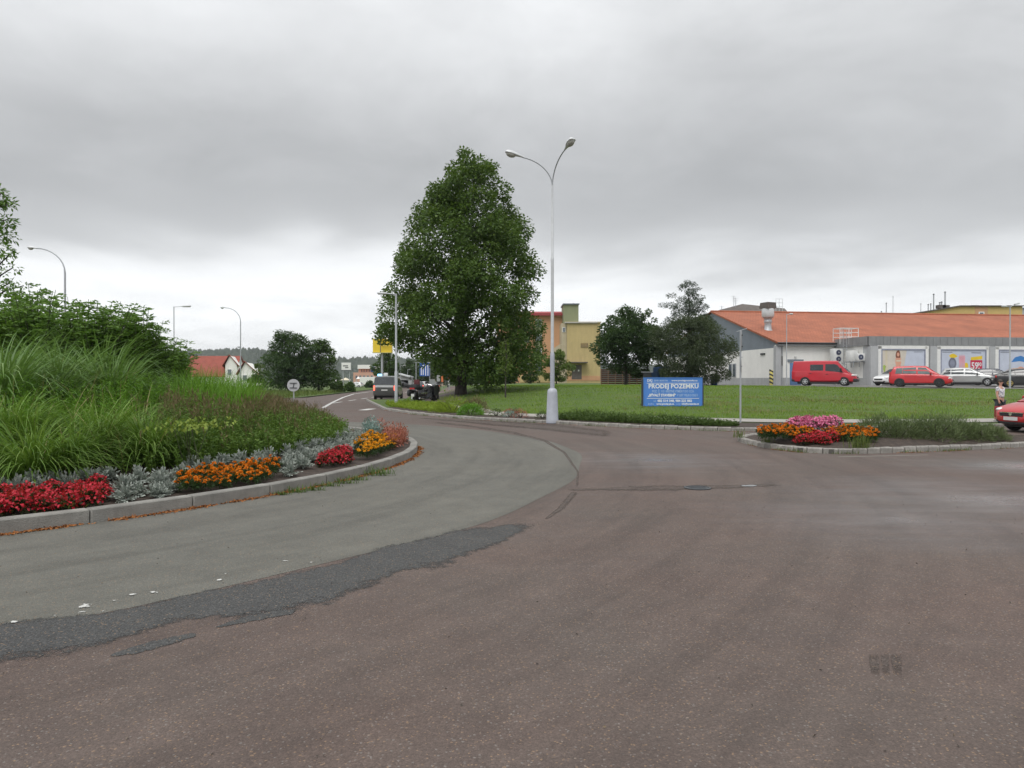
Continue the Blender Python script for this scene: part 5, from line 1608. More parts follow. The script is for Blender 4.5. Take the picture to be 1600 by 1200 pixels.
def ad_mat(name, col, rough=0.45): return pm(name, col, rough, 0, 0.08, 1.5)


FRONT = (R(90), 0, 0)
# ---------------------------------------------------------------- store
SO = Vector((25.3, 68.0, 1.12)); SA = math.atan2(.1305, .9914)
st = thing('supermarket', 'long low white supermarket with orange tiled roof and grey gable', 'shop', SO, SA)
b = MB(); b.box((3.05, .15, 2.35), (6.1, .3, 3.2)); b.build('wall', M['store_white'], st)
b = MB(); b.box((3.05, .142, .30), (6.12, .316, .95)); b.build('plinth', M['store_grey'], st)
b = MB(); b.box((.15, 15.3, 2.2), (.3, 30, 2.9)); b.build('wall', M['store_white'], st)
b = MB(); b.box((.142, 15.3, .30), (.316, 30.02, .95)); b.build('plinth', M['store_grey'], st)
b = MB(); b.box((.12, .0, 1.85), (.5, .5, 3.9)); b.build('corner_pilaster', M['pilaster'], st)
b = MB(); b.tube([(.55, -.3, 3.95), (.55, -.12, 3.7), (.55, -.1, .1)], .055, 8); b.build('downpipe', M['galv'], st, 60)
# gable cladding boards
EZ, RZ, RV = 4.15, 8.55, 15.0
b = MB(); b.poly([(.10, -.25, EZ - .5), (.10, 30.2, EZ - .5), (.10, 30.2, EZ - .1), (.10, RV, RZ - .1), (.10, -.25, EZ - .1)]); b.build('gable_wall', M['joint'], st)
for k in range(60):
    v0, v1 = -.25 + k * .5 + .012, -.25 + (k + 1) * .5 - .012
    zt = lambda v: lerp(EZ, RZ, (v + .4) / (RV + .4)) if v < RV else lerp(RZ, EZ, (v - RV) / (RV + .4))
    b = MB(); b.slab([(.10, v0, EZ - .5), (.10, v1, EZ - .5), (.10, v1, zt(v1) - .09), (.10, v0, zt(v0) - .09)], (-.05, 0, 0)); b.build('cladding_panel', M['clad'], st)
# roof slopes
def slope(u0, u1, v0, z0, v1, z1, th=.14):
    b = MB(); b.slab([(0, 0, 0), (u1 - u0, 0, 0), (u1 - u0, math.hypot(v1 - v0, z1 - z0), 0), (0, math.hypot(v1 - v0, z1 - z0), 0)], (0, 0, -th))
    o = b.build('roof', M['tile_orange'], st, None, (u0, v0, z0)); o.rotation_euler = (math.atan2(z1 - z0, v1 - v0), 0, 0)
    return o
slope(-.12, 62, -.42, EZ, RV, RZ)
rb = slope(-.12, 62, 30.4, EZ, RV, RZ); rb.rotation_euler = (math.atan2(RZ - EZ, -(RV + .4)), 0, 0)
b = MB(); b.tube([(-.15, RV, RZ + .03), (62, RV, RZ + .03)], .13, 8); b.build('ridge_tiles', M['tile_orange'], st, 60)
b = MB(); b.slab([(-.15, -.45, EZ - .12), (-.15, RV, RZ - .12), (-.15, RV, RZ + .06), (-.15, -.45, EZ + .06)], (.06, 0, 0)); b.build('verge_board', M['tile_orange'], st)
b = MB(); b.tube([(-.1, -.5, EZ - .06), (6.0, -.5, EZ - .06)], .075, 8); b.build('gutter', M['dark_metal'], st, 60)
b = MB(); b.box((3.0, -.2, EZ - .25), (5.95, .5, .14)); b.build('soffit', M['fascia'], st)
# door and wall lamp
b = MB(); b.bbox((1.95, -.02, 1.1), (1.1, .1, 2.2), .02); dr = b.build('door', M['door_blue'], st, 30)
b = MB(); b.box((2.38, -.1, 1.05), (.12, .05, .03)); b.build('handle', M['galv'], dr)
b = MB(); b.box((1.95, -.03, 2.42), (1.6, .14, .24)); b.build('lintel', M['clad'], st)
b = MB(); b.box((1.95, -.08, 2.78), (.22, .16, .12)); b.build('wall_lamp', M['white_metal'], st)
b = MB(); b.bbox((-.05, 2.6, 3.15), (.1, .9, .16), .02); b.build('wall_vent', M['dark_metal'], st)
for k, v in enumerate((9.0, 10.0)):
    b = MB(); b.bbox((-.02, v, 1.6), (.08, .8, 1.5), .02); w = b.build('window', M['galv'], st)
    b = MB(); b.box((-.07, v, 1.6), (.02, .66, 1.34)); b.build('pane', M['window_glass'], w)
# projecting flat-roofed front with poster bays
A0, AV = 6.1, -5.2
b = MB(); b.box((A0 + .15, AV / 2 + .0, 1.9), (.3, -AV - .02, 3.6)); b.build('wall', M['store_white'], st)
b = MB(); b.box((A0 + 27, AV + .25, 1.9), (54, .3, 3.6)); b.build('wall', M['store_white'], st)
b = MB(); b.box((A0 + 27, AV / 2 - .1, 4.15), (53.8, -AV - .4, .12)); b.build('flat_roof', M['fascia'], st)
for k in range(76):      # fascia panels along the front
    u = A0 - .1 + k * .7
    b = MB(); b.box((u + .35, AV - .02, 4.07), (.672, .14, .82)); b.build('fascia_panel', M['fascia'], st)
for k in range(7):
    b = MB(); b.box((A0 - .1, AV + .42 + k * .72, 4.07), (.14, .692, .82)); b.build('fascia_panel', M['fascia'], st)
b = MB(); b.box((A0 + 26.6, AV + .02, 4.07), (53.2, .1, .78)); b.box((A0 - .07, AV / 2, 4.07), (.1, -AV, .78)); b.build('fascia_backing', M['joint'], st)
BAYS = [(0, .73), (5.85, 6.5), (11.8, 12.35), (17.7, 18.3), (23.6, 24.2), (29.4, 30.0), (35.2, 35.8)]
for u0, u1 in BAYS:
    b = MB(); b.box((A0 + (u0 + u1) / 2, AV - .02, 1.8), (u1 - u0, .36, 3.66)); b.build('pilaster', M['pilaster'], st)
b = MB(); b.box((A0 - .01, AV + .4, 1.8), (.06, .9, 3.6)); b.build('pilaster', M['pilaster'], st)
b = MB(); b.box((A0 + 20, AV + .085, .28), (39.9, .05, .9)); b.build('plinth', M['store_grey'], st)
b = MB(); b.box((A0 - .02, AV / 2 - .1, .28), (.05, -AV - .6, .9)); b.build('plinth', M['store_grey'], st)

# posters in their frames
M['ad_blue'] = ad_mat('poster_pale_blue', (0.52, 0.56, 0.66)); M['ad_warm'] = ad_mat('poster_pale_warm', (0.60, 0.55, 0.48)); M['ad_edge'] = pm('poster_edge', (0.26, 0.28, 0.36), 0.5)
for nm_, c_ in (('skin', (0.66, 0.34, 0.24)), ('hair', (0.20, 0.07, 0.04)), ('red', (0.55, 0.02, 0.07)), ('yellow', (0.78, 0.55, 0.03)), ('navy', (0.05, 0.06, 0.11)), ('pinkad', (0.72, 0.36, 0.42)), ('greenad', (0.36, 0.50, 0.10)), ('white_print', (0.75, 0.75, 0.75)), ('grey_print', (0.16, 0.17, 0.22)), ('blue_print', (0.04, 0.20, 0.52)), ('cream', (0.62, 0.56, 0.42)), ('sand', (0.60, 0.42, 0.26))):
    M[nm_] = ad_mat('print_' + nm_, c_)


def blob(b, cx, cz, rx, rz_, y, n=18, seed=0, amp=.0, rot=0.0):
    pts = []
    for i in range(n):
        t = 2 * PI * i / n; k = 1 + amp * mnoise.noise(Vector((math.cos(t) * 1.7 + seed, math.sin(t) * 1.7, seed)))
        x, z = rx * math.cos(t) * k, rz_ * math.sin(t) * k
        pts.append((cx + x * math.cos(rot) - z * math.sin(rot), y, cz + x * math.sin(rot) + z * math.cos(rot)))
    b.poly(pts)


def poster(u0, u1, z0, z1, label, bg):
    """a framed poster board hung on the wall; returns its empty (local x from left, z from bottom)"""
    p = SO + Matrix.Rotation(SA, 3, 'Z') @ Vector((A0 + u0, AV - .02, z0))
    t = thing('poster', label, 'poster', p, SA, 'posters on the store front')
    w, h = u1 - u0, z1 - z0
    b = MB(); b.box((w / 2, 0, h / 2), (w, .06, h)); b.build('board', bg, t)
    b = MB()
    for c, s in (((w / 2, -.02, h + .05), (w + .2, .12, .1)), ((w / 2, -.02, -.05), (w + .2, .12, .1)), ((-.05, -.02, h / 2), (.1, .12, h)), ((w + .05, -.02, h / 2), (.1, .12, h))): b.box(c, s)
    b.build('frame', M['ad_edge'], t)
    b = MB()
    for c, s in (((w / 2, .03, h + .28), (w + .9, .18, .34)), ((-.28, .03, h / 2 - .3), (.40, .18, h + 1.3)), ((w + .25, .03, h / 2 - .3), (.34, .18, h + 1.3))): b.box(c, s)
    b.build('surround', M['white'], t)
    return t, w, h


t, w, h = poster(1.22, 5.35, .35, 3.25, 'poster of a red-haired woman in pale swimwear behind the red hatchback', M['ad_blue'])
def pr(name, mat, fn, lay=1):
    b = MB(); fn(b, -.031 - .0025 * lay); return b.build(name, mat, t)
pr('printed_area', M['ad_warm'], lambda b, y: b.poly([(.02, y, .02), (1.9, y, .02), (2.4, y, h - .02), (.02, y, h - .02)]), 1)
pr('printed_stripe', M['cream'], lambda b, y: b.poly([(.3, y, .9), (.55, y, .9), (.5, y, h - .05), (.3, y, h - .05)]), 2)
pr('printed_plant', M['greenad'], lambda b, y: blob(b, .22, 1.25, .14, .35, y, 12, 3, .5), 2)
pr('printed_hair', M['hair'], lambda b, y: blob(b, 1.55, 2.45, .24, .40, y, 16, 1, .2), 2)
pr('printed_figure', M['skin'], lambda b, y: (blob(b, 1.55, 2.5, .13, .18, y - .002), b.poly([(1.33, y, 2.2), (1.8, y, 2.2), (1.86, y, 1.75), (1.72, y, 1.25), (1.82, y, .95), (1.3, y, .95), (1.38, y, 1.3), (1.28, y, 1.8)]), b.poly([(1.3, y, 2.15), (1.18, y, 1.75), (1.38, y, 2.35)]), b.poly([(1.85, y, 2.15), (2.05, y, 1.8), (1.8, y, 2.3)])), 3)
pr('printed_bikini', M['cream'], lambda b, y: (b.poly([(1.36, y, 2.0), (1.8, y, 2.0), (1.78, y, 1.86), (1.38, y, 1.86)]),), 5)
pr('printed_tyre', M['navy'], lambda b, y: blob(b, 1.85, .98, .42, .2, y, 18, 2, .1, .2), 4)
pr('printed_pattern', M['pinkad'], lambda b, y: blob(b, .7, .55, .5, .3, y, 18, 5, .6, .4), 3)
pr('printed_box', M['red'], lambda b, y: b.poly([(2.5, y, .78), (3.5, y, .90), (3.5, y, 1.42), (2.5, y, 1.22)]), 3)
text_mesh('lettering', 'VÝŽE', .46, M['white_print'], t, (3.0, -.046, 1.08), (R(90), -.12, 0), .002, .012, squeeze=.9)
pr('printed_line', M['grey_print'], lambda b, y: (b.poly([(3.55, y, .78), (4.0, y, .78), (4.0, y, .84), (3.55, y, .84)]), b.poly([(3.1, y, h - .18), (3.95, y, h - .18), (3.95, y, h - .14), (3.1, y, h - .14)])), 2)

t, w, h = poster(7.05, 11.45, .35, 3.25, 'poster with pink figures, yellow bursts and a red 59.90 price box', M['ad_blue'])
pr('printed_burst', M['yellow'], lambda b, y: (blob(b, 1.15, 2.4, .42, .2, y, 14, 2, .4), blob(b, 2.45, 1.35, .3, .42, y, 14, 4, .4), blob(b, 1.4, .95, .55, .16, y, 14, 6, .4), b.poly([(2.95, y, 2.28), (4.1, y, 2.42), (4.1, y, 2.1), (2.95, y, 2.0)])), 1)
pr('printed_wheel', M['grey_print'], lambda b, y: blob(b, 1.1, 1.72, .40, .52, y, 20), 2)
pr('printed_hub', M['ad_edge'], lambda b, y: blob(b, 1.1, 1.72, .24, .32, y, 16), 3)
pr('printed_figures', M['pinkad'], lambda b, y: [b.poly([(1.72 + k * .24, y, .95), (1.86 + k * .24, y, .95), (1.95 + k * .2, y, 1.7), (1.98 + k * .2, y, 2.3), (1.84 + k * .2, y, 2.55), (1.72 + k * .2, y, 2.2), (1.8 + k * .2, y, 1.6)]) for k in range(3)], 2)
pr('price_box', M['red'], lambda b, y: b.poly([(2.9, y, 1.0), (4.1, y, 1.0), (4.1, y, 2.02), (2.9, y, 2.02)]), 2)
text_mesh('price', '59.', .86, M['white_print'], t, (2.98, -.042, 1.48), FRONT, .002, .022, 'LEFT', .82)
text_mesh('price', '90', .5, M['white_print'], t, (3.62, -.042, 1.62), FRONT, .002, .014, 'LEFT', .8)
pr('printed_line', M['grey_print'], lambda b, y: (b.poly([(.1, y, h - .2), (1.1, y, h - .2), (1.1, y, h - .15), (.1, y, h - .15)]), b.poly([(3.0, y, h - .25), (4.0, y, h - .25), (4.0, y, h - .18), (3.0, y, h - .18)])), 1)

t, w, h = poster(12.9, 17.3, .35, 3.25, 'poster with a blue parasol on a beach, at the right picture edge', M['ad_blue'])
pr('printed_beach', M['sand'], lambda b, y: blob(b, 2.4, .8, 2.0, .55, y, 18, 3, .3), 1)
pr('printed_parasol', M['blue_print'], lambda b, y: b.poly([(1.2, y, 1.85), (1.6, y, 2.3), (2.2, y, 2.45), (2.8, y, 2.2), (3.1, y, 1.75), (2.1, y, 1.95)]), 2)
pr('printed_figure', M['skin'], lambda b, y: (blob(b, 1.4, 1.05, .35, .2, y, 14, 4, .4), blob(b, 2.2, 1.2, .4, .22, y, 14, 6, .4)), 3)
pr('printed_line', M['grey_print'], lambda b, y: b.poly([(.1, y, h - .2), (1.1, y, h - .2), (1.1, y, h - .15), (.1, y, h - .15)]), 1)

# roof exhaust
def stp(u, v, z): return SO + Matrix.Rotation(SA, 3, 'Z') @ Vector((u, v, z))
ex = thing('roof_exhaust', 'metal kitchen exhaust cowl standing on the orange roof', 'vent', stp(1.9, 5.3, 5.55), SA)
b = MB(); b.lathe([(.5, -.35), (.5, .12), (.36, .25), (.34, .85), (.42, 1.05), (.36, 1.15), (.40, 1.35), (.56, 1.5)], 18); b.build('duct', M['galv'], ex, 50)
b = MB(); b.lathe([(.56, 1.5), (.62, 1.62), (.62, 2.35), (.58, 2.42)], 18); b.build('drum', M['pale_metal'], ex, 50)
b = MB(); b.box((0, 0, 2.72), (1.2, 1.2, .6), .3, top=.9); b.build('cowl', M['brown_roof'], ex)
# roof railing cage beside the flat roof
rl = thing('roof_ladder', 'white tubular ladder cage above the wall corner with the cooling units', 'ladder', stp(5.95, -2.2, 0), SA)
b = MB()
for x in (-.9, 0, .95):
    b.tube([(x, -.2, 3.9), (x, -.2, 5.4)], .03, 6); b.tube([(x, .9, 4.2), (x, .9, 5.4)], .03, 6); b.tube([(x, -.2, 5.4), (x, .9, 5.4)], .03, 6)
for z in (4.6, 5.0, 5.4):
    b.tube([(-.9, -.2, z), (.95, -.2, z)], .03, 6); b.tube([(-.9, .9, z), (.95, .9, z)], .03, 6)
b.build('railing', M['white_metal'], rl, 60)
b = MB()
for x in (-.62, -.28): b.tube([(x, -.3, .6), (x, -.3, 5.2)], .025, 6)
b.build('rail', M['galv'], rl, 60)
for k in range(14):
    b = MB(); b.tube([(-.62, -.3, .8 + k * .3), (-.28, -.3, .8 + k * .3)], .014, 6); b.build('rung', M['galv'], rl)
# cooling units on the side wall
def cool(u, v, z, w, d, h, label, fans):
    c = thing('cooling_unit', label, 'air conditioner', stp(u, v, z), SA, 'cooling units on the store wall')
    b = MB(); b.bbox((0, 0, 0), (w, d, h), .03); b.build('casing', M['white_metal'], c, 30)
    for i in range(fans):
        zf = (i - (fans - 1) / 2) * h * .46
        b = MB(); b.lathe([(min(w, h / max(1, fans)) * .36, -d / 2 - .03), (min(w, h / max(1, fans)) * .36, -d / 2 + .01)], 18, 'Y', (0 if fans > 1 else -w * .12, 0, zf)); f = b.build('fan_grille', M['navy'], c, 30)
        b = MB(); b.lathe([(.07, -d / 2 - .05), (.07, -d / 2)], 10, 'Y', (0 if fans > 1 else -w * .12, 0, zf)); b.build('hub', M['galv'], f)
    b = MB()
    for x in (-w * .4, w * .4):
        b.box((x, .2, -h / 2 - .05), (.06, d + .4, .08)); b.box((x, d / 2 + .3, -h / 2 - .3), (.06, .06, .5))
    b.build('bracket', M['galv'], c)
    return c
cool(5.45, -1.2, 2.85, .95, .7, 1.35, 'tall white cooling unit with two dark fans at the inner wall corner', 2)
cool(5.65, -3.35, 2.75, .8, .7, 1.0, 'plain white cooling cabinet between the twin-fan unit and the small one', 0)
cool(5.68, -4.5, 2.62, .72, .5, .66, 'small white air conditioner with one fan nearest the grey pilaster', 1)

# dark hipped building beyond the store
def far_house(name, label, px0, px1, ytop, d, mats, cat='house', **kw): pass
p0, p1 = at(1112, 489, 128), at(1240, 489, 128)
w = p1.x - p0.x
hb = thing('hall_building', 'dark brown hip-roofed building showing above the orange roof', 'building', (p0.x, 128, 1.1))
zt = p0.z - 1.1
b = MB(); b.box((w / 2, 8, zt / 2), (w, 16, zt)); b.build('wall', M['brown_roof'], hb)
ax = at(1168, 474, 130).x - p0.x; az_ = at(1168, 474, 132).z - 1.1
bx = at(1229, 481, 132).x - p0.x; bz = at(1229, 481, 132).z - 1.1
b = MB(); b.add([(-.6, -.6, zt), (w * .92, -.6, zt), (w + .8, 16, zt), (-.6, 16, zt), (ax, 5, az_), (bx, 5, bz)], [(0, 1, 5, 4), (1, 2, 5), (2, 3, 4, 5), (3, 0, 4)]); b.build('roof', M['brown_roof'], hb)
for px, y0, y1 in ((1130, 484, 477), (1149, 479, 461), (1152, 478, 464)):
    q = at(px, y0, 130)
    an = thing('roof_antenna', {1130: 'short antenna left on the dark brown roof', 1149: 'tallest antenna on the dark brown roof, with cross bars', 1152: 'antenna close right of the tallest one on the dark brown roof'}[px], 'antenna', (q.x, 131, q.z - 1.2), 0, 'antennas on the dark brown roof')
    H_ = (y0 - y1) * 130 / FPX + 1.2
    b = MB(); b.tube([(0, 0, 0), (0, 0, H_)], .05, 5); b.build('mast', M['galv'], an)
    b = MB()
    for k in range(3): b.box((0, 0, H_ - .2 - k * .4), (.9 - k * .15, .04, .04))
    b.build('aerial', M['galv'], an)
rr = thing('roof_frame', 'pale tubular frame on the dark brown roof right of the exhaust', 'frame', (at(1219, 484, 127).x, 127.5, at(1219, 484, 127).z))
b = MB()
for x in (-.6, .0, .6): b.tube([(x, 0, -.6), (x, 0, 2.0)], .04, 5)
for z in (.6, 1.3, 2.0): b.tube([(-.6, 0, z), (.6, 0, z)], .04, 5)
b.build('frame', M['pale_metal'], rr)

# ochre apartment building beyond, right
D2 = 140.0
bl = thing('apartment_building', 'long ochre-yellow apartment building beyond the orange store roof', 'building', (at(1395, 600, D2).x, D2, 1.0))
X = lambda px: (px - 1395) * D2 / FPX
Z = lambda py: EYE + (HZ - py) * D2 / FPX - 1.0
b = MB(); b.slab([(X(1398), 0, 0), (X(1597), 0, 0), (X(1597), 0, Z(479)), (X(1499), 0, Z(479)), (X(1398), 0, Z(495))], (0, 14, 0)); b.build('wall', M['ochre_wall'], bl)
for x0, x1, top0, top1 in ((1433, 1449, 489.3, 486.7), (1523, 1543, 479, 479)):
    b = MB(); b.slab([(X(x0), -.05, 0), (X(x1), -.05, 0), (X(x1), -.05, Z(top1)), (X(x0), -.05, Z(top0))], (0, .06, 0)); b.build('wall_panel', M['orange_wall'], bl)
b = MB(); b.slab([(X(1396), -.4, Z(495.6)), (X(1499), -.4, Z(479)), (X(1598), -.4, Z(479)), (X(1598), -.4, Z(477.4)), (X(1498), -.4, Z(477.4)), (X(1396), -.4, Z(494))], (0, 15, 0)); b.build('roof', M['brown_roof'], bl)
b = MB(); b.box((X(1532.5), -.1, Z(492)), (1.1, .16, 1.2)); wdw = b.build('window', M['white'], bl)
b = MB(); b.box((X(1532.5), -.19, Z(492)), (.7, .04, .9)); b.build('pane', M['window_glass'], wdw)
for px, y0, y1 in ((1484, 477.5, 475), (1490, 477.5, 475.5), (1536, 477.4, 475.6), (1378, 497, 491)):
    b = MB(); b.box((X(px), 3, (Z(y0) + Z(y1)) / 2 - .1), (1.4, 1.2, Z(y1) - Z(y0) + .4)); b.build('chimney', M['brown_roof'], bl)
for px, y0, y1, r_ in ((1384.5, 494, 474, .09), (1395, 494, 464, .05), (1438.5, 490, 475, .06), (1450, 487, 476, .1), (1454, 487, 475, .1), (1458.5, 486, 460, .12), (1468, 485, 473, .12), (1471, 484, 472, .12), (1476.3, 483, 456.5, .13), (1367, 495, 489, .08), (1377, 495, 487, .08)):
    q0, q1 = at(px, y0 + 3, D2 + 4), at(px, y1, D2 + 4)
    ft = thing('flue_pipe', 'x', 'pipe', (q0.x, q0.y, q0.z), 0, 'flue pipes behind the orange roof')
    b = MB(); b.tube([(0, 0, 0), (0, 0, q1.z - q0.z)], r_, 8); b.build('pipe', M['galv'], ft, 50)
    b = MB(); b.lathe([(r_ * 1.6, q1.z - q0.z - .05), (r_ * 1.6, q1.z - q0.z + .03), (0.01, q1.z - q0.z + .15)], 8); b.build('cap', M['dark_metal'], ft)
    FLU = globals().setdefault('FLU', []); FLU.append(ft)
label_row(FLU, 'thin metal flue pipe above the orange store roof, %s from left')
p = at(1600, 600, 150); g2 = thing('grey_building', 'grey building edge at the right picture border behind the ochre one', 'building', (p.x, 150, 1.0))
b = MB(); b.box((4, 5, (at(0, 482, 150).z - 1) / 2), (9, 10, at(0, 482, 150).z - 1)); b.build('wall', M['store_grey'], g2)
b = MB(); b.box((4, 5, at(0, 482, 150).z - .95), (9.4, 10.4, .25)); b.build('roof', M['clad'], g2)

# ---------------------------------------------------------------- apartment block on the left
D1 = 135.0
ab = thing('apartment_block', 'orange and yellow stepped apartment block with green panels and red roof', 'building', (at(882, 600, D1).x, D1, 1.0))
X = lambda px, d=D1: (px - 882) * d / FPX
Z = lambda py, d=D1: EYE + (HZ - py) * d / FPX - 1.0
b = MB(); b.slab([(X(775), 6, 0), (X(886), 6, 0), (X(886), 6, Z(488)), (X(775), 6, Z(488))], (0, 12, 0)); b.build('wall', M['orange_wall'], ab)
b = MB(); b.slab([(X(770), 5.2, Z(488)), (X(889), 5.2, Z(488)), (X(889), 8.5, Z(480)), (X(770), 8.5, Z(480))], (0, 6, .3)); b.build('roof', M['roof_red'], ab)
b = MB(); b.box((X(829), 5.25, Z(487)), (X(889) - X(770), .25, .5)); b.build('eaves_board', M['roof_red'], ab)
b = MB(); b.box((X(843.5), 5.97, Z(541)), (1.35, .12, 11.3)); b.build('wall_panel', M['green_wall'], ab)
for k, yc in enumerate((501, 526, 549, 573)):
    b = MB(); b.box((X(843.5), 5.9, Z(yc)), (1.2, .1, 1.55)); wdw = b.build('window', M['white'], ab)
    b = MB(); b.box((X(843.5), 5.84, Z(yc)), (1.02, .04, 1.36)); pn = b.build('pane', M['window_glass'], wdw)
for col_px in (800, 822):
    for yc in (501, 526, 549, 573):
        b = MB(); b.box((X(col_px), 5.95, Z(yc)), (1.5, .1, 1.5)); wdw = b.build('window', M['white'], ab)
        b = MB(); b.box((X(col_px), 5.88, Z(yc)), (1.3, .04, 1.3)); b.build('pane', M['window_glass'], wdw)
b = MB(); b.box((X(850), 5.95, Z(592)), (9.0, .14, 1.4)); b.build('plinth', M['yellow_wall'], ab)
# stair tower, green lift housing, side wing
b = MB(); b.slab([(X(886), 0, 0), (X(938), 0, 0), (X(938), 0, Z(504)), (X(886), 0, Z(504))], (0, 12, 0)); b.build('wall', M['yellow_wall'], ab)
b = MB(); b.slab([(X(877.5), .6, 0), (X(886) - .01, .6, 0), (X(886) - .01, .6, Z(504.5)), (X(877.5), .6, Z(504.5))], (0, 6, 0)); b.build('side_wall', M['pale_yellow'], ab)
b = MB(); b.slab([(X(864), 1.2, 0), (X(877.4), 1.2, 0), (X(877.4), 1.2, Z(536)), (X(864), 1.2, Z(545))], (0, 5, 0)); b.build('side_wall', M['pale_yellow'], ab)
b = MB(); b.slab([(X(882), 2, Z(503)), (X(905.5), 2, Z(503)), (X(905.5), 2, Z(474)), (X(882), 2, Z(474))], (0, 6, 0)); b.build('lift_housing', M['green_wall'], ab)
b = MB(); b.box((X(893.7), 5, Z(473.3)), (3.2, 6.6, .2)); b.build('housing_roof', M['clad'], ab)
b = MB(); b.box((X(911), 6, Z(503.6)), (6.9, 12.4, .22)); b.build('parapet', M['pale_yellow'], ab)
b = MB(); b.box((X(907.5), -.2, Z(504.5)), (6.3, .3, .12)); b.build('gutter', M['galv'], ab)
b = MB(); b.box((X(913), -.04, Z(539.5)), (1.35, .1, .85)); vt = b.build('vent_window', M['brown_roof'], ab)
for k in range(4):
    b = MB(); b.box((X(913), -.1, Z(539.5) - .33 + k * .22), (1.25, .05, .08), rx=.5); b.build('slat', M['ochre_wall'], vt)
b = MB(); b.box((X(881.5), .56, Z(515)), (.62, .1, .95)); wdw = b.build('window', M['white'], ab)
b = MB(); b.box((X(881.5), .5, Z(515)), (.46, .04, .8)); b.build('pane', M['window_glass'], wdw)
b = MB(); b.box((X(901), -.03, Z(581.5)), (1.9, .12, 2.75)); dr = b.build('door', M['brown_roof'], ab)
b = MB(); b.box((X(897), -.1, Z(579)), (.25, .03, .3)); b.box((X(904), -.1, Z(579)), (.25, .03, .3)); b.build('notice', M['white'], dr)
b = MB(); b.box((X(903), -.9, Z(566.5)), (3.4, 1.8, .18)); b.build('canopy', M['brown_roof'], ab)
b = MB(); b.box((X(912), -.03, Z(591)), (6.3, .1, .9)); b.build('plinth', M['orange_wall'], ab)
for px in (890, 899):
    b = MB(); b.tube([(X(px), 4, Z(473)), (X(px), 4, Z(470 if px == 899 else 471.5))], .12, 6); b.build('vent_pipe', M['galv'], ab)
bn = thing('bench', 'small bench before the orange wall, left of the clipped hedge', 'bench', (at(803, 590, 118).x, 118, 1.1))
b = MB(); b.box((0, 0, .45), (1.8, .4, .06)); b.build('seat', M['fence_post'], bn)
for x in (-.75, .75):
    b = MB(); b.box((x, 0, .22), (.1, .36, .44)); b.build('leg', M['dark_metal'], bn)
# brown slatted fence
fn = thing('slatted_fence', 'brown wooden slatted fence below the dark green tree', 'fence', (at(939, 603, 74).x, 74.0, lawn_h(9.3, 74)))
PW = 11.2 * 74 / FPX
for k in range(7):
    b = MB(); b.box((k * PW, -.05, .86), (.075, .09, 1.72)); b.build('post', M['fence_post'], fn)
for k in range(6):
    for q in range(8):
        b = MB(); b.box((k * PW + PW / 2, 0, .16 + q * .2), (PW - .08, .025, .155), rx=.12); b.build('slat', M['wood_fence'], fn)
# blue skip and bits behind the sign
sk = thing('blue_container', 'dark blue waste container half hidden behind the blue sign', 'container', (at(1050, 590, 65).x, 65.0, lawn_h(12, 65)), .1)
M['blue_paint'] = pm('blue_container_paint', (0.012, 0.04, 0.11), 0.5, 0, 0.2, 2.0, grime=.3)
b = MB(); b.loft([[(-1.5, -.8, .15), (1.5, -.8, .15), (1.5, .8, .15), (-1.5, .8, .15)], [(-1.7, -.9, 1.2), (1.7, -.9, 1.2), (1.7, .9, 1.2), (-1.7, .9, 1.2)]]); b.build('body', M['blue_paint'], sk)
b = MB()
for k in range(7): b.box((-1.5 + k * .5, -.88, .70), (.08, .1, .98), rx=-.08)
b.build('rib', M['blue_paint'], sk)
b = MB(); b.bbox((-.95, 0, 1.44), (1.2, 1.6, .5), .08); b.build('lid', M['blue_paint'], sk)
gc = thing('grey_cabinet', 'grey utility cabinet peeking out left of the blue container', 'cabinet', (at(1016, 592, 66).x, 66.0, lawn_h(11.5, 66)))
b = MB(); b.bbox((0, 0, .6), (1.3, .5, 1.2), .03); b.build('body', M['dark_metal'], gc)
b = MB(); b.box((0, 0, 1.24), (1.6, .6, .07)); b.build('lid', M['galv'], gc)
bb = thing('blue_barrel', 'small blue barrel at the foot of the willow tree by the store wall', 'barrel', (at(1116, 600, 64).x, 64.0, lawn_h(18.4, 64)))
b = MB(); b.lathe([(.24, 0), (.29, .1), (.3, .45), (.29, .78), (.24, .86)], 14); b.build('body', M['blue_paint'], bb, 40)
b = MB(); b.lathe([(.25, .86), (.25, .89)], 14); b.build('lid', M['blue_paint'], bb)

# ---------------------------------------------------------------- far left houses and the street beyond
def gable_house(name, label, px0, px1, y_ridge, y_eave, d, depth, wallm, roofm, ridge_px=None, zb=0.0):
    """ridge runs across the picture, gable end on the right"""
    h = thing(name, label, 'house', (at(px0, 600, d).x, d, zb))
    w = (px1 - px0) * d / FPX; zr = EYE + (HZ - y_ridge) * d / FPX - zb; ze = EYE + (HZ - y_eave) * d / FPX - zb
    b = MB(); b.box((w / 2, depth / 2, ze / 2), (w, depth, ze)); b.slab([(w - .02, 0, ze), (w - .02, depth, ze), (w - .02, depth / 2, zr - .15)], (-.2, 0, 0)); b.build('wall', wallm, h)
    for s in (0, 1):
        b = MB(); v0 = -.4 if s == 0 else depth + .4
        b.slab([(-.3, v0, ze - .15), (w + .25, v0, ze - .15), (w + .25, depth / 2, zr), (-.3, depth / 2, zr)], (0, 0, .14)); b.build('roof', roofm, h)
    return h, w, zr, ze
h, w, zr, ze = gable_house('house', 'white house with a long red roof, left of the pair at far left', 285, 362, 556, 588, 140, 9, M['store_white'], M['red_tile_plain'])
b = MB(); b.slab([(w * .9, -.2, ze - .2), (w * 1.12, -.2, ze - .2), (w * 1.0, -.2, zr - 1.0)], (0, 2.5, 0)); b.build('dormer', M['store_white'], h)
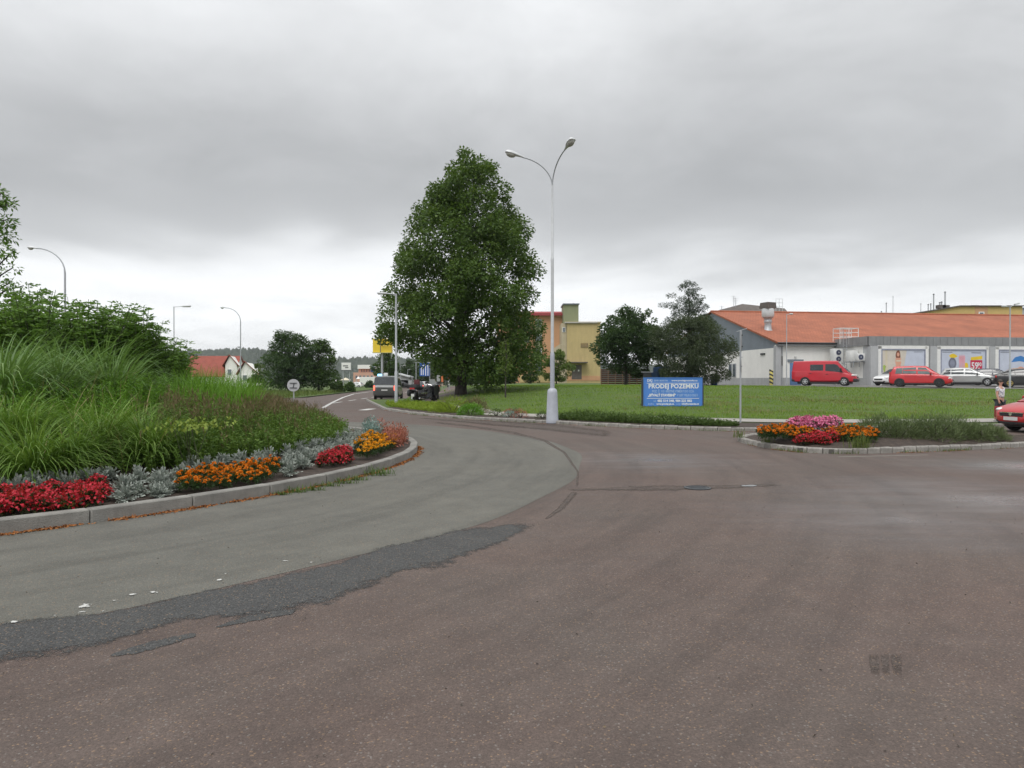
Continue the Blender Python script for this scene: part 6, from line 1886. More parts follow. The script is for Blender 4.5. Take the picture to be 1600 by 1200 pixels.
def gable_front(name, label, pxl, pxm, pxr, y_top, y_eave, d, roof_px, wallm, roofm):
    h = thing(name, label, 'house', (at(pxl, 600, d).x, d, 0)); s = d / FPX
    zt = EYE + (HZ - y_top) * s; ze = EYE + (HZ - y_eave) * s; w = (pxr - pxl) * s; m_ = (pxm - pxl) * s
    b = MB(); b.slab([(0, 0, 0), (w, 0, 0), (w, 0, ze), (m_, 0, zt), (0, 0, ze)], (-2.0, 9, 0)); b.build('wall', wallm, h)
    for a, c in (((-.5, ze - .3), (m_, zt + .12)), ((w + .5, ze - .3), (m_, zt + .12))):
        b = MB(); b.slab([(a[0], -.35, a[1]), (c[0], -.35, c[1]), (c[0] - 3.2, 9, c[1]), (a[0] - 3.2, 9, a[1])], (0, 0, .16)); b.build('roof', roofm, h)
    b = MB(); b.box((m_, -.05, ze * .7), (.9, .1, 1.2)); wd = b.build('window', M['white'], h)
    b = MB(); b.box((m_, -.11, ze * .7), (.7, .04, 1.0)); b.build('pane', M['window_glass'], wd)
    return h
gable_front('house', 'white-gabled house with red roof, right of the pair at far left', 374, 383, 401, 566, 583, 125, 0, M['store_white'], M['red_tile_plain'])
gable_front('house', 'small white gable with red roof between the two far-left houses', 352, 359, 370, 556, 570, 138, 0, M['store_white'], M['red_tile_plain'])
# pastel building, white wall, tents, garages
D3 = 215
pb = thing('shop_building', 'distant pastel orange and blue shop building beyond the white car', 'building', (at(553, 600, D3).x, D3, -.4)); s = D3 / FPX
M['peach'] = pm('peach_render', (0.56, 0.33, 0.25), 0.8, 0, 0.08, .5); M['blue_wall'] = pm('blue_panel', (0.06, 0.13, 0.28), 0.7, 0, 0.1, .5); M['far_grey'] = pm('far_grey_wall', (0.36, 0.37, 0.37), 0.8, 0, 0.1, .6, grime=.2)
zt = lambda py: EYE + (HZ - py) * s + .4
b = MB(); b.box((19 * s, 4, zt(582) / 2), (40 * s, 8, zt(582))); b.build('wall', M['peach'], pb)
b = MB(); b.box((15 * s, 5, (zt(576) + zt(582)) / 2), (20 * s, 6, zt(576) - zt(582))); b.build('upper_wall', M['peach'], pb)
b = MB(); b.box((28 * s, 4.9, zt(577)), (8 * s, 6, 8 * s)); b.build('blue_wall', M['blue_wall'], pb)
b = MB(); b.box((34 * s, 4.8, zt(577)), (6 * s, 6, 9 * s)); b.build('white_wall', M['white'], pb)
b = MB(); b.box((15 * s, 4.6, zt(573)), (21 * s, 7, 1.2)); b.build('roof', M['white'], pb)
for k in range(4):
    b = MB(); b.box(((10 + 4 * k) * s, 1.92, zt(579)), (1.6 * s, .1, 5 * s)); wd = b.build('window', M['peach'], pb)
    b = MB(); b.box(((10 + 4 * k) * s, 1.86, zt(579)), (1.2 * s, .04, 4 * s)); b.build('pane', M['window_glass'], wd)
for k in range(5):
    b = MB(); b.box(((4 + 6 * k) * s, -.08, zt(589)), (3 * s, .1, 5 * s)); wd = b.build('window', M['far_grey'], pb)
    b = MB(); b.box(((4 + 6 * k) * s, -.15, zt(589)), (2.4 * s, .04, 4 * s)); b.build('pane', M['window_glass'], wd)
ww = thing('box_trailer', 'long white box trailer parked before the pastel building', 'trailer', (at(577, 600, 195).x, 195, -.35)); s = 195 / FPX
b = MB(); b.bbox((0, 0, 1.95), (27 * s, 2.5, 2.1), .05); b.build('box_body', M['white'], ww)
b = MB(); b.box((0, 0, .75), (26 * s, 2.2, .25)); b.build('chassis', M['dark_metal'], ww)
for k in (-1.9, -.9, 1.6):
    b = MB(); b.lathe([(.45, -1.2), (.45, -.9)], 12, 'Y', (k, 0, .45)); b.build('wheel', M['rubber'], ww)
for px, d, w_, y0, y1, lab, mt in ((540, 170, 12, 590, 601, 'pale yellow pavilion tent left of the white car', 'cream'), (527, 172, 8, 592, 601, 'small white tent left of the yellow pavilion', 'white'), (560, 200, 5, 588, 598, 'small white kiosk roof behind the white car', 'white')):
    s = d / FPX; q = at(px, 600, d); tn = thing('pavilion_tent', lab, 'tent', (q.x, d, -.25)); hw = w_ * s * .62; ze = EYE + (HZ - y0 - 4) * s + .25
    b = MB(); b.add([(-hw, -hw, ze), (hw, -hw, ze), (hw, hw, ze), (-hw, hw, ze), (0, 0, ze + 4 * s)], [(0, 1, 4), (1, 2, 4), (2, 3, 4), (3, 0, 4), (3, 2, 1, 0)]); b.build('roof', M[mt], tn)
    for sx in (-1, 1):
        for sy in (-1, 1):
            b = MB(); b.tube([(sx * hw * .95, sy * hw * .95, 0), (sx * hw * .95, sy * hw * .95, ze)], .06, 5); b.build('pole', M['galv'], tn)
ga = thing('garage_row', 'grey low row of garages beyond the black car', 'garage', (at(622, 600, 175).x, 175, -.3), 0); s = 175 / FPX
b = MB()
ztop0, ztop1 = EYE + (HZ - 584) * s + .3, EYE + (HZ - 589.5) * s + .3
b.slab([(0, 0, 0), (18 * s, 0, 0), (18 * s, 0, ztop1), (0, 0, ztop0)], (0, 6, 0)); b.build('wall', M['far_grey'], ga)
b = MB(); b.slab([(-.4, -.5, ztop0 - .05), (18.5 * s, -.5, ztop1 - .05), (18.5 * s, -.5, ztop1 + .22), (-.4, -.5, ztop0 + .22)], (0, 7, 0)); b.build('roof', M['pale_metal'], ga)
for k in range(3):
    b = MB(); b.box(((3 + 5.4 * k) * s, -.06, 1.05), (2.4, .1, 2.0)); b.build('garage_door', M['store_grey'], ga)
ga = thing('garage_row', 'second grey flat-roofed shed right of the garages', 'garage', (at(637, 600, 185).x, 185, -.3), 0); s = 185 / FPX
b = MB(); b.box((17 * s, 4, (EYE + 5 * s + .3) / 2), (34 * s, 8, EYE + 5 * s + .3)); b.build('wall', M['far_grey'], ga)
b = MB(); b.box((17 * s, 4, EYE + 5 * s + .4), (35 * s, 9, .25)); b.build('roof', M['dark_metal'], ga)
M['tan_wall'] = pm('tan_render', (0.42, 0.30, 0.20), .85, 0, .1, .5)
h, w, zr, ze = gable_house('house', 'tan house far up the road left of the linden trunk', 674, 694, 578, 586, 210, 9, M['tan_wall'], M['brown_roof'], zb=-.4)
# ================================================================== vehicles (local x forwards, y left, ground at z = 0)
def build_car(name, label, cat, loc, heading, S, group=None, lit_tail=False, lit_head=False):
    """S: body stations (x, z low, z shoulder, half width), cabin and details"""
    t = thing(name, label, cat, loc, heading, group)
    pnt = S['paint']; W = S['W'] / 2; st = S['st']; L2 = S['L'] / 2
    zb = lambda x: pl(x, [(s[0], s[2]) for s in st]); wb_ = lambda x: pl(x, [(s[0], s[3]) for s in st]); zl_ = lambda x: pl(x, [(s[0], s[1]) for s in st])
    rings = []
    for x, zl, zs, w in st:
        zm = zl + (zs - zl) * .55
        half = [(w * .80, zl), (w * .97, zl + .07), (w, zl + (zs - zl) * .3), (w * 1.005, zm), (w * .985, zs - .07), (w * .93, zs - .012), (w * .80, zs + .008)]
        ring = [(x, y, z) for y, z in half] + [(x, 0, zs + .025)] + [(x, -y, z) for y, z in half[::-1]] + [(x, 0, zl)]
        rings.append(ring)
    b = MB(); b.loft(rings); body = b.build('body', pnt, t, 38)
    # cabin
    xr, xr2, xf2, xf = S['cab']; H = S['H']; wt = S.get('wt', W * .74); wbs = S.get('wbs', .955)
    zr = lambda x: pl(x, [(xr, zb(xr) + .03), (xr2, H - S.get('rdrop', .05)), ((xr2 + xf2) / 2, H), (xf2, H - .03), (xf, zb(xf) + .03)])
    xs = [xr, lerp(xr, xr2, .5), xr2, lerp(xr2, xf2, .35), (xr2 + xf2) / 2, lerp(xr2, xf2, .8), xf2, lerp(xf2, xf, .5), xf]
    wlow = lambda x: min(wb_(x) * wbs, W * wbs)
    wtop = lambda x: lerp(wlow(x), wt, min(1, (zr(x) - zb(x)) / (H - zb(0)) + .0))
    rings = []
    for x in xs:
        w0, w1, z0, z1 = wlow(x), wtop(x), zb(x) - .06, zr(x)
        half = [(w0, z0), (lerp(w0, w1, .5) + .012, lerp(z0, z1, .5)), (w1, z1 - .06 * min(1, (z1 - z0) / .4)), (w1 * .9, z1 - .012), (w1 * .5, z1 + .012)]
        rings.append([(x, y, z) for y, z in half] + [(x, 0, z1 + .02)] + [(x, -y, z) for y, z in half[::-1]])
    b = MB(); b.loft(rings, closed=False, caps=False); b.build('cabin', S.get('roof', pnt), t, 40)

    def side_pt(x, f, s, off=.014):
        z0, z1 = zb(x) - .06, zr(x) - .06
        z = lerp(z0, z1, f); y = lerp(wlow(x), wtop(x), f) + .012 * math.sin(PI * min(1, max(0, f))) + off
        return (x, s * y, z)
    for s in (1, -1):
        for poly_ in S['side']:
            b = MB(); b.slab([side_pt(x, f, s) for x, f in poly_], (0, -s * .02, 0)); b.build('window', S.get('glass', M['glass_pale']), t)
    # windscreen, rear window
    def cross(xa, xb, fa, fb, name_, mat):
        pts = []; dx, dz = xb - xa, zr(xb) - zr(xa); nrm = Vector((-dz, 0, dx)) if False else Vector((dz, 0, -dx)); nrm.normalize()
        if nrm.z < 0: nrm = -nrm
        for f in (fa, fb):
            x = lerp(xa, xb, f); w = wtop(x) * .93
            for s in (1, .5, 0, -.5, -1): pts.append(Vector((x, s * w, zr(x) + (.02 if s == 0 else .012 if abs(s) == .5 else -.01))) + nrm * .012)
        b = MB(); b.add(pts, [(k, k + 1, 6 + k, 5 + k) for k in range(4)]); b.build(name_, mat, t, 60)
    cross(xf, xf2, .10, .93, 'windscreen', S.get('glass', M['glass_pale']))
    cross(xr, xr2, S.get('rw', (.22, .92))[0], S.get('rw', (.22, .92))[1], 'rear_window', M['glass'])
    # wheels
    xw = S['wheels']; Rw = S['R']
    for x in xw:
        for s in (1, -1):
            yo = wb_(x) - .02
            b = MB(); b.lathe([(Rw + .055, yo + .012), (Rw + .055, yo + .030)], 22, 'Y', (x, 0, Rw))
            ar = b; b2 = MB()
            keep = [(p[0], s * p[1], max(p[2], zl_(x) - .02)) for p in ar.v]
            b2.add(keep, ar.f); b2.build('wheel_arch', M['black_plastic'], t)
            b = MB(); prof = [(Rw * .62, -.10), (Rw * .92, -.10), (Rw, -.06), (Rw, .05), (Rw * .95, .088), (Rw * .66, .095), (Rw * .62, .07)]
            b.lathe([(r, h) for r, h in prof], 22, 'Y'); w = b.build('wheel', M['rubber'], t, 40, (x, s * (yo - .04), Rw), 0 if s > 0 else PI)
            b = MB(); b.lathe([(Rw * .645, .02), (Rw * .645, .085), (Rw * .58, .092), (Rw * .55, .05), (.01, .045)], 20, 'Y')
            for k in range(6):
                a = k * PI / 3; c = (math.cos(a) * Rw * .33, .07, math.sin(a) * Rw * .33)
                b.box(c, (Rw * .55, .035, .06), ry=-a)
            b.lathe([(.06, .05), (.06, .095), (.045, .1)], 10, 'Y')
            b.build('rim', S.get('rim', M['rim']), w, 40)
    xF, xR = st[-1][0], st[0][0]
    # front: grille, lights, bumper, plate
    fz = S.get('fz', (.30, .45, .62)); hx = S.get('hx', .16)
    yh = S.get('yh', .76)
    for s in (1, -1):
        b = MB(); b.ball((xF - hx - .06, s * W * (yh - .02), fz[2]), (hx * 1.0, W * .17, .07), 12, 8, -s * .6); b.build('headlight', M['head_lit'] if lit_head else M['headlight'], t, 60)
        b = MB(); b.bbox((xF - .10, s * W * .62, fz[0] + .03), (.12, .2, .09), .03, -s * .4); b.build('fog_light', M['black_plastic'], t)
        tx = S.get('tail', (xR + .06, .86, .8, .10, .16, .24))
        b = MB(); b.bbox((tx[0], s * W * tx[1], tx[2]), (tx[3], tx[4], tx[5]), .03); b.build('tail_light', M['tail_lit'] if lit_tail else M['tail'], t, 40)
    b = MB(); b.bbox((xF - .035, 0, fz[1] + .06), (.10, W * 1.05, .13), .03); gr = b.build('grille', M['black_plastic'], t)
    b = MB(); b.box((xF + .013, 0, fz[1] + .115), (.02, W * 1.05, .022)); b.build('trim', M['chrome'], gr)
    b = MB(); b.lathe([(.055, xF + .012), (.055, xF + .03)], 14, 'X', (0, 0, fz[1] + .07)); b.build('badge', M['chrome'], gr)
    b = MB(); b.bbox((xF - .06, 0, fz[0] - .02), (.10, W * 1.3, .12), .03); b.build('lower_grille', M['black_plastic'], t)
    b = MB(); b.box((xF + .022, 0, fz[0] + .10), (.012, .52, .11)); b.build('number_plate', M['plate'], t)
    b = MB(); b.box((xR - .012, 0, S.get('rpz', .62)), (.012, .52, .11)); b.build('number_plate', M['plate'], t)
    if S.get('bumper'):
        b = MB(); b.bbox((xF - .12, 0, fz[0] + .05), (.30, W * 1.94, .26), .06); b.build('bumper', M['black_plastic'], t, 40)
        b = MB(); b.bbox((xR + .12, 0, .46), (.30, W * 1.94, .22), .06); b.build('bumper', M['black_plastic'], t, 40)
    # mirrors, doors, sills
    mx = S.get('mx', xf - .42)
    for s in (1, -1):
        yb = wlow(mx) + .02
        b = MB(); b.bbox((mx, s * (yb + .12), zb(mx) + S.get('mz', .09)), (.12, .2, S.get('mh', .14)), .045); b.box((mx, s * (yb + .01), zb(mx) + .04), (.05, .10, .04)); b.build('mirror', S.get('mirror', pnt), t, 40)
        for x0, x1 in S['doors']:
            zlo = .36 if not S.get('van') else .45
            w_ = max(wb_(x0), wb_(x1)) * 1.006
            zt = min(zb(x0), zb(x1)) - .12
            b = MB(); b.slab([(x0 + .012, s * w_, zlo), (x1 - .012, s * w_, zlo), (x1 - .012, s * w_, zt), (x0 + .012, s * w_, zt)], (0, -s * .02, 0)); d = b.build('door', pnt, t)
            b = MB(); b.bbox((x0 + .18, s * (w_ + .012), zt - .06), (.17, .03, .035), .01); b.build('handle', S.get('handle', pnt), d)
        b = MB(); b.box(((xw[0] + xw[1]) / 2, s * (W * 1.0), .25), (xw[1] - xw[0] - Rw * 2.4, .05, .10)); b.build('sill', S.get('sill', M['black_plastic']), t)
    b = MB(); b.box((0, 0, .22), (S['L'] * .82, W * 1.6, .14)); b.build('underbody', M['black_plastic'], t)
    return t


HATCH = dict(L=4.2, W=1.70, H=1.60, R=.31, wheels=(-1.32, 1.27), paint=M['red_paint'], rim=M['rim_dark'],
             st=[(-2.08, .44, .72, .66), (-2.03, .30, .92, .76), (-1.85, .22, .985, .82), (-1.2, .2, 1.0, .85), (.2, .2, .98, .85), (1.0, .2, .955, .85), (1.45, .21, .88, .84), (1.8, .22, .80, .80), (2.0, .26, .69, .70), (2.1, .34, .56, .56)],
             cab=(-2.02, -1.72, .42, 1.28), wt=.62,
             side=[[(-1.62, .14), (-1.15, .14), (-1.15, .9), (-1.55, .86)], [(-1.12, .14), (-.22, .14), (-.22, .93), (-1.12, .9)], [(-.12, .14), (.88, .16), (.40, .90), (-.12, .93)]],
             doors=((-1.0, -.16), (-.14, .92)), fz=(.32, .50, .66), tail=(-1.98, .88, .98, .1, .1, .34), mx=.72)
EST = dict(HATCH, L=4.2, W=1.65, H=1.48, paint=M['silver_paint'], rim=M['rim'], R=.31,
           st=[(-2.1, .42, .68, .66), (-2.04, .30, .86, .76), (-1.85, .22, .92, .81), (-1.2, .2, .93, .825), (.2, .2, .93, .825), (.9, .2, .92, .82), (1.35, .21, .86, .81), (1.75, .22, .78, .77), (1.98, .26, .66, .68), (2.1, .34, .54, .54)],
           cab=(-2.05, -1.62, .12, 1.12), wt=.58, side=[[(-1.78, .2), (-1.22, .14), (-1.22, .88), (-1.52, .80)], [(-1.17, .14), (-.32, .14), (-.32, .92), (-1.17, .88)], [(-.22, .14), (.78, .16), (.16, .90), (-.22, .92)]],
           doors=((-1.05, -.28), (-.26, .82)), glass=M['glass'], tail=(-1.98, .86, .82, .14, .12, .22), fz=(.31, .46, .64), mx=.6)
LIFT = dict(EST, L=4.55, W=1.76, H=1.45, paint=M['black_paint'], rim=M['rim_gold'], R=.325, wheels=(-1.32, 1.33),
            st=[(-2.28, .44, .74, .68), (-2.2, .32, .95, .78), (-1.95, .22, .99, .84), (-1.2, .2, .97, .87), (.2, .2, .95, .88), (.95, .2, .92, .87), (1.5, .21, .85, .86), (1.95, .22, .76, .80), (2.18, .26, .64, .70), (2.28, .34, .52, .56)],
            cab=(-2.08, -1.02, .14, 1.15), wt=.60, side=[[(-1.42, .24), (-1.0, .14), (-1.0, .86), (-1.12, .80)], [(-.95, .14), (-.28, .14), (-.28, .92), (-.95, .87)], [(-.18, .14), (.80, .16), (.18, .90), (-.18, .92)]], doors=((-1.0, -.24), (-.22, .86)), tail=(-2.2, .84, .84, .12, .2, .18))
COMP = dict(EST, L=3.9, H=1.44, paint=M['white_car_paint'], rim=M['rim'],
            st=[(-1.95, .42, .70, .66), (-1.88, .30, .90, .76), (-1.7, .22, .95, .81), (-1.1, .2, .95, .825), (.2, .2, .93, .825), (.85, .2, .91, .82), (1.25, .21, .85, .81), (1.62, .22, .76, .77), (1.84, .26, .64, .68), (1.95, .34, .52, .54)],
            cab=(-1.9, -1.45, .1, 1.05), side=[[(-1.1, .14), (-.30, .14), (-.30, .92), (-1.15, .86)], [(-.2, .14), (.72, .16), (.14, .90), (-.2, .92)]], wheels=(-1.2, 1.22), doors=((-1.0, -.28), (-.26, .76)), tail=(-1.84, .86, .84, .14, .12, .22))
VAN = dict(L=4.85, W=1.97, H=2.03, R=.33, wheels=(-1.38, 1.50), paint=M['red_van_paint'], rim=M['rim'], van=True, bumper=True, rdrop=.03,
           st=[(-2.40, .42, 1.15, .92), (-2.36, .34, 1.2, .955), (-2.1, .3, 1.2, .98), (-.5, .3, 1.2, .985), (.8, .3, 1.17, .985), (1.25, .3, 1.12, .97), (1.75, .3, 1.02, .95), (2.15, .3, .90, .88), (2.36, .32, .74, .78), (2.43, .36, .60, .70)],
           cab=(-2.38, -2.28, .98, 1.92), wt=.83, wbs=.975, glass=M['glass'],
           side=[[(-1.0, .12), (-.02, .12), (-.02, .70), (-1.0, .70)], [(.14, .10), (1.48, .08), (1.02, .72), (.80, .76), (.14, .74)]],
           doors=((-1.15, .04), (.08, 1.28)), fz=(.40, .62, .84), hx=.2, yh=.80, tail=(-2.37, .90, .95, .08, .12, .5), mx=1.3, mz=.16, mh=.3, mirror=M['black_plastic'], handle=M['black_plastic'], rw=(.15, .8), rpz=.8)
PVAN = dict(VAN, W=1.9, H=1.97, paint=M['grey_paint'], glass=M['glass'], bumper=False, rim=M['rim_dark'], roof=M['grey_paint'],
            side=[[(-2.1, .16), (-1.05, .14), (-1.05, .82), (-2.1, .82)], [(-1.0, .14), (-.02, .14), (-.02, .82), (-1.0, .82)], [(.1, .12), (1.48, .1), (1.02, .78), (.8, .82), (.1, .82)]],
            cab=(-2.38, -2.2, .98, 1.92), tail=(-2.37, .90, .98, .08, .14, .42), rw=(.10, .90), rpz=.82)

def park(px, d, z=None):
    p = gat(px, d); p.z = (lawn_h(p.x, p.y) + .03) if z is None else z
    return p


CARS = 'cars parked before the supermarket'
build_car('parked_van', 'red half-window van parked before the blue door', 'van', park(1289, 58), R(-31), VAN, None)
build_car('parked_car', 'red hatchback with dark wheels parked before the red-haired woman poster', 'car', park(1438, 54), R(-34), HATCH, CARS)
build_car('parked_car', 'silver estate car parked under the 59.90 poster', 'car', park(1514, 57.5), R(-36), EST, CARS)
build_car('parked_car', 'black liftback with gold wheels at the right end of the parked cars', 'car', park(1606, 54.5), R(-24), LIFT, CARS)
build_car('parked_car', 'dark blue car parked between the silver estate and the black liftback', 'car', park(1556, 62), R(-32), dict(EST, paint=M['navy_paint']), CARS)
build_car('parked_car', 'white compact car half hidden behind the red hatchback', 'car', park(1401, 59.5), R(198), COMP, CARS)
build_car('red_car', 'red car driving in from the right picture edge', 'car', Vector((17.55, 22.25, 0)), R(187), dict(HATCH, paint=paint('bright_red_paint', (0.45, 0.018, 0.022)), H=1.47, cab=(-2.0, -1.5, .15, 1.15), fz=(.33, .50, .69), rim=M['rim']), None, lit_head=False)
# van with the blue beacon
pv = build_car('emergency_van', 'dark grey van with lit blue beacon driving away up the road', 'van', park(607.5, 62.0, 0), R(91), PVAN, None, lit_tail=True)
b = MB(); b.bbox((-1.7, .5, 2.08), (.3, .34, .2), .05); b.build('beacon', M['blue_lit'], pv, 40)
b = MB(); b.bbox((-1.6, .0, 2.14), (.3, .35, .26), .05); b.build('roof_box', M['white_metal'], pv, 40)
b = MB(); b.box((-1.9, 0, 1.98), (.3, 1.5, .06)); b.build('roof_bar', M['pale_metal'], pv)
b = MB(); b.box((-2.43, 0, 1.14), (.02, 1.5, .18)); b.build('trim', M['pale_metal'], pv)
# traffic further up the road
TR = 'traffic further up the road'
build_car('distant_car', 'white car crossing far up the road beyond the dark round trees', 'car', park(555, 175, -.15), R(172), dict(COMP, R=.31), TR)
build_car('distant_car', 'black car just right of the dark van, far up the road', 'car', park(629, 150, -.02), R(20), dict(LIFT, rim=M['rim_dark']), TR)
build_car('distant_car', 'black car with lit tail lights above the motorcycle front', 'car', park(678, 98, .0), R(94), dict(COMP, paint=M['black_paint']), TR, lit_tail=True)
build_car('distant_car', 'dark car with lit tail lights above the motorcycle rear', 'car', park(655, 112, .0), R(94), dict(EST, paint=M['navy_paint']), TR, lit_tail=True)
build_car('distant_car', 'silver car between the two queueing cars, farthest away', 'car', park(664, 140, .0), R(94), dict(EST), TR, lit_tail=True)

# ------------------------------------------------------------------ touring motorcycle
mt = thing('parked_motorcycle', 'black touring motorcycle with panniers parked on the path', 'motorcycle', (gat(666, 46.2).x, 46.2, .135), R(57))
mt.scale = (1.1, 1.1, 1.1)
for x, r, nm in ((-.78, .31, 'wheel'), (.80, .31, 'wheel')):
    b = MB(); b.lathe([(r * .7, -.07), (r * .95, -.075), (r, -.03), (r, .03), (r * .95, .075), (r * .7, .07)], 22, 'Y'); w = b.build('wheel', M['rubber'], mt, 40, (x, 0, r))
    b = MB(); b.lathe([(r * .72, -.05), (r * .72, .05), (r * .64, .04), (r * .64, -.04)], 20, 'Y')
    for k in range(6): b.box((math.cos(k * PI / 3) * r * .36, 0, math.sin(k * PI / 3) * r * .36), (r * .66, .035, .04), ry=-k * PI / 3)
    b.build('rim', M['rim_dark'], w, 40)
b = MB()   # frame and engine block
b.bbox((.05, 0, .42), (.62, .42, .36), .08); b.bbox((.12, 0, .66), (.5, .34, .2), .06); b.tube([(-.78, .13, .31), (-.2, .15, .42), (.35, .12, .75)], .035, 6); b.tube([(-.78, -.13, .31), (-.2, -.15, .42), (.35, -.12, .75)], .035, 6)
b.build('engine', M['dark_metal'], mt, 40)
b = MB()
for s in (1, -1): b.tube([(.15, s * .2, .36), (-.3, s * .27, .24), (-.95, s * .29, .34)], [.05, .055, .06], 8)
b.build('exhaust_pipe', M['chrome'], mt, 50)
b = MB(); b.loft([[(-.10, -.12, .72), (-.10, .12, .72), (-.10, .1, .86), (-.10, -.1, .86)], [(.2, -.22, .70), (.2, .22, .70), (.2, .16, 1.0), (.2, -.16, 1.0)], [(.5, -.18, .72), (.5, .18, .72), (.5, .12, .96), (.5, -.12, .96)]]); b.build('fuel_tank', M['black_paint'], mt, 50)
b = MB(); b.loft([[(.42, -.25, .48), (.42, .25, .48), (.42, .28, 1.04), (.42, -.28, 1.04)], [(.72, -.30, .42), (.72, .30, .42), (.72, .33, 1.10), (.72, -.33, 1.10)], [(.98, -.17, .62), (.98, .17, .62), (.98, .2, .98), (.98, -.2, .98)]]); fr = b.build('fairing', M['black_paint'], mt, 50)
b = MB(); b.bbox((.98, 0, .84), (.08, .3, .14), .04); b.build('headlight', M['headlight'], fr, 40)
b = MB(); b.loft([[(.66, -.26, 1.06), (.66, .26, 1.06), (.68, .26, 1.08), (.68, -.26, 1.08)], [(.50, -.2, 1.42), (.50, .2, 1.42), (.52, .2, 1.43), (.52, -.2, 1.43)]]); b.build('windshield', M['chrome'] if False else M['pale_metal'], mt)
b = MB(); b.bbox((-.28, 0, .80), (.62, .34, .14), .06); b.bbox((-.62, 0, .92), (.40, .34, .12), .05); b.build('seat', M['black_plastic'], mt, 40)
b = MB(); b.bbox((-.84, 0, 1.20), (.12, .40, .40), .05); b.build('passenger_backrest', pm('dark_red_leather', (.09, .015, .018), .6), mt, 40)
b = MB(); b.bbox((-1.02, 0, .98), (.46, .56, .30), .1); b.build('top_case', M['black_plastic'], mt, 40)
for s in (1, -1):
    b = MB(); b.bbox((-.82, s * .42, .62), (.66, .24, .40), .1); pn = b.build('pannier', M['black_paint'], mt, 40)
    b = MB(); b.box((-.82, s * .545, .62), (.56, .012, .03)); b.build('trim', M['chrome'], pn)
    b = MB(); b.tube([(.80, s * .10, .31), (.62, s * .12, .98)], .032, 8); b.build('fork', M['chrome'], mt, 50)
    b = MB(); b.tube([(.55, 0, 1.06), (.50, s * .25, 1.12), (.34, s * .42, 1.10)], .018, 6); b.build('handlebar', M['chrome'], mt)
    b = MB(); b.bbox((.58, s * .45, 1.22), (.05, .2, .13), .03); b.build('mirror', M['black_plastic'], mt)
b = MB(); b.loft([[(-1.15, -.1, .42), (-1.15, .1, .42), (-1.12, .1, .46), (-1.12, -.1, .46)], [(-.85, -.13, .68), (-.85, .13, .68), (-.85, .12, .72), (-.85, -.12, .72)], [(-.55, -.12, .62), (-.55, .12, .62), (-.55, .11, .66), (-.55, -.11, .66)]]); b.build('rear_mudguard', M['black_paint'], mt)
b = MB(); b.loft([[(.55, -.09, .56), (.55, .09, .56), (.55, .08, .6), (.55, -.08, .6)], [(.80, -.1, .645), (.80, .1, .645), (.80, .09, .69), (.80, -.09, .69)], [(1.1, -.09, .44), (1.1, .09, .44), (1.13, .08, .47), (1.13, -.08, .47)]]); b.build('front_mudguard', M['black_paint'], mt)
b = MB(); b.bbox((-1.26, 0, .88), (.05, .36, .09), .02); b.build('tail_light', M['tail'], mt)
b = MB(); b.box((-1.22, 0, .50), (.015, .22, .16)); b.build('number_plate', M['plate'], mt)
b = MB(); b.tube([(-.05, .18, .3), (-.15, .38, .0)], .018, 6); b.build('side_stand', M['dark_metal'], mt)
# ================================================================== street furniture, signs, people
def lamp_head(parent, tip, direction, L=.66, w=.15, tilt=.18, name='lamp_head', mat='pale_metal'):
    """drop-shaped lantern: housing tapering back to the arm, glass bowl underneath"""
    dx, dy = direction; n = math.hypot(dx, dy); ang = math.atan2(dy, dx)
    rings_t, rings_b = [], []
    b = MB(); rings = []
    for f, ww, h in ((0, .035, .05), (.2, .055, .07), (.45, .12, .11), (.7, w, .13), (.9, w * .88, .11), (1.0, w * .45, .05)):
        rings.append([(f * L, ww * math.cos(a), h * (max(0, math.sin(a)) * .9 + min(0, math.sin(a)) * .35)) for a in [2 * PI * k / 12 for k in range(12)]])
    b.loft(rings)
    h = b.build(name, M[mat], parent, 50, tip, ang); h.rotation_euler = (0, -tilt, ang)
    b = MB(); b.ball((L * .68, 0, -.03), (L * .27, w * .82, .11), 12, 8); b.build('lamp_glass', M['lamp_glass'], h, 60)
    return h


# big double lamp on a flared base
px, d = 863, 26.5
p = gat(px, d, .12)
dl = thing('street_lamp', 'tall double-armed street lamp on a thick flared base beside the kerb', 'street lamp', p)
b = MB(); b.lathe([(.235, -.1), (.235, .03), (.225, .05), (.19, 1.02), (.17, 1.14), (.10, 1.2)], 20); b.build('base', M['pole'], dl, 40)
b = MB(); b.lathe([(.083, 1.15), (.083, 2.42), (.075, 2.5), (.06, 2.54)], 14); b.build('pole', M['pole'], dl, 40)
zt = EYE + (HZ - 290) * d / FPX - .12
b = MB(); b.lathe([(.06, 2.5), (.056, 5.9), (.063, 5.95), (.063, 6.05), (.046, 6.1), (.042, 7.9), (.034, 7.95), (.034, zt)], 12); b.build('pole', M['pale_metal'], dl, 40)
b = MB(); b.box((.086, -.02, .55), (.02, .14, .5)); b.build('hatch', M['galv'], dl)
def arm(direction, reach, rise, r=.024):
    u = Vector((direction[0], direction[1], 0)).normalized(); pts = []
    for k in range(13):
        f = k / 12; pts.append(u * (reach * (1 - math.cos(f * PI / 2 * .86)) / (1 - math.cos(PI / 2 * .86))) + Vector((0, 0, zt - .05 + rise * math.sin(f * PI / 2 * .86) / math.sin(PI / 2 * .86))))
    b = MB(); b.tube(pts, r, 8); b.build('arm', M['galv'], dl, 60)
    t = (pts[-1] - pts[-2]); lamp_head(dl, pts[-1] + u * -.03, (u.x, u.y), .70, .15, math.atan2(t.z, math.hypot(t.x, t.y)) + .05)
arm((-1.0, -.12), 1.12, 1.05)
arm((.36, -.93), 1.12, 1.05)


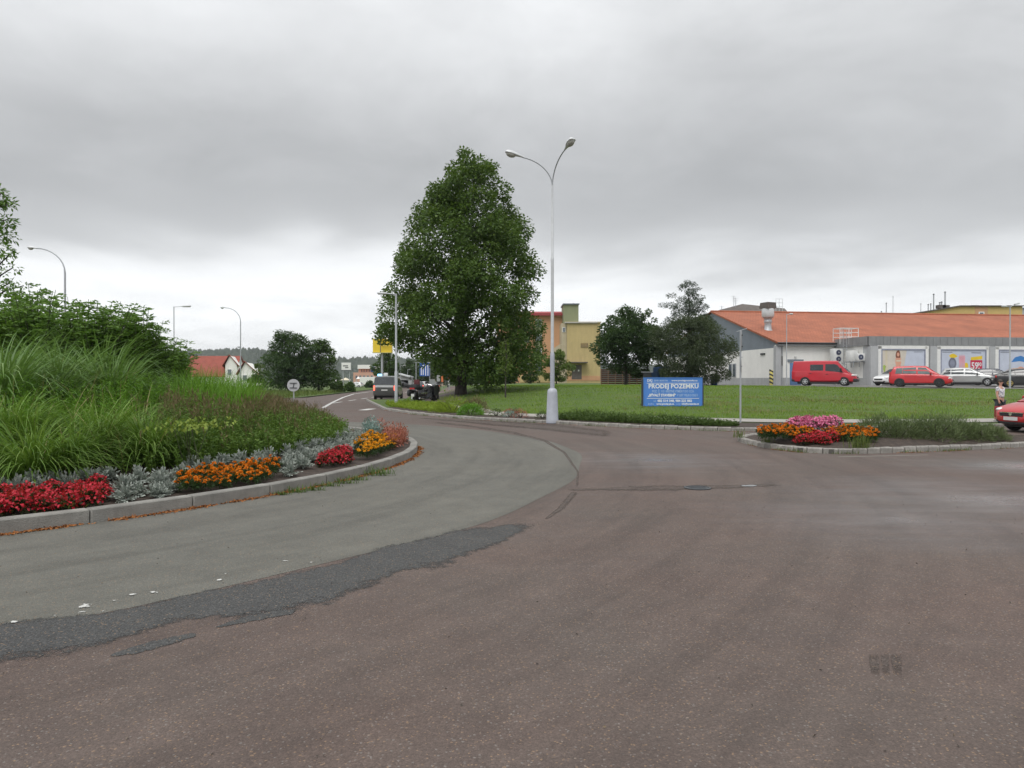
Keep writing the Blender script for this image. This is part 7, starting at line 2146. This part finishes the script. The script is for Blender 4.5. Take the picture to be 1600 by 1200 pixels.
def single_lamp(px, d, ytop, lab, arm_px, style, zb=0.0, r=.06, group=None, twin=False, head=.62):
    p = gat(px, d, zb); t = thing('street_lamp', lab, 'street lamp', p, 0, group)
    H = EYE + (HZ - ytop) * d / FPX - zb; a = arm_px * d / FPX; s = 1 if a > 0 else -1
    b = MB()
    if style == 'curve':
        hb = H - min(abs(a) * .9, 1.6)
        pts = [(0, 0, hb * k / 6) for k in range(7)] + [(a * (1 - math.cos(f * PI / 2)) * .98, 0, hb + (H - hb) * math.sin(f * PI / 2)) for f in [k / 8 for k in range(1, 9)]]
        b.tube(pts, [r * 1.25, r * 1.2, r * 1.15, r, r, r * .9, r * .85] + [r * .6] * 8, 8); b.build('pole', M['galv'], t, 50)
        lamp_head(t, Vector(pts[-1]) - Vector((s * .08, 0, 0)), (s, 0), head, .13, .06)
    else:
        b.tube([(0, 0, -.1), (0, 0, H * .3), (0, 0, H * .31), (0, 0, H)], [r * 1.2, r * 1.2, r * .85, r * .7], 8); b.build('pole', M['galv'], t, 50)
        b = MB(); b.tube([(0, 0, H - .04), (a * .55, 0, H + .02)], r * .45, 6); b.build('arm', M['galv'], t, 50)
        b = MB(); b.bbox((a * .78, 0, H + .03), (abs(a) * .56, .22, .11), .04, 0, 0, -.05 * s); h = b.build('lamp_head', M['pale_metal'], t, 40)
        b = MB(); b.bbox((a * .80, 0, H - .025), (abs(a) * .42, .17, .05), .02); b.build('lamp_glass', M['lamp_glass'], h, 40)
        if twin:
            b = MB(); b.tube([(0, 0, H - .04), (-a * .55, 0, H + .12)], r * .45, 6); b.build('arm', M['galv'], t, 50)
            b = MB(); b.bbox((-a * .85, 0, H + .2), (abs(a) * .6, .22, .11), .04, 0, 0, -.28); b.build('lamp_head', M['pale_metal'], t, 40)
    return t


single_lamp(102, 46, 388, 'tall curved single-arm lamp behind the island shrubs, leftmost of the lamps', -46, 'curve', 0, .07)
single_lamp(272, 60, 479, 'short lamp with square head to the right, behind the island shrubs', 25, 'bend', 0, .055)
sl = single_lamp(376, 76, 481, 'curved single-arm lamp with small box, before the red-roofed houses', -24, 'curve', 0, .065)
b = MB(); b.bbox((-.15, -.05, 5.2), (.3, .16, .18), .03); b.build('box', M['galv'], sl)
single_lamp(619, 43.5, 459, 'thin lamp post with flat head, rising left of the linden crown', -28, 'bend', .10, .085)
single_lamp(1229, 66.8, 491, 'slim lamp standing before the store corner', 9, 'bend', 1.1, .05)
single_lamp(1578, 53, 479, 'twin-headed slim lamp behind the black liftback', -12, 'bend', lawn_h(37, 53), .06, None, True)
single_lamp(462, 118, 560, 'distant lamp hidden among the dark round trees', 6, 'bend', 0, .05)
single_lamp(626, 165, 571, 'far thin lamp above the grey garages, right of the near post', 8, 'bend', -.3, .06)
single_lamp(637, 180, 577, 'second far thin lamp above the grey sheds', 6, 'bend', -.3, .06)

# sale board -------------------------------------------------------
M['sign_blue'] = pm('sign_blue', (0.075, 0.225, 0.62), .45, 0, .06, 1.5, grime=.1)
M['sign_print'] = pm('sign_print', (0.74, 0.76, 0.78), .5, 0, .04, 4.0)
M['sign_pale'] = pm('sign_pale_print', (0.36, 0.50, 0.72), .5, 0, .04, 4.0)
d = 34.6; bp = gat(1006, d); zg = lawn_h(bp.x + 1.5, d)
Wb = 91 * d / FPX; zb0 = EYE + (HZ - 634) * d / FPX; Hb = 43.5 * d / FPX
sb = thing('sale_board', 'blue board with white lettering PRODEJ POZEMKU standing on the lawn', 'sign board', (bp.x, d, zb0), R(1.2))
b = MB(); b.bbox((Wb / 2, 0, Hb / 2), (Wb, .05, Hb), .008); bd = b.build('panel', M['sign_blue'], sb)
b = MB()
for c, s in (((Wb / 2, -.005, Hb), (Wb + .06, .08, .04)), ((Wb / 2, -.005, 0), (Wb + .06, .08, .04)), ((0, -.005, Hb / 2), (.04, .08, Hb)), ((Wb, -.005, Hb / 2), (.04, .08, Hb))): b.box(c, s)
b.build('frame', M['sign_blue'], sb)
for x in (-.06, Wb + .06, Wb / 2):
    b = MB(); b.bbox((x, .07, Hb / 2 - .12), (.09, .09, Hb + .1), .01); b.build('post', M['dark_metal'], sb)
def line(s_, size, xf, zf, mat='sign_print', bold=0.0, width=None, sh=0.0):
    o = text_mesh('lettering', s_, size, M[mat], sb, (xf * Wb, -.0285, zf * Hb), FRONT, .002, bold, 'CENTER', 1.0, sh)
    if width:
        w0 = max(v.co.x for v in o.data.vertices) - min(v.co.x for v in o.data.vertices); o.scale = (width * Wb / w0, 1, 1)
    return o
line('DKJ', .18, .10, .905, 'sign_print', .004, .085)
line('ZINK MARTIN', .10, .29, .90, 'sign_pale', .003, .24)
line('www.prodejpozemku.cz', .10, .70, .905, 'sign_print', .003, .45)
line('PRODEJ POZEMKU', .30, .51, .695, 'sign_print', .009, .86)
line('POZ. Č. 113  KRETNÉ VÝMĚRY DO CCA', .16, .50, .515, 'sign_pale', .003, .72)
line('„BÝVALÝ STAVEBNÍ“', .17, .31, .375, 'sign_print', .008, .48)
line('V LIST VELKO DLE I', .16, .75, .375, 'sign_pale', .004, .36)
line('tel.', .10, .19, .17, 'sign_pale', .002, .05)
line('482 514 348, 984 225 882', .16, .53, .175, 'sign_print', .006, .60)
line('info', .10, .12, .065, 'sign_pale', .002, .10)
line('www.prodej-pk.cz,', .12, .37, .065, 'sign_print', .005, .31)
line('e-mail', .10, .59, .065, 'sign_pale', .002, .08)
line('info@pozemku.cz', .12, .80, .065, 'sign_print', .005, .30)
b = MB()
for z in (.81, .265): b.box((Wb * .5, -.028, z * Hb), (Wb * .90, .006, .022))
b.build('ruled_line', M['sign_print'], sb)

# post with the backs of two signs, right of the board
d = 25.2; p = gat(1157, d, .12); sp = thing('sign_post', 'slim sign post with a round and a narrow sign seen nearly edge-on', 'road sign', p)
H = EYE + (HZ - 516) * d / FPX - .12
b = MB(); b.tube([(0, 0, -.2), (0, 0, H)], .033, 10); b.build('pole', M['galv'], sp, 50)
M['sign_back'] = pm('sign_back', (0.30, 0.315, 0.33), .5, .3, .08, 4.0)
b = MB(); b.lathe([(.385, -.02), (.385, .0)], 26, 'Y'); rs = b.build('round_sign', M['sign_back'], sp, 40, (.03, .05, H - 1.12), R(72))
b = MB(); b.box((0, -.03, .16), (.3, .03, .04)); b.box((0, -.03, -.16), (.3, .03, .04)); b.build('bracket', M['galv'], rs)
b = MB(); b.bbox((0, 0, 0), (.5, .02, .70), .008); ns = b.build('narrow_sign', M['sign_back'], sp, 40, (.05, .05, H - .38), R(70))
b = MB(); b.box((0, -.03, .2), (.3, .03, .04)); b.box((0, -.03, -.2), (.3, .03, .04)); b.build('bracket', M['dark_metal'], ns)
b = MB(); b.tube([(-.14, 0, H - .05), (.22, -.02, H + .06)], .012, 5); b.build('cap_strut', M['galv'], sp)

# back of a round sign beyond the island
d = 36; p = gat(459, d, 0); rsn = thing('road_sign', 'pale back of a round road sign standing beyond the brown perennials', 'road sign', p)
zc = EYE + (HZ - 602) * d / FPX
M['sign_back_pale'] = pm('sign_back_pale', (0.46, 0.47, 0.48), .5, .2, .06, 4.0)
b = MB(); b.tube([(0, 0, -.1), (0, 0, zc + .28)], .03, 8); b.build('pole', M['galv'], rsn, 50)
b = MB(); b.lathe([(.315, -.075), (.315, -.05)], 28, 'Y', (0, 0, zc)); dsc = b.build('sign_disc', M['sign_back_pale'], rsn, 40)
b = MB(); b.box((0, -.09, zc + .11), (.36, .03, .035)); b.box((0, -.09, zc - .13), (.36, .03, .035)); b.box((0.02, -.088, zc), (.035, .02, .26), ry=.2); b.build('bracket', M['dark_metal'], dsc)

# hazard-striped guard post
M['hz_yellow'] = pm('hazard_yellow', (0.62, 0.55, 0.16), .6, 0, .06, 3.0); M['hz_black'] = pm('hazard_black', (0.03, 0.03, 0.03), .6)
p = gat(1205, 66); hz = thing('guard_post', 'yellow and black striped guard post at the store corner', 'bollard', (p.x, p.y, lawn_h(p.x, p.y)))
b = MB(); b.bbox((0, 0, .70), (.30, .22, 1.46), .06); b.build('post', M['hz_yellow'], hz, 40)
for k in range(4):
    z = .25 + k * .36; b = MB(); b.slab([(-.152, -.114, z), (.152, -.114, z - .16), (.152, -.114, z + .0), (-.152, -.114, z + .16)], (0, .228, 0)); b.build('stripe', M['hz_black'], hz)
p = gat(1221.5, 66.6); tp = thing('slim_post', 'slim grey post with a dark narrow sign before the store corner', 'post', (p.x, p.y, lawn_h(p.x, p.y)))
b = MB(); b.tube([(0, 0, 0), (0, 0, 2.9)], .025, 6); b.build('pole', M['galv'], tp)
b = MB(); b.box((.02, -.03, 2.3), (.10, .03, .9)); b.build('sign_plate', M['dark_metal'], tp)

# blue lane sign on its frame
d = 100; p = gat(663.5, d, 0); ls = thing('direction_sign', 'blue lane direction sign with white arrows on a metal frame', 'road sign', p); s = d / FPX
zz = lambda py: EYE + (HZ - py) * s
M['lane_blue'] = pm('lane_sign_blue', (0.025, 0.11, 0.42), .45, 0, .06, 2.0)
b = MB(); b.bbox((0, 0, zz(577.5)), (15.5 * s, .06, 20.5 * s), .02); b.build('panel', M['lane_blue'], ls)
for x in (-13.5, 8.0):
    b = MB(); b.tube([(x * s, .08, 0), (x * s, .08, zz(566))], .055, 6); b.build('post', M['galv'], ls)
b = MB(); b.box((-2.5 * s, .08, zz(566.2)), (23 * s, .08, .08)); b.build('crossbar', M['galv'], ls)
b = MB()
for x, y0, y1 in ((-5.2, 574, 586), (-2.2, 570, 586), (1.6, 568.5, 587), (5.2, 571, 587)): b.box((x * s, -.036, (zz(y0) + zz(y1)) / 2), (.11, .006, (y1 - y0) * s))
for x, y in ((-5.2, 574), (-2.2, 570), (5.2, 571)): b.poly([((x - 1.6) * s, -.037, zz(y + 1.2)), ((x + 1.6) * s, -.037, zz(y + 1.2)), (x * s, -.037, zz(y - 1.6))])
b.build('arrow_print', M['white'], ls)
# orange and pale traffic boards beyond
M['sign_orange'] = pm('sign_orange', (0.62, 0.17, 0.06), .5, 0, .1, 2.0)
for k, (px, d, y0, y1, w, mat, lab) in enumerate(((691, 120, 587, 597, 3.2, 'sign_orange', 'orange warning board right of the red tail lights, left of the pair'), (702, 120, 586, 592, 3.4, 'sign_orange', 'orange warning board right of the red tail lights, right of the pair'),
                                                (697, 140, 583, 588, 6, 'lane_blue', 'small distant blue sign above the orange boards'), (685, 130, 583, 596, 5, 'far_grey', 'tall pale grey panel left of the orange boards'), (701.5, 116, 593, 601, 2.4, 'white', 'small white board below the right orange board'))):
    s = d / FPX; t = thing('road_sign', lab, 'road sign', gat(px, d, 0), 0, 'boards further up the road'); zc = EYE + (HZ - (y0 + y1) / 2) * s
    b = MB(); b.bbox((0, 0, zc), (w * s, .05, (y1 - y0) * s), .02); b.build('panel', M[mat], t)
    for x in (-.25, .25):
        b = MB(); b.tube([(w * s * x, .06, 0), (w * s * x, .06, zc)], .03, 5); b.build('post', M['galv'], t)
# yellow rotating-box sign, white billboard
M['box_yellow'] = pm('box_sign_yellow', (0.72, 0.52, 0.03), .45, 0, .06, .8)
d = 135; s = d / FPX; p = gat(597, d, -.2); ys = thing('pylon_sign', 'big yellow box sign on a mast above the round green tree', 'sign', p)
zc = EYE + (HZ - 540) * s + .2; hh = 21 * s
b = MB(); b.tube([(0, 0, 0), (0, 0, zc)], .22, 10); b.build('mast', M['galv'], ys)
for a, c in ((-14, -1.6), (-.4, 15)):
    b = MB(); b.slab([(a * s, -.3 if a < -1 else -.9, zc - hh / 2), (c * s, -.9 if a < -1 else -.2, zc - hh / 2), (c * s, -.9 if a < -1 else -.2, zc + hh / 2), (a * s, -.3 if a < -1 else -.9, zc + hh / 2)], (0, 1.4, 0)); pn = b.build('sign_face', M['box_yellow'], ys)
b = MB(); b.box((-1.0 * s, -.3, zc), (1.0 * s, 1.2, hh)); b.build('edge', M['brown_roof'], ys)
b = MB(); b.box((.5 * s, .0, zc - hh / 2 - .06), (29 * s, 1.9, .12)); b.build('edge', M['hz_yellow'], ys)
b = MB()
for k in range(3): b.box(((3 + 3.6 * k) * s, -.95 + .12 * k, zc + .5 * s), (2.2 * s, .04, 3.2 * s), rz=.35)
b.build('lettering', M['hz_yellow'], ys)
d = 165; s = d / FPX; p = gat(541, d, -.3); wb2 = thing('billboard', 'white billboard with two dark lines on a post right of the round trees', 'billboard', p)
zc = EYE + (HZ - 572.5) * s + .3
b = MB(); b.bbox((0, 0, zc), (14.5 * s, .25, 11.5 * s), .04); b.build('panel', M['white'], wb2)
b = MB(); b.box((0, -.13, zc - 6.1 * s), (14.8 * s, .3, .14)); b.build('edge', M['dark_metal'], wb2)
b = MB(); b.box((-1 * s, -.14, zc + .8 * s), (8 * s, .02, .22)); b.box((1 * s, -.14, zc - 2 * s), (5 * s, .02, .2)); b.build('printed_line', M['dark_metal'], wb2)
for x in (-5, 5):
    b = MB(); b.tube([(x * s, .2, 0), (x * s, .2, zc)], .12, 6); b.build('post', M['galv'], wb2)


# ------------------------------------------------------------------ people
def skin_body(name, joints, edges, mat, parent, sub=2):
    """one continuous surface grown over a skeleton; joints: name -> (xyz, radius)"""
    keys = list(joints); me = bpy.data.meshes.new(name)
    me.from_pydata([joints[k][0] for k in keys], [(keys.index(a), keys.index(c)) for a, c in edges], [])
    o = link(name, me, parent)
    me.materials.append(mat)
    bm = bmesh.new(); bm.from_mesh(me); lay = bm.verts.layers.skin.verify(); bm.verts.ensure_lookup_table()
    for i, k in enumerate(keys):
        r = joints[k][1]; bm.verts[i][lay].radius = (r, r) if not hasattr(r, '__len__') else r
        bm.verts[i][lay].use_root = (i == 0)
    bm.to_mesh(me); bm.free()
    md = o.modifiers.new('skin', 'SKIN'); md.use_smooth_shade = True; md.branch_smoothing = .3
    m2 = o.modifiers.new('sub', 'SUBSURF'); m2.levels = sub; m2.render_levels = sub
    dg = bpy.context.evaluated_depsgraph_get(); dg.update()
    me2 = bpy.data.meshes.new_from_object(o.evaluated_get(dg)); me2.name = name
    o.modifiers.clear(); o.data = me2; bpy.data.meshes.remove(me)
    me2.polygons.foreach_set('use_smooth', [True] * len(me2.polygons))
    if not me2.materials: me2.materials.append(mat)
    return o


M['skin_tone'] = pm('skin', (0.50, 0.27, 0.20), .55, 0, .06, 8.0)
M['tee'] = None
m_, nt, b_, o_ = nodes('patterned_tee')
tcp = nd(nt, 'ShaderNodeTexCoord').outputs['Object']
c_ = ramp(nt, noise_n(nt, tcp, 9.0, 2.0), [(0.47, (0.70, 0.69, 0.70)), (0.51, (0.30, 0.28, 0.38)), (0.58, (0.26, 0.29, 0.26)), (0.63, (0.68, 0.58, 0.62))])
nt.links.new(c_, b_.inputs['Base Color']); b_.inputs['Roughness'].default_value = .85
M['tee'] = m_
M['shorts'] = pm('dark_grey_cloth', (0.045, 0.055, 0.065), .85, 0, .15, 10)
M['hair_dark'] = pm('dark_hair', (0.035, 0.024, 0.018), .6, 0, .3, 20)
M['cloth_red'] = pm('dark_red_cloth', (0.22, 0.025, 0.03), .85, 0, .15, 8)
M['trousers'] = pm('dark_trousers', (0.03, 0.03, 0.038), .85, 0, .15, 8)
M['shoe'] = pm('white_shoe', (0.55, 0.55, 0.55), .7)
M['eye'] = pm('dark_eye', (0.03, 0.025, 0.02), .3)
M['lip'] = pm('lips', (0.38, 0.12, 0.11), .5)


def person(loc, rz, label, H=1.62, top=None, bottom=None, shorts=True, bag=None, stride=.10, hair='short'):
    k = H / 1.70; t = thing('person', label, 'person', loc, rz)
    S = lambda x, y, z: (x * k, y * k, z * k)
    # facing -y; x to the figure's left is +x
    f = stride
    J = {'pelvis': (S(0, 0, .92), .115 * k), 'waist': (S(0, 0, 1.06), (.125 * k, .10 * k)), 'chest': (S(0, .0, 1.26), (.15 * k, .105 * k)), 'neckb': (S(0, .005, 1.41), .075 * k), 'neck': (S(0, -.005, 1.47), .048 * k),
         'jaw': (S(0, -.022, 1.545), .062 * k), 'head': (S(0, -.01, 1.61), .082 * k), 'crown': (S(0, .0, 1.665), .06 * k)}
    E = [('pelvis', 'waist'), ('waist', 'chest'), ('chest', 'neckb'), ('neckb', 'neck'), ('neck', 'jaw'), ('jaw', 'head'), ('head', 'crown')]
    for s, n_ in ((1, 'l'), (-1, 'r')):
        g = f if s > 0 else -f
        J.update({'hip' + n_: (S(s * .09, 0, .86), .095 * k), 'knee' + n_: (S(s * .095, -g * .55 - .01, .48), .06 * k), 'calf' + n_: (S(s * .095, -g * .75 + .02, .34), .056 * k), 'ankle' + n_: (S(s * .095, -g + .02, .09), .038 * k), 'heel' + n_: (S(s * .095, -g + .02, .045), .035 * k), 'toe' + n_: (S(s * .105, -g - .13, .03), .03 * k),
                  'sh' + n_: (S(s * .165, 0, 1.375), .062 * k), 'elb' + n_: (S(s * .235, .02 + g * .3, 1.10), .042 * k), 'wr' + n_: (S(s * .245, -.03 + g * .5, .88), .030 * k), 'palm' + n_: (S(s * .245, -.04 + g * .55, .81), .03 * k)})
        E += [('pelvis', 'hip' + n_), ('hip' + n_, 'knee' + n_), ('knee' + n_, 'calf' + n_), ('calf' + n_, 'ankle' + n_), ('ankle' + n_, 'heel' + n_), ('heel' + n_, 'toe' + n_), ('chest', 'sh' + n_), ('sh' + n_, 'elb' + n_), ('elb' + n_, 'wr' + n_), ('wr' + n_, 'palm' + n_)]
        for q, (dy, ln) in enumerate(((-.022, .075), (-.007, .085), (.008, .08), (.022, .065))):
            a = 'f%d%s' % (q, n_); x0, y0, z0 = s * .245, -.04 + g * .55 + dy, .80
            J[a] = (S(x0, y0, z0 - ln * .5), .009 * k); J[a + 't'] = (S(x0 - s * .012, y0 - .008, z0 - ln), .008 * k); E += [('palm' + n_, a), (a, a + 't')]
        J['th' + n_] = (S(s * .235, -.075 + g * .55, .80), .010 * k); J['tht' + n_] = (S(s * .232, -.088 + g * .55, .765), .009 * k); E += [('palm' + n_, 'th' + n_), ('th' + n_, 'tht' + n_)]
    skin_body('body', J, E, M['skin_tone'], t, 2)
    # face
    hc = Vector(S(0, -.01, 1.60))
    b = MB()
    for s in (1, -1): b.ball(hc + Vector((s * .03 * k, -.080 * k, .012 * k)), (.012 * k, .007 * k, .008 * k), 8, 6)
    b.build('eyes', M['eye'], t, 60)
    b = MB(); b.ball(hc + Vector((0, -.088 * k, -.018 * k)), (.011 * k, .02 * k, .024 * k), 8, 6)
    for s in (1, -1): b.ball(hc + Vector((s * .083 * k, .005, -.005 * k)), (.01 * k, .02 * k, .032 * k), 8, 6)
    b.build('nose_and_ears', M['skin_tone'], t, 60)
    b = MB(); b.ball(hc + Vector((0, -.078 * k, -.056 * k)), (.022 * k, .008 * k, .007 * k), 8, 6); b.build('mouth', M['lip'], t, 60)
    b = MB(); b.ball(hc + Vector((0, .018 * k, .036 * k)), (.094 * k, .098 * k, .088 * k), 14, 10)
    if hair == 'long': b.ball(hc + Vector((0, .045 * k, -.06 * k)), (.09 * k, .06 * k, .13 * k), 12, 8)
    b.build('hair', M['hair_dark'], t, 60)
    # clothes
    def shell(nm, J2, E2, mat): return skin_body(nm, J2, E2, mat, t, 2)
    g = f
    shell('shirt', {'a': (S(0, 0, .93), (.19 * k, .15 * k)), 'b': (S(0, 0, 1.07), (.18 * k, .15 * k)), 'c': (S(0, 0, 1.26), (.19 * k, .14 * k)), 'd': (S(0, .005, 1.395), (.10 * k, .085 * k)), 'l': (S(.17, 0, 1.37), .078 * k), 'l2': (S(.213, .012 + g * .15, 1.21), .068 * k), 'r': (S(-.17, 0, 1.37), .078 * k), 'r2': (S(-.213, .012 - g * .15, 1.21), .068 * k)},
          [('a', 'b'), ('b', 'c'), ('c', 'd'), ('c', 'l'), ('l', 'l2'), ('c', 'r'), ('r', 'r2')], top)
    if shorts:
        shell('shorts', {'a': (S(0, 0, .93), (.17 * k, .15 * k)), 'l': (S(.10, -g * .1, .82), .125 * k), 'l2': (S(.11, -g * .45, .56), .11 * k), 'r': (S(-.10, g * .1, .82), .125 * k), 'r2': (S(-.11, g * .45, .56), .11 * k)}, [('a', 'l'), ('l', 'l2'), ('a', 'r'), ('r', 'r2')], bottom)
    else:
        shell('trousers', {'a': (S(0, 0, .93), (.14 * k, .125 * k)), 'l': (S(.092, -g * .1, .82), .112 * k), 'l2': (S(.098, -g * .55, .48), .08 * k), 'l3': (S(.098, -g + .02, .10), .06 * k), 'r': (S(-.092, g * .1, .82), .112 * k), 'r2': (S(-.098, g * .55, .48), .08 * k), 'r3': (S(-.098, g + .02, .10), .06 * k)}, [('a', 'l'), ('l', 'l2'), ('l2', 'l3'), ('a', 'r'), ('r', 'r2'), ('r2', 'r3')], bottom)
    for s, gg in ((1, g), (-1, -g)):
        b = MB(); b.bbox(S(s * .1, -gg - .035, .038), S(.095, .25, .075), .03); b.build('shoe', M['shoe'], t, 60)
    return t


q = gat(1563, 25.6, 0); zq = lawn_h(q.x, q.y) + .025
person((q.x, q.y, zq), R(24), 'person in a white patterned T-shirt and dark shorts walking on the footpath', 1.50, M['tee'], M['shorts'], True, None, .12)
# the red bag at the person's side
hnd = Matrix.Rotation(R(24), 3, 'Z') @ Vector((-.245 * .882, -.12 * .882, 0))
bg = thing('shopping_bag', 'dark red shopping bag carried by the person on the footpath', 'bag', (q.x + hnd.x, q.y + hnd.y, zq), R(24))
b = MB(); b.bbox((0, 0, .36), (.14, .32, .40), .04); b.build('body', M['cloth_red'], bg, 50)
b = MB()
for s in (-.04, .04): b.tube([(s, -.09, .55), (s, -.05, .66), (s, .05, .66), (s, .09, .55)], .008, 6)
b.build('handle', M['dark_metal'], bg)
q = gat(764, 84, 0); person((q.x, q.y, lawn_h(q.x, q.y)), R(160), 'distant person in dark red clothes on the lawn before the dark hedge', 1.66, M['cloth_red'], M['cloth_red'], False, None, .14)
# ------------------------------------------------------------------ damp air between here and the hills
mh = bpy.data.materials.new('haze'); mh.use_nodes = True
nt = mh.node_tree; nt.nodes.clear()
o_ = nt.nodes.new('ShaderNodeOutputMaterial'); v_ = nt.nodes.new('ShaderNodeVolumePrincipled')
v_.inputs['Color'].default_value = (0.86, 0.90, 0.96, 1); v_.inputs['Density'].default_value = 0.00014; v_.inputs['Anisotropy'].default_value = 0.2
nt.links.new(v_.outputs[0], o_.inputs['Volume'])
b = MB(); b.box((0, 1550, 59), (6100, 3960, 122))
tag(b.build('haze', mh), kind='stuff')
